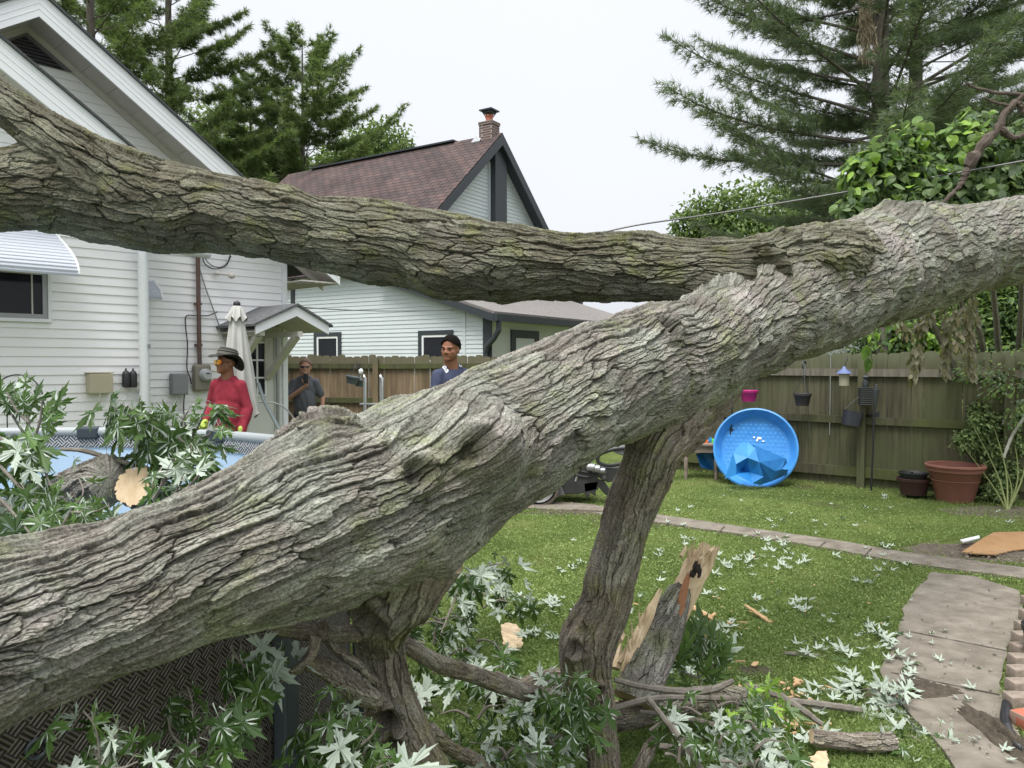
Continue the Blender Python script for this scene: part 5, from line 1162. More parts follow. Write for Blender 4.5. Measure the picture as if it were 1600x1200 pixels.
body = xpts(head_prims(1.0, 1.08), HM)+[('ell', rp_(0, .01, sh-.12), (.15, .10, .2), R), ('ell', rp_(0, .01, 1.0), (.15, .11, .18), R),
    ('cap', shL, elL, .048, .038), ('cap', elL, wrL, .038, .027), ('cap', shR, elR, .048, .038), ('cap', elR, wrR, .038, .027), ('cap', hc+Vector((.0, .03, -.10)), rp_(0, .01, sh-.0), .064, .075)]
for h, k, a, f in lg: body += [('cap', h, k, .075, .05), ('cap', k, a, .05, .035), ('cap', a-UP*.04, a-UP*.05+f*.14, .035, .03)]
blob('body', body, M_skin1, RM, .009, 3)
M_red = mat('red_shirt', (.20, .012, .028), .9, color2=(.27, .02, .04), scale=9, bump=.004)
shirt = [('ell', rp_(0, .0, sh-.17), (.175, .115, .24), R), ('ell', rp_(0, -.02, sh-.36), (.178, .13, .26), R), ('ell', rp_(0, -.01, sh-.48), (.180, .13, .17), R), ('cap', shL+UP*.01, shR+UP*.01, .060, .060), ('cap', shL, rp_(0, 0, sh+.03), .05, .055), ('cap', shR, rp_(0, 0, sh+.03), .05, .055), ('cap', rp_(-.07, 0, sh+.035), rp_(.07, 0, sh+.035), .055, .055),
         ('cap', shL, elL, .070, .058), ('cap', elL, wrL, .058, .044), ('cap', shR, elR, .062, .052), ('cap', elR, wrR, .052, .042)]
blob('shirt', shirt, M_red, RM, .012, 5)
tr = [('ell', rp_(0, 0, .95), (.17, .125, .14), R)]
for h, k, a, f in lg: tr += [('cap', h, k, .095, .07), ('cap', k, a, .07, .06)]
blob('trousers', tr, mat('black_cloth', (.012, .012, .015), .9), RM, .016, 4)
sho = []
for h, k, a, f in lg: sho += [('cap', a-UP*.045-f*.03, a-UP*.052+f*.17, .046, .036)]
blob('boots', sho, mat('boot_brown', (.06, .04, .03), .7), RM, .012, 3)
M_glove = mat('lime_glove', (.33, .46, .06), .8, color2=(.42, .52, .12), scale=40)
for wr, d, sd in ((wrR, Vector((-.02, -.1, -1)), Vector((-.6, -.6, 0))), (wrL, Vector((.2, -.8, -.5)), Vector((.5, 0, .8)))):
    blob('glove', [('cap', wr+UP*.03*(1 if d.z < -.6 else 0), wr+d*.04, .040, .036)]+hand_prims(wr+d*.02, d, sd, 1, .8, 1.12), M_glove, RM, .006, 2)
hat = thing('sun_hat', '', '') if False else None
def hat_mesh():
    n = 48; V = []; prof = [(.0, .132, 0), (.05, .130, 0), (.082, .122, 0), (.092, .10, 0), (.096, .055, 0), (.099, .045, 1), (.125, .036, 1), (.168, .030, 1), (.172, .028, 1), (.168, .024, 1), (.12, .032, 1), (.09, .04, 1)]
    for r, z, b in prof:
        for j in range(n):
            a = 2*math.pi*j/n; k = (r-.095)/.066 if b else 0; k = max(0, k)
            dz = k*(.028*math.cos(2*a)-.052*max(0, math.sin(a))**1.5-.02*math.sin(a)*0)
            V.append((r*math.cos(a)*.95, r*math.sin(a)*1.08, z+dz))
    Fq = [(i*n+j, i*n+(j+1) % n, (i+1)*n+(j+1) % n, (i+1)*n+j) for i in range(len(prof)-1) for j in range(n)]
    return np_mesh('hat', V, Fq)
hm = hat_mesh(); hm.transform(HM @ Matrix.Translation((0, .012, .022)) @ Matrix.Rotation(rad(-9), 4, 'X'))
ht = link('hat', hm, mat('hat_charcoal', (.018, .019, .017), .9, color2=(.035, .035, .03), scale=20), RM)
hb = MB(); hb.lathe((0, 0, 0), [(.0995, .05), (.100, .058), (.099, .072), (.0985, .078)], 40); hb.lathe((0, 0, 0), [(.098, .088), (.0985, .094), (.097, .1)], 40); o = hb.build('hat_band', mat('hat_band', (.13, .125, .11), .9), ht, smooth=True); 
o.data.transform(Matrix.Translation(worldloc(ht)) if False else Matrix.Translation(-worldloc(ht)) @ HM @ Matrix.Translation((0, .012, .022)) @ Matrix.Rotation(rad(-9), 4, 'X') @ Matrix.Scale(.955, 4, (1, 0, 0)) @ Matrix.Scale(1.085, 4, (0, 1, 0)) @ Matrix.Translation(worldloc(ht)))
def glasses(HMx, mt, parent, w=.074, hgt=.020, wrap=True, frame_=None):
    m = MB(); n = 14
    for s_ in (-1, 1):
        outer = []; 
        for i in range(n):
            a = 2*math.pi*i/n; x = s_*(.034+.030*math.copysign(abs(math.cos(a))**.7, math.cos(a))); z = .0+hgt*math.copysign(abs(math.sin(a))**.7, math.sin(a)); y = -.0935+2.6*(x*x)*1.2
            outer.append(Vector((x, y, z+.001)))
        m.prism([HMx @ p for p in outer], HMx.to_3x3() @ Vector((0, -.003, 0)))
    o = m.build('sunglasses', mt, parent)
    m = MB(); m.tube([HMx @ Vector(p) for p in ((-.012, -.096, .006), (0, -.099, .007), (.012, -.096, .006))], .003, 6)
    for s_ in (-1, 1): m.tube([HMx @ Vector(p) for p in ((s_*.066, -.078, .008), (s_*.082, -.03, .008), (s_*.085, .012, .004))], .003, 6)
    m.build('glasses_frame', frame_ or M_black, o)
def lens_mat():
    m = bpy.data.materials.new('mirror_lens'); m.use_nodes = True; t, b = nodes(m); b.inputs['Roughness'].default_value = .12; b.inputs['Metallic'].default_value = .55
    co = N(t, 'ShaderNodeTexCoord'); n = N(t, 'ShaderNodeTexNoise'); n.inputs['Scale'].default_value = 28; t.links.new(co.outputs['Object'], n.inputs['Vector'])
    t.links.new(ramp(t, n.outputs[0], [(.38, (.75, .10, .02)), (.5, (.95, .50, .03)), (.62, (.8, .75, .15))]), b.inputs['Base Color']); return m
glasses(HM, lens_mat(), RM, hgt=.024)
def hair(name, HMx, mt, parent, r=(.082, .100, .092), z0=-.012, front=-.058, c=(0, .02, .034)):
    """short cropped hair: a cap that stops at a hairline and round the ears"""
    n, k = 48, 24; V = []; Fq = []; rng = np.random.RandomState(3)
    for i in range(k+1):
        for j in range(n):
            a = 2*math.pi*j/n; fr = max(0, -math.sin(a)); 
            low = .28 if math.sin(a) > .1 else .0
            lim = math.pi*(.47+.20*max(0, math.sin(a))-.145*fr**2+.03*abs(math.cos(a))+.012*math.sin(a*17)); th = lim*i/k
            rr = 1+.035*rng.rand(); V.append((c[0]+r[0]*math.sin(th)*math.cos(a)*rr, c[1]+r[1]*math.sin(th)*math.sin(a)*rr, c[2]+r[2]*math.cos(th)*rr))
    for i in range(k):
        for j in range(n): Fq.append((i*n+j, i*n+(j+1) % n, (i+1)*n+(j+1) % n, (i+1)*n+j))
    me = np_mesh(name, V, Fq); me.transform(HMx); o = link(name, me, mt, parent)
    md = o.modifiers.new('t', 'SOLIDIFY'); md.thickness = .006; md.offset = -1; return o
M_hairb = mat('black_hair', (.004, .0035, .003), .95, color2=(.012, .01, .009), scale=160, bump=.006, spec=.1)
hair('hair', HM, M_hairb, RM)
# -- man in grey with phone
Yg = 12.2; hc = P(477, 573.5, Yg); HM = head_xf(hc, rad(12), 0) @ Matrix.Scale(1.10, 4)
GM = add_person((hc.x, Yg), 'man in a grey polo shirt holding up a phone by the rear fence')
bx, by = hc.x-.01, Yg+.02; R = RZ(rad(8)).to_3x3(); sh = hc.z-.215
shL, shR = rp_(-.165, 0, sh-.03), rp_(.165, 0, sh-.03); elL, wrL = rp_(-.27, -.05, sh-.30), Vector(P(479, 602, Yg-.28)); elR, wrR = rp_(.265, .02, sh-.28), rp_(.27, -.04, sh-.50)
lg = legs(bx, by, rad(8), .88, None)
body = xpts(head_prims(1.0, 1.1), HM)+[('ell', rp_(0, .01, sh-.14), (.15, .10, .2), R), ('ell', rp_(0, .0, 1.0), (.15, .12, .2), R), ('cap', shL, elL, .045, .040), ('cap', elL, wrL, .040, .027), ('cap', shR, elR, .045, .040), ('cap', elR, wrR, .040, .028),
    ('cap', hc+Vector((.0, .04, -.12)), rp_(0, .01, sh), .058, .07)]
for h, k, a, f in lg: body += [('cap', h, k, .075, .05), ('cap', k, a, .05, .035), ('cap', a-UP*.04, a-UP*.05+f*.14, .035, .03)]
phc = P(478, 591.5, Yg-.33)
body += hand_prims(wrL, (phc-wrL)+UP*.02, Vector((-.9, -.2, .2)), -1, 1.0, 1.0)+hand_prims(wrR, (0, -.15, -1), (-.3, -1, 0), -1, .5, 1.0)
blob('body', body, M_skin2, GM, .008, 2)
M_polo = mat('grey_polo', (.085, .09, .105), .85, color2=(.12, .125, .14), scale=8, bump=.003)
shirt = [('ell', rp_(0, .0, sh-.17), (.175, .12, .24), R), ('ell', rp_(0, -.03, sh-.34), (.175, .15, .25), R), ('ell', rp_(0, -.02, sh-.46), (.17, .14, .18), R), ('cap', shL+UP*-.01, shR+UP*-.01, .056, .056), ('cap', shL, rp_(0, 0, sh+.03), .05, .055), ('cap', shR, rp_(0, 0, sh+.03), .05, .055), ('cap', rp_(-.06, 0, sh+.035), rp_(.06, 0, sh+.035), .05, .05),
         ('cap', shL, shL.lerp(elL, .72), .068, .066), ('cap', shR, shR.lerp(elR, .72), .068, .066)]
blob('polo_shirt', shirt, M_polo, GM, .012, 5)
m = MB(); m.tube([rp_(-.075, -.02, sh+.06), rp_(-.05, -.085, sh+.03), rp_(-.005, -.115, sh-.04)], .017, 6); m.tube([rp_(.075, -.02, sh+.06), rp_(.05, -.085, sh+.03), rp_(.005, -.115, sh-.04)], .017, 6); m.build('collar', M_polo, GM, smooth=True)
tr = [('ell', rp_(0, -.01, .92), (.17, .13, .14), R)]
for h, k, a, f in lg: tr += [('cap', h, k, .095, .07), ('cap', k, a, .07, .06)]
blob('trousers', tr, mat('navy_cloth', (.015, .018, .035), .9), GM, .016, 4)
sho = []
for h, k, a, f in lg: sho += [('cap', a-UP*.045-f*.03, a-UP*.052+f*.17, .046, .036)]
blob('shoes', sho, mat('boot_brown', (.06, .04, .03)), GM, .012, 3)
glasses(HM, M_lens, GM, hgt=.017); hair('hair', HM, mat('buzz_hair', (.16, .10, .07), .9, color2=(.24, .16, .12), scale=100), GM, r=(.079, .098, .090))
m = MB(); m.box(phc, (.075, .010, .155), (1, .1, 0), (.0, .1, 1)); ph = single(m, 'phone', M_black, 'black phone held up by the man in the grey polo', 'phone', tuple(phc), bevel=.006)
m = MB(); m.box(phc+Vector((.018, -.0065, .05)), (.022, .004, .035), (1, .1, 0), (0, .1, 1)); m.build('camera_bump', M_dkgrey, ph)
# -- man in navy on the loader platform
Yn = 8.2; hc = P(703, 546, Yn); HM = head_xf(hc, rad(-20), rad(2), rad(3)) @ Matrix.Scale(1.13, 4)
zb = .26
NM = add_person((hc.x+.02, Yn), 'man with black hair in a navy long sleeved shirt with white print, behind the trunk', zb)
bx, by = P(706, 560, Yn).x, Yn+.06; R = RZ(rad(28)).to_3x3(); sh = hc.z-.235
sh -= .01; shL, shR = rp_(-.165, 0, sh-.03), rp_(.16, 0, sh-.03); elL, wrL = rp_(-.24, -.06, sh-.30), rp_(-.04, -.25, sh-.36); elR, wrR = rp_(.27, -.03, sh-.28), rp_(.12, -.24, sh-.34)
lg = legs(bx, by, rad(28), .92, None)
lg = [(h+UP*zb, k+UP*zb, a+UP*zb, f) for h, k, a, f in lg]
body = xpts(head_prims(1.06, 1.12), HM)+[('ell', rp_(0, .01, sh-.14), (.15, .10, .2), R), ('ell', rp_(0, .0, 1.0+zb), (.15, .12, .2), R), ('cap', shL, elL, .045, .040), ('cap', elL, wrL, .040, .027), ('cap', shR, elR, .045, .040), ('cap', elR, wrR, .040, .028),
    ('cap', hc+Vector((.0, .04, -.12)), rp_(0, .01, sh), .074, .085)]
for h, k, a, f in lg: body += [('cap', h, k, .075, .05), ('cap', k, a, .05, .035), ('cap', a-UP*.04, a-UP*.05+f*.14, .035, .03)]
body += hand_prims(wrL, (.5, -.7, -.2), (0, 0, 1), 1, 1.0)+hand_prims(wrR, (-.3, -.8, -.2), (0, 0, 1), -1, 1.0)
blob('body', body, M_skin3, NM, .008, 2)
M_navy = mat('navy_shirt', (.03, .037, .08), .9, color2=(.05, .058, .11), scale=9, bump=.004)
shirt = [('ell', rp_(0, .0, sh-.15), (.18, .125, .23), R), ('ell', rp_(0, -.02, sh-.34), (.18, .14, .25), R), ('cap', shL, shR, .062, .062), ('cap', shL, rp_(0, 0, sh+.04), .055, .055), ('cap', shR, rp_(0, 0, sh+.04), .055, .055), ('cap', rp_(-.06, 0, sh+.04), rp_(.06, 0, sh+.04), .055, .055),
         ('cap', shL, elL, .072, .060), ('cap', elL, wrL, .060, .045), ('cap', shR, elR, .070, .058), ('cap', elR, wrR, .058, .044)]
so_ = blob('shirt', shirt, M_navy, NM, .012, 5)
tr = [('ell', rp_(0, -.01, .95+zb), (.17, .13, .14), R)]
for h, k, a, f in lg: tr += [('cap', h, k, .095, .07), ('cap', k, a, .07, .06)]
blob('trousers', tr, mat('navy_cloth', (.015, .018, .035)), NM, .016, 4)
sho = []
for h, k, a, f in lg: sho += [('cap', a-UP*.045-f*.03, a-UP*.052+f*.17, .046, .036)]
blob('boots', sho, mat('boot_brown', (.06, .04, .03)), NM, .012, 3)
hair('hair', HM, M_hairb, NM, r=(.086, .104, .100), c=(0, .022, .036))
# eyes and brows (small dark almond shapes)
for HMx, par in ((HM, NM),):
    for s_ in (-1, 1):
        m = MB(); m.ball((0, 0, 0), (.011, .005, .0055), 10); 
        for i in range(len(m.v)): m.v[i] = tuple(HMx @ (Vector(m.v[i])+Vector((s_*.032, -.0775, -.001))))
        m.build('eye', mat('eye_dark', (.02, .015, .012), .3), par, smooth=True)
        m = MB(); m.tube([HMx @ Vector(p) for p in ((s_*.050, -.072, .017), (s_*.032, -.084, .0215), (s_*.014, -.088, .018))], .0042, 6); m.build('eyebrow', M_hairb, par)
# white prints on the sleeve and the chest: wrapped onto the shirt by ray casting from in front of it
M_print = mat('white_print', (.75, .77, .80), .7)
dg = bpy.context.evaluated_depsgraph_get()
def decal(uvquad, nu, nv, holes, name, Yc=Yn):
    dg.update(); off = worldloc(NM); m = MB(); (a, b, c, d) = [Vector((u, v)) for u, v in uvquad]
    def hit(s_, t_):
        p = a.lerp(b, s_).lerp(d.lerp(c, s_), t_); r = ray(p.x, p.y); o_ = Vector((0, 0, CAMZ))-off
        ok, loc, nrm, _ = so_.ray_cast(o_, r.normalized()); return (loc+off+nrm*.004) if ok else None
    for i in range(nu):
        for j in range(nv):
            if holes(i, j): continue
            q = [hit(i/nu, j/nv), hit((i+1)/nu, j/nv), hit((i+1)/nu, (j+1)/nv), hit(i/nu, (j+1)/nv)]
            if all(q): m.face(q)
    if m.f: m.build(name, M_print, NM)
PAT = ["#########", "#..#.###.", "#.##..#.#", "#..#.#..#", "#########"]
decal([(717, 567.5), (724, 568), (724, 573.5), (718, 573)], 9, 5, lambda i, j: PAT[j][i] == '.', 'chest_print')
PAT2 = ["##.######.######", "#..#.##.##.##.##", "##..##.###.#..##", "#.##.#..#.##.###", "####.####.#####.", "###..####..####."]
decal([(688.5, 570), (694, 567.5), (702, 580.5), (697, 583)], 6, 16, lambda i, j: PAT2[i][j] == '.', 'sleeve_print')
# ---------------------------------------------------------------- foliage builders
RNG = np.random.RandomState(11)
def maple_outline(det=2):
    """half outline of a silver maple leaf (deep lobes), mirrored; base of the blade at (0,0), tip at (0,1)"""
    if det == 2:
        h = [(0, 0), (.05, -.03), (.12, -.15), (.17, -.09), (.34, -.22), (.27, -.10), (.40, -.07), (.24, .01), (.12, .08), (.08, .15), (.17, .23), (.31, .24), (.32, .33), (.50, .42), (.41, .46), (.55, .66), (.36, .55), (.30, .57), (.21, .42), (.10, .31), (.05, .33), (.065, .50), (.18, .61), (.11, .65), (.14, .78), (.06, .80), (0, 1.1)]
    elif det == 1:
        h = [(.0, .0), (.12, -.12), (.38, -.14), (.10, .14), (.33, .28), (.54, .62), (.28, .50), (.05, .33), (.17, .62), (.07, .80), (.0, 1.08)]
    else:
        h = [(.0, .0), (.34, -.12), (.08, .15), (.52, .60), (.05, .33), (.14, .66), (.0, 1.08)]
    return np.array(h+[(-x, y) for x, y in h[-2:0:-1]], float)
def leaf_template(kind):
    if kind[0] == 'm':
        o = maple_outline(int(kind[1])); c = np.array([[0, .27]])
    elif kind == 'heart':
        o = np.array([(0, 0), (.22, -.10), (.42, .02), (.47, .28), (.36, .58), (.16, .85), (0, 1.05), (-.16, .85), (-.36, .58), (-.47, .28), (-.42, .02), (-.22, -.10)], float); c = np.array([[0, .38]])
    elif kind == 'needle':
        return np.array([(-.05, 0), (.05, 0), (0, 1)], float), np.array([[0, 1, 2]])
    elif kind == 'oval':
        o = np.array([(0, 0), (.22, .25), (.25, .55), (.12, .85), (0, 1), (-.12, .85), (-.25, .55), (-.22, .25)], float); c = np.array([[0, .5]])
    else:
        o = np.array([(0, 0), (.28, .45), (0, 1), (-.28, .45)], float); return o, np.array([[0, 1, 2], [0, 2, 3]])
    P2 = np.vstack([o, c]); n = len(o)
    return P2, np.array([[i, (i+1) % n, n] for i in range(n)])
def leaves_mesh(pos, dirv, nrm, size, kind='m2', droop=.55, fold=.4, rnd_=None, petiole=0.0):
    """one triangle mesh holding a leaf at every pos: dirv is base-to-tip, nrm the upper side"""
    T, Fc = leaf_template(kind); n = len(pos); k = len(T)
    d = dirv/np.linalg.norm(dirv, axis=1)[:, None]; s = np.cross(d, nrm); s /= np.maximum(np.linalg.norm(s, axis=1), 1e-6)[:, None]; u = np.cross(s, d)
    x, y = T[:, 0], T[:, 1]
    fo = RNG.uniform(.2, 1.6, n)[:, None]*fold; dr = RNG.uniform(.0, 1.7, n)[:, None]*droop
    rr2 = (x**2+y**2)[None, :]; an_ = np.arctan2(x, y+.05)[None, :]
    z = -fo*np.abs(x)[None, :]**1.3*.7-dr*rr2*.65+.13*np.sin(an_*RNG.uniform(2.5, 4.5, n)[:, None]+RNG.uniform(0, 6.3, n)[:, None])*rr2+RNG.uniform(-.04, .04, (n, k))
    V = pos[:, None, :]+size[:, None, None]*(s[:, None, :]*x[None, :, None]+d[:, None, :]*y[None, :, None]+u[:, None, :]*z[:, :, None])
    Fq = (Fc[None]+(np.arange(n)*k)[:, None, None]).reshape(-1, 3)
    r = np.repeat(rnd_ if rnd_ is not None else RNG.rand(n), k)
    V = V.reshape(-1, 3)
    if petiole > 0:
        pl = size*petiole; back = pos-d*pl[:, None]*.8+u*pl[:, None]*.45; w = (size*.012+.0006)[:, None]
        PV = np.stack([back+s*w, back-s*w, pos], 1).reshape(-1, 3); PF = np.arange(3*n).reshape(n, 3)+len(V); V = np.vstack([V, PV]); Fq = np.vstack([Fq, PF]); r = np.concatenate([r, np.full(3*n, .98)])
    return V, Fq, r
def unit(v): return v/np.maximum(np.linalg.norm(v, axis=-1, keepdims=True), 1e-9)
def spray(name, specs, label, cat, size=.10, per_m=95, spread=.13, kind='m2', pale=.25, group=None, parent=None, droop=1.0, mt=None, twigm=None, loc=None, up=.0, twigs=True, tr=.006):
    """a leafy branch: each spec is a list of (u, v, Y) along a twig; leaves hang in clusters around it"""
    Pn, Dn, Nn, Sz = [], [], [], []; tms = []
    if kind[0] == 'm': size *= .84; per_m *= .46; spread *= .78
    for sp in specs:
        pts = catmull([tuple(P(u, v, Y)) for u, v, Y in sp], 40); seg = np.linalg.norm(np.diff(pts, axis=0), axis=1); L = seg.sum()
        n = max(4, int(L*per_m)); t = np.sort(RNG.rand(n)**.75); idx = np.clip((t*39).astype(int), 0, 38); base = pts[idx]+(pts[idx+1]-pts[idx])*RNG.rand(n)[:, None]
        tan = unit(pts[idx+1]-pts[idx]); out = unit(RNG.randn(n, 3)*np.array([1, 1, .6]))
        off = unit(out+tan*.4)*(spread*RNG.uniform(.25, 1, n)**.8)[:, None]; 
        p = base+off+np.array([0, 0, -.25])*spread*droop*RNG.rand(n)[:, None]
        d = unit(off/spread*.5+tan*.3+np.array([0, 0, -1.0])*droop*RNG.uniform(.3, 1.2, n)[:, None]+np.array([0, 0, 1.0])*up)
        nn = unit(np.array([0, 0, 1.0])+off/spread*.45+RNG.randn(n, 3)*.25+np.array([0, -.7, 0])); nf = nn-d*(nn*d).sum(1)[:, None]; nn = np.where((nf@np.array([0, -1, .35]) < 0)[:, None], -nn, nn); flip = RNG.rand(n) < pale; nn[flip] *= -1
        Pn.append(p); Dn.append(d); Nn.append(nn); Sz.append(size*RNG.uniform(.55, 1.2, n))
        if twigs:
            tm = MB(); tms.append(tm); tm.tube([tuple(q) for q in pts[::3]], [tr*(1.1-.7*i/13) for i in range(len(pts[::3]))], 6)
            for i in range(0, n, 2 if n < 400 else 5): tm.tube([tuple(base[i]), tuple(base[i]+off[i]*.5+np.array([0, 0, .01])), tuple(p[i])], [tr*.3, tr*.22, tr*.15], 3, cap=False)
    p, d, nn, sz = [np.concatenate(x) for x in (Pn, Dn, Nn, Sz)]
    V, Fq, r = leaves_mesh(p, d, nn, sz, kind, petiole=.5 if kind[0] == 'm' else 0)
    loc = tuple(p.mean(0)) if loc is None else loc
    root = parent or thing(name, label, cat, loc, group)
    link('leaves', np_mesh('leaves', V, Fq, False, attrs={'rnd': r}), mt or M_leaf, root)
    for tm in tms: tm.build('twig', twigm or M_twig, root, smooth=True)
    return root
GB = 'leafy maple branches torn from the fallen tree'
# left of the trunk, over the pool
spray('maple_branch', [[(-60, 700, 2.3), (-10, 720, 2.25), (40, 770, 2.2), (90, 800, 2.15)], [(-40, 660, 2.4), (10, 690, 2.35), (50, 700, 2.3), (80, 760, 2.25)], [(-30, 780, 2.2), (40, 800, 2.2), (100, 830, 2.15), (150, 845, 2.1)],
                       [(-40, 740, 2.1), (10, 790, 2.1), (60, 850, 2.05)], [(0, 700, 2.3), (50, 745, 2.3), (75, 790, 2.2)]], 'dense cluster of drooping green maple leaves at the left edge above the trunk', 'branch', .135, 75, .10, pale=.06, group=GB)
spray('maple_branch', [[(50, 800, 2.9), (48, 720, 2.9), (45, 660, 2.9), (40, 615, 2.9)], [(48, 700, 2.9), (62, 660, 2.9), (66, 625, 2.9)], [(46, 690, 2.95), (20, 650, 2.95), (0, 620, 2.95)], [(45, 660, 2.9), (25, 640, 2.9), (10, 612, 2.9)]],
      'upright spray of narrow maple leaves in front of the wrought iron hoop', 'branch', .12, 55, .13, pale=.12, group=GB, up=1.0, droop=.6)
spray('maple_branch', [[(262, 790, 2.55), (272, 740, 2.55), (255, 695, 2.5), (225, 655, 2.5), (195, 640, 2.5), (180, 642, 2.5)], [(260, 700, 2.5), (240, 690, 2.5), (215, 670, 2.5)], [(275, 730, 2.5), (262, 690, 2.5), (235, 665, 2.45), (215, 650, 2.45)], [(270, 730, 2.5), (295, 715, 2.45), (312, 705, 2.45)], [(262, 715, 2.45), (250, 735, 2.42), (240, 750, 2.4)], [(290, 740, 2.5), (305, 710, 2.5), (285, 690, 2.45), (262, 672, 2.45)], [(230, 650, 2.45), (250, 690, 2.45), (262, 720, 2.45)]],
      'large drooping bunch of dark green maple leaves in front of the pool rim', 'branch', .13, 120, .09, pale=.07, group=GB, droop=1.3)
spray('maple_branch', [[(272, 745, 3.0), (285, 705, 3.0), (308, 670, 3.0), (322, 635, 3.0)], [(295, 690, 3.0), (325, 680, 3.0), (342, 665, 3.0)], [(285, 700, 3.0), (283, 665, 3.0), (295, 640, 3.0)], [(295, 700, 3.0), (315, 695, 3.0), (330, 690, 3.0)]],
      'bunch of maple leaves partly covering the red shirt', 'branch', .12, 100, .09, pale=.10, group=GB, up=.2, droop=.8)
spray('maple_branch', [[(262, 800, 2.2), (275, 770, 2.2), (285, 745, 2.2)], [(270, 780, 2.2), (295, 760, 2.2), (312, 740, 2.2)], [(240, 780, 2.2), (260, 745, 2.2), (255, 735, 2.2)]], 'small maple sprig with one silvery leaf behind the sawn log', 'branch', .10, 60, .07, pale=.2, group=GB, up=.3)
spray('maple_branch', [[(80, 850, 1.75), (110, 800, 1.8), (130, 770, 1.8), (120, 740, 1.85)], [(110, 800, 1.8), (145, 800, 1.75), (170, 790, 1.7)]], 'thin maple sprig in front of the bark covered log', 'branch', .075, 80, .06, pale=.1, group=GB, up=.1, tr=.003)
# below the trunk, in front of the pool wall
spray('maple_branch', [[(150, 1290, 1.35), (155, 1200, 1.38), (150, 1140, 1.38), (130, 1110, 1.38)], [(155, 1200, 1.38), (180, 1150, 1.4), (185, 1125, 1.4)], [(150, 1200, 1.35), (190, 1200, 1.35), (215, 1190, 1.35)]], 'maple sprig with a large silvery leaf, bottom left under the trunk', 'branch', .085, 110, .06, pale=.25, group=GB, droop=1.2, tr=.003)
spray('maple_branch', [[(310, 1260, 1.62), (305, 1180, 1.62), (300, 1100, 1.65), (292, 1072, 1.65)], [(304, 1160, 1.62), (340, 1120, 1.62), (355, 1100, 1.62)], [(304, 1180, 1.62), (270, 1150, 1.62), (262, 1120, 1.62)], [(306, 1200, 1.6), (350, 1190, 1.6), (365, 1170, 1.6)], [(306, 1220, 1.6), (265, 1210, 1.6), (250, 1200, 1.6)]],
      'hanging dark green maple spray under the trunk, left of the hollow stub', 'branch', .09, 130, .08, pale=.10, group=GB, droop=1.3, tr=.004)
spray('maple_branch', [[(400, 985, 2.0), (395, 1010, 1.98), (390, 1040, 1.95), (372, 1065, 1.95)], [(410, 990, 2.0), (425, 1020, 2.0), (430, 1045, 2.0)], [(360, 1010, 1.9), (372, 1030, 1.9), (400, 1060, 1.9)]], 'maple leaves hanging straight below the trunk with pale undersides', 'branch', .115, 140, .08, pale=.22, group=GB, droop=1.5, tr=.004)
spray('maple_branch', [[(560, 1260, 1.9), (545, 1180, 1.9), (540, 1120, 1.92), (530, 1105, 1.92)], [(545, 1160, 1.9), (520, 1130, 1.9), (500, 1125, 1.9)], [(545, 1180, 1.88), (580, 1150, 1.88), (590, 1130, 1.88)], [(550, 1200, 1.85), (500, 1190, 1.85), (475, 1180, 1.85)], [(550, 1220, 1.85), (590, 1200, 1.85), (610, 1190, 1.85)]],
      'fan of green maple leaves in front of the hollow stub', 'branch', .115, 120, .09, pale=.12, group=GB, droop=1.2, tr=.004)
# right of the hollow stub
def heap(u0, u1, v0, v1, Y0, Y1, n, sd):
    r = random.Random(sd); out = []
    for k in range(n):
        u, v = r.uniform(u0, u1), r.uniform(v0, v1); f = (v-v0)/(v1-v0); Y = Y0+(Y1-Y0)*f; a = r.uniform(0, 6.28)
        out.append([(u, v, Y), (u+22*math.cos(a), v+14*math.sin(a)-8, Y), (u+48*math.cos(a), v+26*math.sin(a), Y)])
    return out
spray('maple_branch', heap(660, 790, 930, 1020, 4.3, 3.5, 10, 1)+[[(690, 990, 3.3), (705, 950, 3.4), (720, 915, 3.5), (728, 895, 3.5)], [(735, 900, 4.4), (760, 885, 4.5), (790, 880, 4.5)]], 'heap of silvery maple leaves behind the grey broken side branch', 'branch', .125, 120, .14, kind='m2', pale=.42, group=GB, droop=1.2)
spray('maple_branch', heap(650, 870, 1040, 1130, 3.3, 2.9, 13, 2), 'pile of mixed green and silver maple leaves between the hollow stub and the mossy prop', 'branch', .12, 130, .14, pale=.38, group=GB, droop=.9)
spray('maple_branch', heap(680, 900, 1120, 1215, 2.9, 2.5, 12, 3), 'pile of maple leaves at the bottom edge left of the mossy prop', 'branch', .12, 120, .13, pale=.32, group=GB, droop=.9)
spray('maple_branch', [[(900, 1120, 2.75), (895, 1090, 2.72), (890, 1070, 2.7), (905, 1055, 2.7)], [(895, 1095, 2.72), (870, 1085, 2.7), (850, 1090, 2.7)], [(893, 1090, 2.7), (915, 1100, 2.7), (922, 1120, 2.68)], [(893, 1090, 2.7), (885, 1110, 2.68), (888, 1140, 2.66)]], 'dark green maple tuft hanging against the mossy prop', 'branch', .11, 170, .085, pale=.15, group=GB, droop=1.3, tr=.003)
spray('maple_branch', [[(1095, 1085, 3.6), (1090, 1050, 3.62), (1082, 1020, 3.65), (1075, 1005, 3.65)], [(1090, 1060, 3.6), (1115, 1040, 3.6), (1125, 1020, 3.6)], [(1090, 1060, 3.6), (1060, 1045, 3.6), (1050, 1030, 3.6)], [(1090, 1050, 3.6), (1100, 1010, 3.6), (1100, 990, 3.6)]], 'spiky dark green maple tuft right of the splintered log', 'branch', .13, 150, .10, kind='m1', pale=.15, group=GB, up=.9, droop=.5, tr=.004)
spray('maple_branch', heap(1010, 1190, 1090, 1200, 3.1, 2.75, 12, 5), 'maple leaves piled around the mossy log at the bottom centre right', 'branch', .115, 95, .12, pale=.42, group=GB, droop=.8)
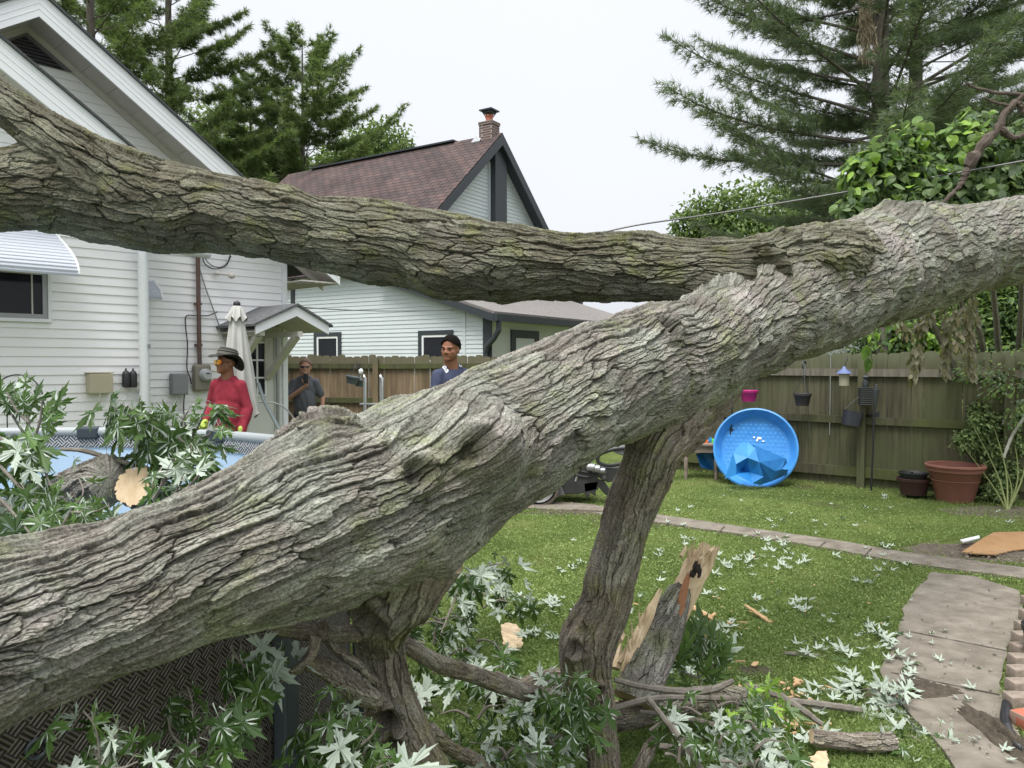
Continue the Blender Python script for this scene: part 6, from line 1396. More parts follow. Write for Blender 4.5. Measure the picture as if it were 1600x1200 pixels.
spray('maple_branch', [[(1180, 1130, 3.0), (1185, 1105, 3.0), (1195, 1085, 3.0)], [(1185, 1110, 3.0), (1215, 1100, 3.0), (1228, 1120, 3.0)], [(1150, 1110, 3.05), (1160, 1085, 3.05), (1175, 1070, 3.05)]], 'fresh yellow green maple sprig standing in the branch pile', 'branch', .10, 100, .07, pale=.15, group=GB, mt=M_bright, droop=.7, tr=.003)
spray('maple_branch', [[(1420, 1110, 3.65), (1380, 1080, 3.7), (1345, 1078, 3.75), (1315, 1092, 3.8)], [(1400, 1100, 3.6), (1370, 1110, 3.6), (1350, 1135, 3.6)], [(1420, 1110, 3.6), (1410, 1080, 3.7), (1400, 1070, 3.7)], [(1430, 1120, 3.55), (1400, 1130, 3.5), (1385, 1145, 3.5)]], 'silvery maple spray lying on the grass at the edge of the concrete path', 'branch', .13, 85, .10, pale=.85, group=GB, droop=.5, tr=.004)
spray('maple_branch', [[(1600, 1210, 3.3), (1540, 1180, 3.35), (1480, 1150, 3.4), (1440, 1150, 3.4)], [(1500, 1160, 3.35), (1440, 1180, 3.25), (1400, 1190, 3.2)], [(1520, 1170, 3.3), (1500, 1200, 3.2), (1470, 1215, 3.1)], [(1440, 1160, 3.3), (1420, 1150, 3.35), (1400, 1165, 3.3)]], 'mixed green and silver maple spray across the concrete path, bottom right', 'branch', .125, 70, .11, pale=.6, group=GB, droop=.6, tr=.005)
spray('maple_branch', [[(1250, 1200, 3.1), (1210, 1180, 3.1), (1170, 1175, 3.1)], [(1190, 1200, 3.0), (1150, 1190, 3.0), (1120, 1200, 3.0)]], 'low silver maple leaves in the grass at the bottom edge', 'branch', .12, 90, .10, pale=.7, group=GB, droop=.6)

# ---------------------------------------------------------------- logs, splintered stump, ground branches
def log(name, spec, label, mt, L=.08, Wd=.025, A=.006, seed=1, res=(260, 160), cat='log', endm=None, group=None, craters=()):
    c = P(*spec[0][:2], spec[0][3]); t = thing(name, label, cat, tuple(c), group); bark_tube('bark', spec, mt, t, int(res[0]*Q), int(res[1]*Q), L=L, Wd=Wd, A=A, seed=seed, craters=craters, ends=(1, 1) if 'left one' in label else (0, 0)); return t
log('sawn_log', [(85, 800, 46, 2.62), (120, 778, 44, 2.58), (150, 758, 42, 2.52), (172, 744, 38, 2.46)], 'bark covered sawn log on the pool rim, left one of two', M_bark, seed=71)
log('sawn_log', [(268, 805, 30, 2.6), (248, 786, 31, 2.56), (228, 768, 32, 2.5), (212, 758, 32, 2.44)], 'short sawn log with a pale cut face, right one of two behind the trunk', M_bark, seed=72)
t = log('splintered_log', [(988, 1095, 33, 3.25), (1002, 1060, 34, 3.3), (1019, 1020, 33, 3.36), (1038, 978, 29, 3.42), (1053, 945, 23, 3.46), (1064, 925, 17, 3.5), (1070, 915, 9, 3.5)], 'splintered leaning log with raw pale wood and a jagged torn tip', M_bark, L=.07, Wd=.02, A=.006, seed=75, res=(360, 220))
def wedge(px, Y, th, m, back=0):
    pts = [P(u, v, Y) for u, v in px]; m.prism(pts, (0, th, 0))
def splinter_mesh(spec, jag, seed, name, mt, parent, n=26, k=18):
    """a torn slab: a flattened tube whose rim ends in splinters"""
    C = center_line(spec, k); m = MB(); r = random.Random(seed); pts = [Vector(c[:3]) for c in C]; ref = None; b = len(m.v)
    tl = [r.uniform(.0, 1)**1.5*jag for _ in range(n)]
    for i, p in enumerate(pts):
        t_ = (pts[min(i+1, k-1)]-pts[max(0, i-1)]).normalized(); ref = t_.cross(Vector((0, 1, 0))).normalized(); bi = t_.cross(ref)
        for j in range(n):
            a = 2*math.pi*j/n; rr = C[i][3]*(1+.10*math.sin(j*2.7+seed)+.06*r.uniform(-1, 1)); q = p+ref*math.cos(a)*rr+bi*math.sin(a)*rr*.55
            if i == k-1: q = q+t_*tl[j]+(p-q)*.25*r.random()
            m.v.append(tuple(q))
    for i in range(k-1):
        for j in range(n): m.f.append([b+i*n+j, b+i*n+(j+1) % n, b+(i+1)*n+(j+1) % n, b+(i+1)*n+j]); m.uv.append(None); m.m.append(0)
    c = len(m.v); m.v.append(tuple(pts[-1]-(pts[-1]-pts[-2])*1.5))
    for j in range(n): m.f.append([b+(k-1)*n+j, b+(k-1)*n+(j+1) % n, c]); m.uv.append(None); m.m.append(0)
    return m.build(name, mt, parent)
splinter_mesh([(1058, 970, 14, 3.50), (1070, 930, 19, 3.52), (1084, 897, 20, 3.54), (1096, 876, 20, 3.57), (1101, 868, 17, 3.57)], .085, 3, 'torn_wood', M_wood, t)
splinter_mesh([(975, 1062, 8, 3.28), (985, 1032, 10, 3.30), (1000, 992, 10, 3.34), (1015, 958, 8, 3.38), (1027, 932, 4, 3.42)], .05, 5, 'torn_wood', M_wood, t)
splinter_mesh([(1052, 1000, 3, 3.36), (1060, 968, 5, 3.39), (1067, 930, 6, 3.42), (1075, 900, 4, 3.46)], .03, 7, 'heartwood', M_woodr, t)
for k_, (u_, v_, r_) in enumerate(((1083, 896, 5), (1090, 889, 6), (1086, 884, 4), (1093, 897, 3))):
    splinter_mesh([(u_-2, v_+6, r_*.6, 3.45), (u_, v_, r_, 3.455), (u_+2, v_-6, r_*.5, 3.46)], .012, 8+k_, 'dark_rot', mat('rot_black', (.015, .01, .008), .9), t, n=9, k=6)
r_ = random.Random(9)
for k_ in range(16):
    u_, v_ = r_.uniform(1074, 1116), r_.uniform(858, 880); p_ = P(u_, v_+8, 3.53+r_.uniform(-.03, .05)); m = MB(); q_ = p_+Vector((r_.uniform(-.005, .03), 0, r_.uniform(.03, .085))); m.tube([p_, p_.lerp(q_, .6), q_], [.008, .005, .0008], 4); m.build('splinter', M_wood, t)
for k_ in range(12):
    f_ = r_.random(); p_ = P(972+f_*40, 1050-f_*90, 3.27+f_*.1); m = MB(); q_ = p_+Vector((r_.uniform(-.02, .03), -.005, r_.uniform(.04, .12))); m.tube([p_, p_.lerp(q_, .6), q_], [.006, .004, .0008], 4); m.build('splinter', M_wood, t)
for i, (a, b, w) in enumerate((((968, 1035), (1012, 952), .012), ((966, 1000), (974, 985), .02), ((1064, 870), (1072, 850), .010), ((1108, 862), (1117, 852), .009), ((962, 1045), (970, 1002), .022), ((992, 1000), (1004, 958), .008))):
    m = MB(); p, q = P(*a, 3.34), P(*b, 3.42); m.tube([p, p.lerp(q, .5)+Vector((.004, 0, 0)), q], [w, w*.8, .001], 5); m.build('splinter', M_wood, t)
log('mossy_log', [(935, 1125, 20, 3.25), (990, 1115, 22, 3.28), (1050, 1100, 22, 3.32), (1110, 1090, 20, 3.38), (1150, 1088, 17, 3.42), (1185, 1092, 12, 3.42)], 'thick mossy limb lying on the ground behind the mossy prop', M_barkd, L=.05, Wd=.015, A=.004, seed=81)
log('mossy_log', [(1268, 1150, 11, 3.2), (1300, 1156, 13, 3.2), (1350, 1160, 14, 3.2), (1395, 1158, 14, 3.22)], 'short mossy broken log with a torn pale end near the bottom right', M_barkd, L=.05, Wd=.015, A=.004, seed=83)
log('mossy_log', [(820, 1080, 16, 3.15), (850, 1070, 20, 3.15), (885, 1068, 21, 3.15), (905, 1070, 16, 3.1)], 'mossy limb piece on the ground just left of the mossy prop', M_barkd, L=.05, Wd=.015, A=.004, seed=84)
gb = [([(960, 1062, 4, 3.1), (1000, 1072, 5, 3.1), (1060, 1080, 6, 3.12), (1110, 1078, 6, 3.15), (1145, 1064, 4, 3.2)], 'bent grey stick arching right of the mossy prop'),
      ([(958, 1108, 5, 3.05), (1005, 1094, 5, 3.05), (1060, 1090, 5, 3.1), (1150, 1092, 4, 3.15)], 'straight grey stick lying along the mossy limb'),
      ([(1012, 1090, 4, 2.95), (1040, 1125, 5, 2.9), (1070, 1165, 6, 2.85), (1105, 1215, 5, 2.8)], 'grey stick pointing down to the bottom edge centre right'),
      ([(1165, 1072, 5, 3.5), (1200, 1080, 6, 3.45), (1240, 1100, 6, 3.4), (1285, 1132, 4, 3.35)], 'grey stick sloping down beside the orange wood chips'),
      ([(1225, 1094, 5, 3.55), (1290, 1102, 6, 3.55), (1345, 1110, 6, 3.6)], 'smooth brown stick beside the silvery spray'),
      ([(1000, 1112, 3, 3.1), (1060, 1120, 4, 3.1), (1125, 1134, 4, 3.1)], 'thin dark stick below the mossy limb'),
      ([(1030, 1165, 5, 2.9), (1055, 1170, 5, 2.9), (1090, 1185, 5, 2.85)], 'short curved stick near the bottom edge'),
      ([(95, 702, 3, 2.5), (130, 704, 4, 2.5), (170, 716, 4, 2.5), (215, 728, 4, 2.5)], 'thin bare twig crossing in front of the pale blue pool liner'),
      ([(-10, 880, 5, 1.75), (40, 868, 6, 1.8), (90, 872, 4, 1.8)], 'grey twig lying on top of the trunk at the left edge'),
      ([(1225, 1020, 3, 4.3), (1260, 1024, 4, 4.3), (1290, 1026, 3, 4.3)], 'short pale stick lying flat in the lawn'),
      ([(1440, 1105, 2, 3.8), (1475, 1125, 3, 3.75), (1505, 1150, 2, 3.7)], 'thin dark twig on the concrete path')]
for sp, lb in gb: 
    m_ = center_line(sp, 30); small_branch('fallen_stick', sp, M_twig, None, n=7, ns=30, seed=len(lb), label=lb, cat='stick', group='sticks from the fallen tree', loc=tuple(m_[0][:3]))

# ---------------------------------------------------------------- grass, litter
def inpoly(X, Y, poly):
    ins = np.zeros(X.shape, bool); k = len(poly)
    for i in range(k):
        x0, y0 = poly[i]; x1, y1 = poly[(i+1) % k]; ins ^= ((y0 > Y) != (y1 > Y)) & (X < (x1-x0)*(Y-y0)/(y1-y0+1e-12)+x0)
    return ins
walkP = [tuple(G(u, v).xy) for u, v in walk_px]; slabP = [tuple(G(u, v).xy) for u, v in slab_px]
def grass(name, n, ymin, ymax, hgt, wid, mt, seed, poly_in=None, dens=1.0, leaf=False):
    r = np.random.RandomState(seed); iy = r.uniform(1/ymax, 1/ymin, n); Y = 1/iy; X = r.uniform(-.55, .78, n)*Y
    ok = (~inpoly(X, Y, walkP)) & (~inpoly(X, Y, slabP)) & ((X+3.0)**2+(Y-3.05)**2 > 2.35**2)
    A_, B_ = np.array(fA), np.array(fB); d = (B_-A_)/np.linalg.norm(B_-A_); cr = d[0]*(Y-A_[1])-d[1]*(X-A_[0]); ok &= (cr < -.0)
    bare = fbm(X*1.4+30, Y*1.4, 5, 4); ok &= (bare > .34)|(r.rand(n) < .35)
    ok &= ~((((X-G(1570, 862).x)/.85)**2+((Y-G(1570, 862).y)/.4)**2 < 1) & (r.rand(n) > .12))
    X, Y = X[ok], Y[ok]; n = len(X); h = hgt*r.uniform(.5, 1.3, n)*(.7+.6*fbm(X*2, Y*2, 9, 3)); w = wid*(.6+Y*.10)*r.uniform(.7, 1.3, n)
    a = r.uniform(0, 2*math.pi, n); lx, ly = r.randn(n)*.55*h, r.randn(n)*.55*h
    if not leaf:
        b = np.stack([X, Y, np.zeros(n)], 1); s = np.stack([np.cos(a)*w, np.sin(a)*w, np.zeros(n)], 1); mid = b+np.stack([lx*.35, ly*.35, h*.6], 1); tip = b+np.stack([lx, ly, h], 1)
        V = np.stack([b-s, b+s, mid+s*.7, mid-s*.7, tip], 1).reshape(-1, 3); o = (np.arange(n)*5)[:, None]
        Fq = np.concatenate([o+np.array([[0, 1, 2]]), o+np.array([[0, 2, 3]]), o+np.array([[3, 2, 4]])]); k = 5
    else:
        z = h*.6; c = np.stack([X, Y, z], 1); s = np.stack([np.cos(a)*w*2, np.sin(a)*w*2, r.uniform(-.4, .4, n)*w*2], 1); t_ = np.stack([-np.sin(a)*w*2, np.cos(a)*w*2, r.uniform(-.6, .6, n)*w*2], 1)
        V = np.stack([c-s, c-t_, c+s, c+t_], 1).reshape(-1, 3); o = (np.arange(n)*4)[:, None]; Fq = np.concatenate([o+np.array([[0, 1, 2]]), o+np.array([[0, 2, 3]])]); k = 4
    rv = np.clip(r.rand(n)*.6+fbm(X*1.1, Y*1.1, 3, 4)*.9-.25, 0, 1)
    link(name, np_mesh(name, V, Fq, False, attrs={'rnd': np.repeat(rv, k)}), mt, None, 'green lawn grass scattered with fallen leaves' if not leaf else 'low clover and weeds growing through the lawn', 'grass' if not leaf else 'clover', kind='stuff')
M_grass = leaf_mat('grass_blade', (.125, .195, .05), (.15, .22, .06), (.28, .34, .12), trans=.4)
M_clover = leaf_mat('clover', (.12, .20, .05), (.17, .24, .09), (.25, .33, .11), trans=.35)
grass('grass', int(330000*Q), 2.6, 14, .042, .0017, M_grass, 1)
grass('clover', int(110000*Q), 3.0, 13, .035, .0032, M_clover, 2, leaf=True)
# leaf litter on the lawn and the path: each cluster of dropped leaves is countable only as litter
def litter(name, n, region, size, mt, label, pale, seed, kind='m1', zz=.035, thin=1.0):
    r = np.random.RandomState(seed); us = r.uniform(region[0], region[1], n*9); vs = r.uniform(region[2], region[3], n*9)
    cl = fbm(us/60, vs/35, seed, 3); keep = (cl > .60)|(r.rand(len(cl)) < .012); us, vs = us[keep][:n], vs[keep][:n]
    pos = np.array([tuple(G(u, v, zz)) for u, v in zip(us, vs)]); k = len(pos); a = r.uniform(0, 6.28, k)
    d = np.stack([np.cos(a), np.sin(a), r.uniform(-.15, .15, k)], 1); nn = np.stack([r.randn(k)*.28, r.randn(k)*.28-.1, np.ones(k)], 1); f = r.rand(k) < pale; nn[f] *= -1
    V, Fq, rv = leaves_mesh(pos, d, nn, .62*size*r.uniform(.5, 1.35, k), kind, droop=.35, fold=.9)
    link(name, np_mesh(name, V, Fq, False, attrs={'rnd': rv}), mt, None, label, 'leaf litter', kind='stuff')
litter('leaf_litter', 190, (760, 1430, 840, 1000), .10, M_leaf, 'silvery maple leaves strewn over the middle of the lawn', .85, 3)
litter('leaf_litter', 110, (1000, 1440, 990, 1160), .11, M_leaf, 'pale and green maple leaves strewn over the near lawn', .8, 4, zz=.05)
litter('leaf_litter', 90, (760, 1240, 860, 960), .10, M_leaf, 'silvery maple leaves strewn around the prop branch', .85, 13)
litter('leaf_litter', 45, (1010, 1600, 760, 840), .09, M_leaf, 'a few pale leaves on the far lawn by the fence', .9, 5)
litter('leaf_litter', 26, (1380, 1600, 920, 1190), .07, M_leaf, 'a few pale leaves dropped on the concrete path', .8, 6, zz=.04)
def scraps(name, n, region, size, mt, label, seed, zz=.03, flat=.25, cat='debris'):
    r = random.Random(seed); m = MB()
    for k in range(n):
        p = G(r.uniform(*region[:2]), r.uniform(*region[2:]), zz); a = r.uniform(0, 3.14); d = Vector((math.cos(a), math.sin(a), r.uniform(-.2, .2))); l = size*r.uniform(.2, 1.0)**1.3; s_ = Vector((-d.y, d.x, r.uniform(-.4, .4)))*l*r.uniform(.08, .25)
        q_ = [p-d*l/2+s_*r.uniform(-.6, .6), p-d*l*.1+s_, p+d*l*.3+s_*r.uniform(.3, 1), p+d*l/2+s_*r.uniform(-.5, .5), p+d*l*.1-s_, p-d*l*.3-s_*r.uniform(.3, 1)]; m.prism(q_, (0, 0, l*.08))
    m.build(name, mt, None, label, cat, kind='stuff')
scraps('wood_chips', 60, (1180, 1300, 1060, 1160), .07, M_chip, 'small orange wood chips scattered by the sticks on the near lawn', 1, .05, cat='wood chips')
scraps('wood_chips', 40, (980, 1180, 930, 1090), .07, M_chip, 'pale wood chips around the splintered log', 2, .05, cat='wood chips')
scraps('wood_chips', 24, (1100, 1440, 860, 1000), .06, M_chip, 'orange wood chips further out on the lawn', 3, .04, cat='wood chips')
scraps('path_debris', 260, (1400, 1600, 905, 1190), .012, mat('debris_pale', (.42, .38, .31), .9), 'pale specks of debris over the concrete path', 4, .032, cat='debris')
scraps('path_debris', 200, (1400, 1600, 905, 1190), .022, mat('debris_dark', (.05, .04, .03), .9), 'dark crumbs of bark and soil over the concrete path', 5, .033, cat='debris')
scraps('mulch_debris', 500, (1440, 1600, 845, 885), .035, mat('debris_mulch', (.16, .12, .085), .9, color2=(.30, .25, .19), scale=20), 'shredded bark mulch at the soil edge on the right', 6, .05, cat='mulch')
def torn_slab(uvs, z, label, mt=M_chip):
    m = MB(); c0_ = [G(u, v, z) for u, v in uvs]; r = random.Random(len(label)); c = []
    for i, a_ in enumerate(c0_):
        b_ = c0_[(i+1) % len(c0_)]; q_ = max(2, int((b_-a_).length/.018))
        c += [a_.lerp(b_, k/q_)+Vector((r.uniform(-1, 1), r.uniform(-1, 1), 0))*(.006 if k else 0) for k in range(q_)]
    hz = {}
    r = random.Random(3); tilt_ = Vector((r.uniform(-.4, .4), r.uniform(-.4, .4), 0)); m.prism([p+UP*(p-c[0]).dot(tilt_) for p in c], (0, 0, .010)); m.build('wood_fragment', mt, None, label, 'wood fragment', 'torn slabs of raw wood', loc=tuple(c[0]))
torn_slab([(783, 978), (792, 974), (806, 973), (817, 982), (816, 1003), (800, 1010), (786, 1005)], .05, 'pale torn wood slab standing out on the grass left of the prop', M_wood)
torn_slab([(1262, 1190), (1278, 1172), (1292, 1168), (1296, 1185), (1290, 1205), (1275, 1210)], .06, 'pale torn wood slab in the grass at the bottom edge', M_wood)
torn_slab([(1228, 1128), (1246, 1118), (1248, 1132), (1236, 1136)], .05, 'small orange torn slab above the short mossy log')
torn_slab([(1080, 951), (1100, 952), (1128, 965), (1120, 966), (1098, 958)], .04, 'orange torn strip behind the splintered log')
torn_slab([(1162, 946), (1170, 947), (1210, 966), (1200, 968)], .04, 'long orange wood strip lying on the far lawn')
torn_slab([(1030, 1020), (1045, 1012), (1060, 1022), (1056, 1038), (1036, 1036)], .05, 'pale torn slab just right of the splintered log base', M_wood)
torn_slab([(960, 1098), (1000, 1090), (1055, 1092), (1030, 1100), (985, 1108)], .12, 'pale torn strip under the straight grey stick', M_wood)
torn_slab([(1240, 1060), (1256, 1064), (1240, 1076)], .04, 'small triangular orange wood slab above the smooth brown stick')
# grass clumps on the path, weeds along the fence
def clump(u, v, r_, h, n, label, mt, seed, kind='blade'):
    c = G(u, v); r = np.random.RandomState(seed); a = r.uniform(0, 6.28, n); q = r_*np.sqrt(r.rand(n)); b = np.stack([q*np.cos(a)*1.3, q*np.sin(a), np.full(n, .01)], 1)
    out = np.stack([np.cos(a), np.sin(a), np.zeros(n)], 1); hh = h*r.uniform(.4, 1.1, n)[:, None]; w = .0028
    s = np.stack([-np.sin(a+r.randn(n)), np.cos(a+r.randn(n)), np.zeros(n)], 1)*w; tip = b+out*hh*r.uniform(.2, 1.1, n)[:, None]+np.array([0, 0, 1])*hh; mid = b+(tip-b)*.5+np.array([0, 0, .15])*hh
    V = np.stack([b-s, b+s, mid+s*.8, mid-s*.8, tip], 1).reshape(-1, 3); o = (np.arange(n)*5)[:, None]; Fq = np.concatenate([o+np.array([[0, 1, 2]]), o+np.array([[0, 2, 3]]), o+np.array([[3, 2, 4]])])
    link('grass_clump', np_mesh('grass_clump', V, Fq, False, attrs={'rnd': np.repeat(r.rand(n), 5)}), mt, None, label, 'grass clump', 'grass clumps on the path'); ob = bpy.context.scene.objects[-1] if False else None
clump(1552, 1030, .10, .09, 900, 'grass clump at the right side of the path, the farther of two', M_grass, 1)
clump(1545, 1090, .10, .10, 1000, 'grass clump at the right side of the path, the nearer of two', M_grass, 2)
clump(1475, 938, .05, .04, 200, 'tiny grass tuft in the middle of the far path slab', M_grass, 3)
clump(1590, 925, .20, .10, 700, 'dark weed clump at the far right corner of the path', M_clover, 4)
clump(1500, 900, .30, .05, 900, 'low grass clump between the walkway and the path slab', M_grass, 5)

# ---------------------------------------------------------------- bushes, vines, trees
def blobcloud(name, cs, n, size, mt, kind, root, seed, up=.2, hollow=.55):
    r = np.random.RandomState(seed); w = np.array([c[3]*c[4]*c[5] for c in cs])**.67; w /= w.sum(); idx = r.choice(len(cs), n, p=w); C = np.array(cs)[idx]
    d = unit(r.randn(n, 3)); q = (hollow+(1-hollow)*r.rand(n)**.6)*(1+.22*r.randn(n)*.6); p = C[:, :3]+d*C[:, 3:6]*q[:, None]
    keep = p[:, 2] > .05; p, d = p[keep], d[keep]; n = len(p)
    dr = unit(d*.6+r.randn(n, 3)*.7+np.array([0, 0, -.5+up])); nn = unit(d*.5+np.array([0, 0, 1])+r.randn(n, 3)*.4)
    V, Fq, rv = leaves_mesh(p, dr, nn, size*r.uniform(.6, 1.3, n), kind); return link(name, np_mesh(name, V, Fq, False, attrs={'rnd': rv}), mt, root)
def limbs(root, base, tips, r0, mt, name='trunk'):
    m = MB(); base = Vector(base)
    for t_ in tips:
        t_ = Vector(t_); mid = base.lerp(t_, .5)+Vector((.1, 0, -.1)); C = catmull([tuple(base), tuple(mid), tuple(t_)], 10); m.tube([tuple(c) for c in C], [r0*(1-.75*i/9) for i in range(10)], 6)
    return m.build(name, mt, root, smooth=True)
# shrub in front of the right fence
sc = [P(1540, 665, 9.3), P(1555, 700, 9.3), P(1570, 735, 9.2), P(1560, 770, 9.1), P(1510, 690, 9.3), P(1590, 650, 9.2), P(1535, 640, 9.4), P(1590, 690, 9.2), P(1555, 800, 9.0)]
SB = thing('shrub', 'light green small leaved shrub sprawling beside the big terracotta pot', 'shrub', tuple(G(1575, 800)))
blobcloud('foliage', [(*c, s_, s_*.7, s_*.85) for c, s_ in zip(sc, (.22, .24, .24, .2, .16, .2, .16, .2, .18))], int(8500*Q), .055, M_bush, 'oval', SB, 4, hollow=.25)
limbs(SB, G(1575, 800), [P(1500, 690, 9.2), P(1540, 630, 9.3), P(1600, 640, 9.1), P(1560, 700, 9.2), P(1580, 660, 9.2), P(1515, 655, 9.2)], .012, M_twigg, 'stem')
m = MB(); C = catmull([tuple(P(1568, 715, 9.0)), tuple(P(1582, 680, 9.0)), tuple(P(1602, 650, 8.9)), tuple(P(1625, 610, 8.9))], 24); m.tube([tuple(c) for c in C], [.016+.004*(i % 3 == 0) for i in range(24)], 8); m.build('pale_stem', mat('pale_bark', (.42, .42, .36), .8), SB, smooth=True)
# overgrown hedge behind the right fence
HG = thing('hedge', 'overgrown green hedge rising behind the right fence under the trunk', 'hedge', (7.2, 11.5, 0))
hc_ = [(P(u, v, Y)[0], P(u, v, Y)[1], P(u, v, Y)[2], .9, .8, .7) for u, v, Y in ((1430, 520, 12.2), (1470, 500, 12.3), (1520, 510, 12), (1580, 500, 11.6), (1640, 480, 11.3), (1500, 460, 12.4), (1560, 450, 12), (1620, 430, 11.8), (1690, 480, 11), (1480, 560, 12), (1580, 560, 11.4), (1400, 545, 12.6))]
blobcloud('foliage', hc_, int(26000*Q), .10, M_hedge, 'oval', HG, 8, hollow=.3); limbs(HG, (7.2, 11.8, 0), [c[:3] for c in hc_[::2]], .05, M_pinebark, 'stem')
blobcloud('fresh_foliage', [(*P(1455, 525, 11.6), .35, .3, .35), (*P(1530, 545, 11.3), .2, .2, .15), (*P(1390, 530, 12), .15, .15, .3)], int(700*Q), .12, M_bright, 'oval', HG, 9)
# dry hanging vines below the trunk
for i, (u, v0, v1, Y) in enumerate(((1435, 480, 590, 8.2), (1475, 470, 580, 8.3), (1510, 465, 585, 8.4), (1520, 455, 540, 8.2), (1497, 470, 545, 8.0), (1412, 490, 520, 8.1), (1452, 480, 510, 8.1))):
    sp = [(u, v0, Y), (u+6*math.sin(i), (v0+v1)/2, Y), (u-8*math.cos(i*2)*1.2, v1, Y)]
    where = ['left', 'centre left', 'long centre', 'centre right', 'middle', 'far left short', 'short left centre'][i]
    spray('hanging_vine', [sp], f'withered vine dangling under the trunk in front of the hedge, the {where} one', 'vine', .085, 150, .055, 'oval', .5, 'withered vines under the trunk', droop=1.6, mt=M_dry, twigm=M_twigg, tr=.004)
spray('vine_leaves', [[(1357, 530, 8.6), (1358, 548, 8.6), (1362, 562, 8.6)]], 'three fresh green leaves hanging over the fence top left of the arbor posts', 'vine', .16, 40, .05, 'oval', .1, droop=1.5, mt=M_bright, tr=.003)
spray('vine_leaves', [[(1368, 500, 7.0), (1366, 515, 7.0), (1364, 530, 7.0)], [(1390, 495, 7.0), (1395, 505, 7.0)]], 'bright green leaves under the trunk beside the arbor posts', 'vine', .10, 45, .06, 'oval', .1, droop=1.5, mt=M_bright, tr=.003)
# weedy vine on the fence top right
spray('fence_vine', [[(1640, 560, 9.3), (1590, 575, 9.2), (1540, 585, 9.2), (1500, 580, 9.3)], [(1640, 590, 9.2), (1590, 600, 9.1), (1545, 610, 9.1)], [(1620, 620, 9.0), (1590, 640, 9.0), (1575, 665, 9.0)], [(1640, 540, 9.4), (1580, 550, 9.4), (1530, 560, 9.5)]], 'fine leaved vine trailing over the right end of the fence', 'vine', .055, 240, .16, 'oval', .3, mt=M_hedge, twigm=M_twigg, droop=.5, tr=.005)
# broad leaved young tree above the trunk on the right
BB = Vector((7.3, 11.4, 0)); BT = thing('broadleaf_tree', 'young tree with broad bright green leaves and a dead brown limb, upper right', 'tree', tuple(BB))
cl = [(1425, 215, 7.9, .22), (1415, 250, 7.9, .2), (1380, 250, 7.8, .25), (1350, 265, 7.8, .22), (1445, 280, 7.8, .3), (1400, 290, 7.8, .3), (1360, 305, 7.7, .25), (1470, 250, 8, .3), (1500, 215, 8, .25), (1520, 190, 8.1, .18), (1530, 245, 7.8, .3),
      (1570, 230, 7.8, .3), (1600, 270, 7.6, .4), (1560, 290, 7.6, .35), (1500, 300, 7.7, .35), (1620, 220, 7.8, .35), (1440, 320, 7.6, .25), (1330, 330, 7.6, .18), (1345, 345, 7.5, .18), (1640, 300, 7.5, .4), (1530, 330, 7.6, .3), (1600, 320, 7.6, .3), (1475, 340, 7.6, .25)]
C_ = [(*P(u, v, Y), s_*1.0, s_*.8, s_*.8) for u, v, Y, s_ in cl]
M_broad = leaf_mat('broad_leaf', (.05, .095, .035), (.16, .21, .13), (.10, .155, .05), trans=.3)
blobcloud('crown', C_, int(3000*Q), .092, M_broad, 'heart', BT, 12, hollow=.2, up=-.6)
blobcloud('young_leaves', [C_[i] for i in (0, 2, 3, 4, 6, 8, 10, 9)], int(520*Q), .10, M_bright, 'heart', BT, 13, hollow=.7, up=-.6)
limbs(BT, BB, [P(1425, 215, 7.9), P(1350, 290, 7.8), P(1520, 190, 8), P(1600, 240, 7.8), P(1470, 260, 7.9), P(1360, 320, 7.6)], .06, M_twig, 'trunk')
m = MB()
for sp, r0 in (([(1512, 262, 7.4), (1535, 225, 7.4), (1560, 200, 7.4), (1575, 170, 7.4), (1600, 150, 7.4), (1640, 120, 7.4)], .052), ([(1560, 200, 7.4), (1590, 215, 7.4), (1630, 180, 7.4)], .036), ([(1600, 148, 7.4), (1560, 145, 7.4), (1525, 138, 7.5), (1510, 130, 7.5)], .02), ([(1575, 165, 7.4), (1555, 160, 7.4), (1535, 152, 7.4)], .018), ([(1512, 262, 7.4), (1500, 290, 7.4), (1470, 320, 7.4)], .035), ([(1590, 160, 7.4), (1600, 175, 7.4), (1612, 165, 7.4)], .03)):
    C = catmull([tuple(P(*q)) for q in sp], 24); m.tube([tuple(c+RNG.randn(3)*r0*.14) for c in C], [r0*(1-.55*i/23)*(1+.12*RNG.randn()) for i in range(24)], 8)
m.build('dead_limb', mat('dead_bark', (.045, .034, .027), .9, color2=(.13, .10, .08), scale=14, bump=.01), BT, smooth=True)

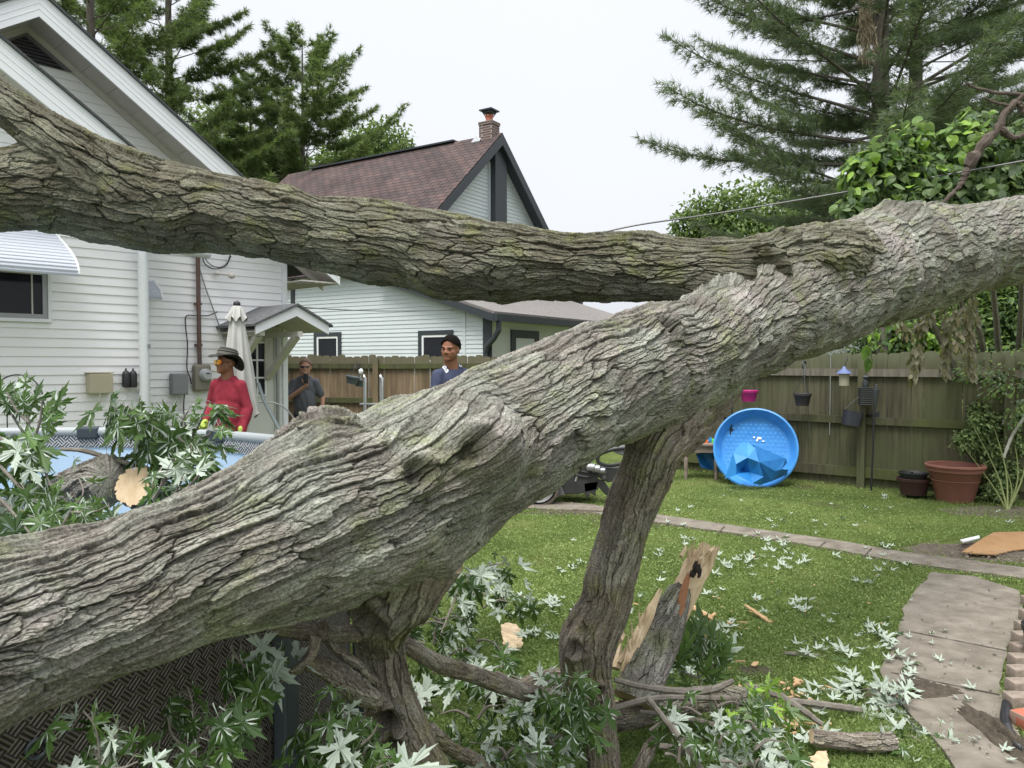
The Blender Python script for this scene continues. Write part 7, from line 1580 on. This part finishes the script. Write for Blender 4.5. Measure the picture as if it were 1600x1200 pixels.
def pine(name, label, base, H, Rr, z0, seed, mt, nb=46, tuft=.13, kneedle=9, dens=1.0, lean=(0, 0), sag=.12, trunk_r=.2, group=None, wid=.0045, gaps=.0, dead=False, top=1.0):
    """white pine: whorled limbs, side shoots and tufts of long needles"""
    r = np.random.RandomState(seed); t = thing(name, label, 'tree', tuple(base), group); base = np.array(base, float)
    m = MB(); tp = [base+np.array([lean[0]*f, lean[1]*f, H*f]) for f in np.linspace(0, 1, 14)]; m.tube([tuple(p) for p in tp], [trunk_r*(1-.9*i/13) for i in range(14)], 10); m.build('trunk', M_pinebark, t, smooth=True)
    bm_ = MB(); TP, TD = [], []
    for b in range(nb):
        f = (b+r.rand()*.6)/nb; z = z0+(H-z0)*f; az = b*2.4+r.uniform(-.4, .4); prof = (1-f)**.62*(.55+.45*min(1, f*5))*top if top == 1.0 else (1-f*.75)
        L = Rr*prof*r.uniform(.72, 1.06)+.25; d = np.array([math.cos(az), math.sin(az), .0]); o = base+np.array([lean[0]*z/H, lean[1]*z/H, z]); rise = r.uniform(-.08, .36)+.5*f
        pts = [o+d*L*s+np.array([0, 0, L*(rise*s-sag*s*s+.25*s**3)]) for s in np.linspace(0, 1, 9)]
        bm_.tube([tuple(p) for p in pts], [max(.006, .05*(L/Rr)*(1-.85*i/8)) for i in range(9)], 5, cap=False)
        side = np.array([-d[1], d[0], 0]); ns = int(11*L*dens)+4
        for k in range(ns):
            s = .30+.70*(k+r.rand())/ns; p0 = o+d*L*s+np.array([0, 0, L*(rise*s-sag*s*s+.25*s**3)]); sg = 1 if k % 2 else -1
            sl = (.30+.35*L*.3)*(1.15-s)*r.uniform(.6, 1.3)+.12; dd = unit(d*.75+side*sg*r.uniform(.4, 1.1)+np.array([0, 0, r.uniform(-.05, .45)]))
            p1 = p0+dd*sl; bm_.tube([tuple(p0), tuple(p1)], [.009, .004], 3, cap=False); q = max(2, int(sl/.10*dens))
            for j in range(q):
                w = (j+.6)/q; pp = p0+(p1-p0)*w+r.randn(3)*.03
                if r.rand() < gaps: continue
                TP.append(pp); TD.append(unit(dd+r.randn(3)*.45+np.array([0, 0, .15])))
                if r.rand() < .5: TP.append(pp+unit(side*r.choice([-1, 1])+r.randn(3)*.3)*.11); TD.append(unit(side*r.choice([-1, 1])*.8+dd*.6+np.array([0, 0, .3])))
    bm_.build('limbs', M_pinebark, t, smooth=False)
    TP, TD = np.array(TP), np.array(TD); n = len(TP); k = kneedle
    P0 = np.repeat(TP, k, 0)+r.randn(n*k, 3)*.012; D = unit(np.repeat(TD, k, 0)*.9+unit(r.randn(n*k, 3))*.75+np.array([0, 0, -.18])); Ln = tuft*r.uniform(.65, 1.15, n*k)[:, None]
    s = unit(np.cross(D, r.randn(n*k, 3)))*wid; V = np.stack([P0-s, P0+s, P0+D*Ln], 1).reshape(-1, 3); Fq = np.arange(n*k*3).reshape(-1, 3)
    # whole shoots vary together, so the crown shows light and dark clumps
    rv = np.repeat(np.clip(fbm(TP[:, 0]*1.3+seed, TP[:, 2]*1.5+TP[:, 1], seed, 3)*1.1-.1+.25*r.rand(n), 0, 1), k*3)
    link('needles', np_mesh('needles', V, Fq, False, attrs={'rnd': rv}), mt, t, kind='stuff' if False else None)
    return t, TP
b1 = P(1370, 565, 15.5); t1, _ = pine('pine_tree', 'tall pine on the right with a strip of dead tan needles on its trunk', (b1.x, 15.5, 0), 15.5, 5.4, 2.9, 5, M_pine2, nb=int(104*(.5+.5*Q)), tuft=.20, kneedle=12, wid=.0055, trunk_r=.27, sag=.20, gaps=.05, dens=1.0, group='pines on the right')
b2 = P(1424, 565, 17.5); pine('pine_tree', 'tall pine with a bare straight trunk, farther of the two on the right', (b2.x, 17.5, 0), 17, 5.2, 3.4, 8, M_pine2, nb=int(96*(.5+.5*Q)), tuft=.21, kneedle=12, wid=.0065, gaps=.05, dens=1.0, trunk_r=.25, sag=.18, group='pines on the right')
r_ = np.random.RandomState(2); 
V, Fq, rv = leaves_mesh(np.array([tuple(P(r_.normal(1355, 7), r_.uniform(-5, 92), 15.15)) for _ in range(900)]), unit(np.stack([r_.randn(900)*.3, r_.randn(900)*.3, -np.ones(900)], 1)), unit(r_.randn(900, 3)), r_.uniform(.10, .22, 900), 'needle')
V2 = V; link('dead_needles', np_mesh('dead_needles', V, Fq, False, attrs={'rnd': rv}), mat('dead_tan', (.30, .24, .16), .9, color2=(.42, .36, .25), scale=6), t1)
b3 = P(1560, 565, 21); pine('pine_tree', 'smaller dark pine at the far right edge behind the broadleaf tree', (b3.x, 21, 0), 8.5, 3.2, 2.0, 15, M_pine, nb=34, tuft=.2, kneedle=8, wid=.011, trunk_r=.15)
# pines and trees behind the left houses
b4 = P(270, 565, 34); pine('pine_tree', 'broad dark pine rising behind the white house gable', (b4.x, 34, 0), 24, 6.4, 4.0, 21, M_pine, nb=int(84*(.5+.5*Q)), tuft=.30, kneedle=13, wid=.014, trunk_r=.35, dens=.95)
b5 = P(150, 565, 24); pine('pine_tree', 'dark pine at the top left, right behind the white house roof', (b5.x, 24, 0), 18, 5, 3.5, 22, M_pine, nb=70, tuft=.26, kneedle=12, wid=.011, trunk_r=.3, dens=.9)
b6 = P(476, 565, 38); pine('pine_tree', 'pointed pine with a thin bare spire, behind the brown roof', (b6.x, 38, 0), 17.4, 7.2, 4, 23, M_pine, nb=84, tuft=.32, kneedle=12, wid=.015, trunk_r=.25, dens=.9, gaps=.1)
b6 = P(395, 565, 40); pine('pine_tree', 'lower pine filling the gap between the dark pine and the pointed pine', (b6.x, 40, 0), 16, 5.2, 3, 27, M_pine, nb=66, tuft=.34, kneedle=12, wid=.016, trunk_r=.25, dens=.9, gaps=.05)
def roundtree(label, base, cs, n, size, seed, mt=M_decid):
    t = thing('deciduous_tree', label, 'tree', tuple(base)); limbs(t, base, [c[:3] for c in cs], .14, M_pinebark); blobcloud('crown', cs, n, size, mt, 'oval', t, seed, hollow=.45); return t
def cs_(lst, Y, k=1): return [(*P(u, v, Y+dy), rx, rx*.9, rz) for u, v, rx, rz, dy in lst]
roundtree('rounded yellow green tree just above the brown roof, right of the pointed pine', (P(600, 565, 44).x, 44, 0), cs_([(570, 240, 2.0, 1.5, 0), (600, 222, 1.7, 1.3, 0), (540, 255, 2.0, 1.4, 1), (520, 285, 2.2, 1.4, 0), (615, 250, 1.4, 1.1, 1), (640, 262, 1.1, .7, 2), (560, 280, 2.2, 1.4, 0)], 44), int(9000*Q), .26, 31)
roundtree('rounded green tree beyond the service cable, centre right of the sky gap', (P(1130, 565, 34).x, 34, 0), cs_([(1110, 340, 1.5, 1.1, 0), (1090, 350, 1.2, .9, 0), (1150, 330, 1.6, 1.2, 0), (1200, 330, 1.8, 1.5, 1), (1070, 362, .8, .6, 0), (1250, 340, 2, 1.6, 1), (1160, 370, 2.5, 1.2, 0)], 34), int(9000*Q), .22, 33)
roundtree('dark leafy tree low behind the pines, mostly hidden by the trunk', (P(1330, 565, 24).x, 24, 0), cs_([(1290, 350, 1.6, 1.2, 0), (1350, 340, 1.8, 1.4, 0), (1420, 330, 1.8, 1.5, 0), (1500, 300, 2, 1.6, 0), (1560, 330, 2, 2, 0), (1400, 400, 3, 1.6, 0), (1560, 420, 3, 2, 0)], 24), int(14000*Q), .20, 35, M_hedge)
roundtree('low leafy tree between the houses behind the limb', (P(430, 565, 46).x, 46, 0), cs_([(400, 290, 3.6, 2.6, 0), (440, 300, 3.2, 2.2, 0), (350, 270, 3.2, 2.6, 0), (480, 290, 2.6, 1.6, 0), (330, 230, 3.4, 3.2, 1)], 46), int(14000*Q), .26, 37, M_pine)
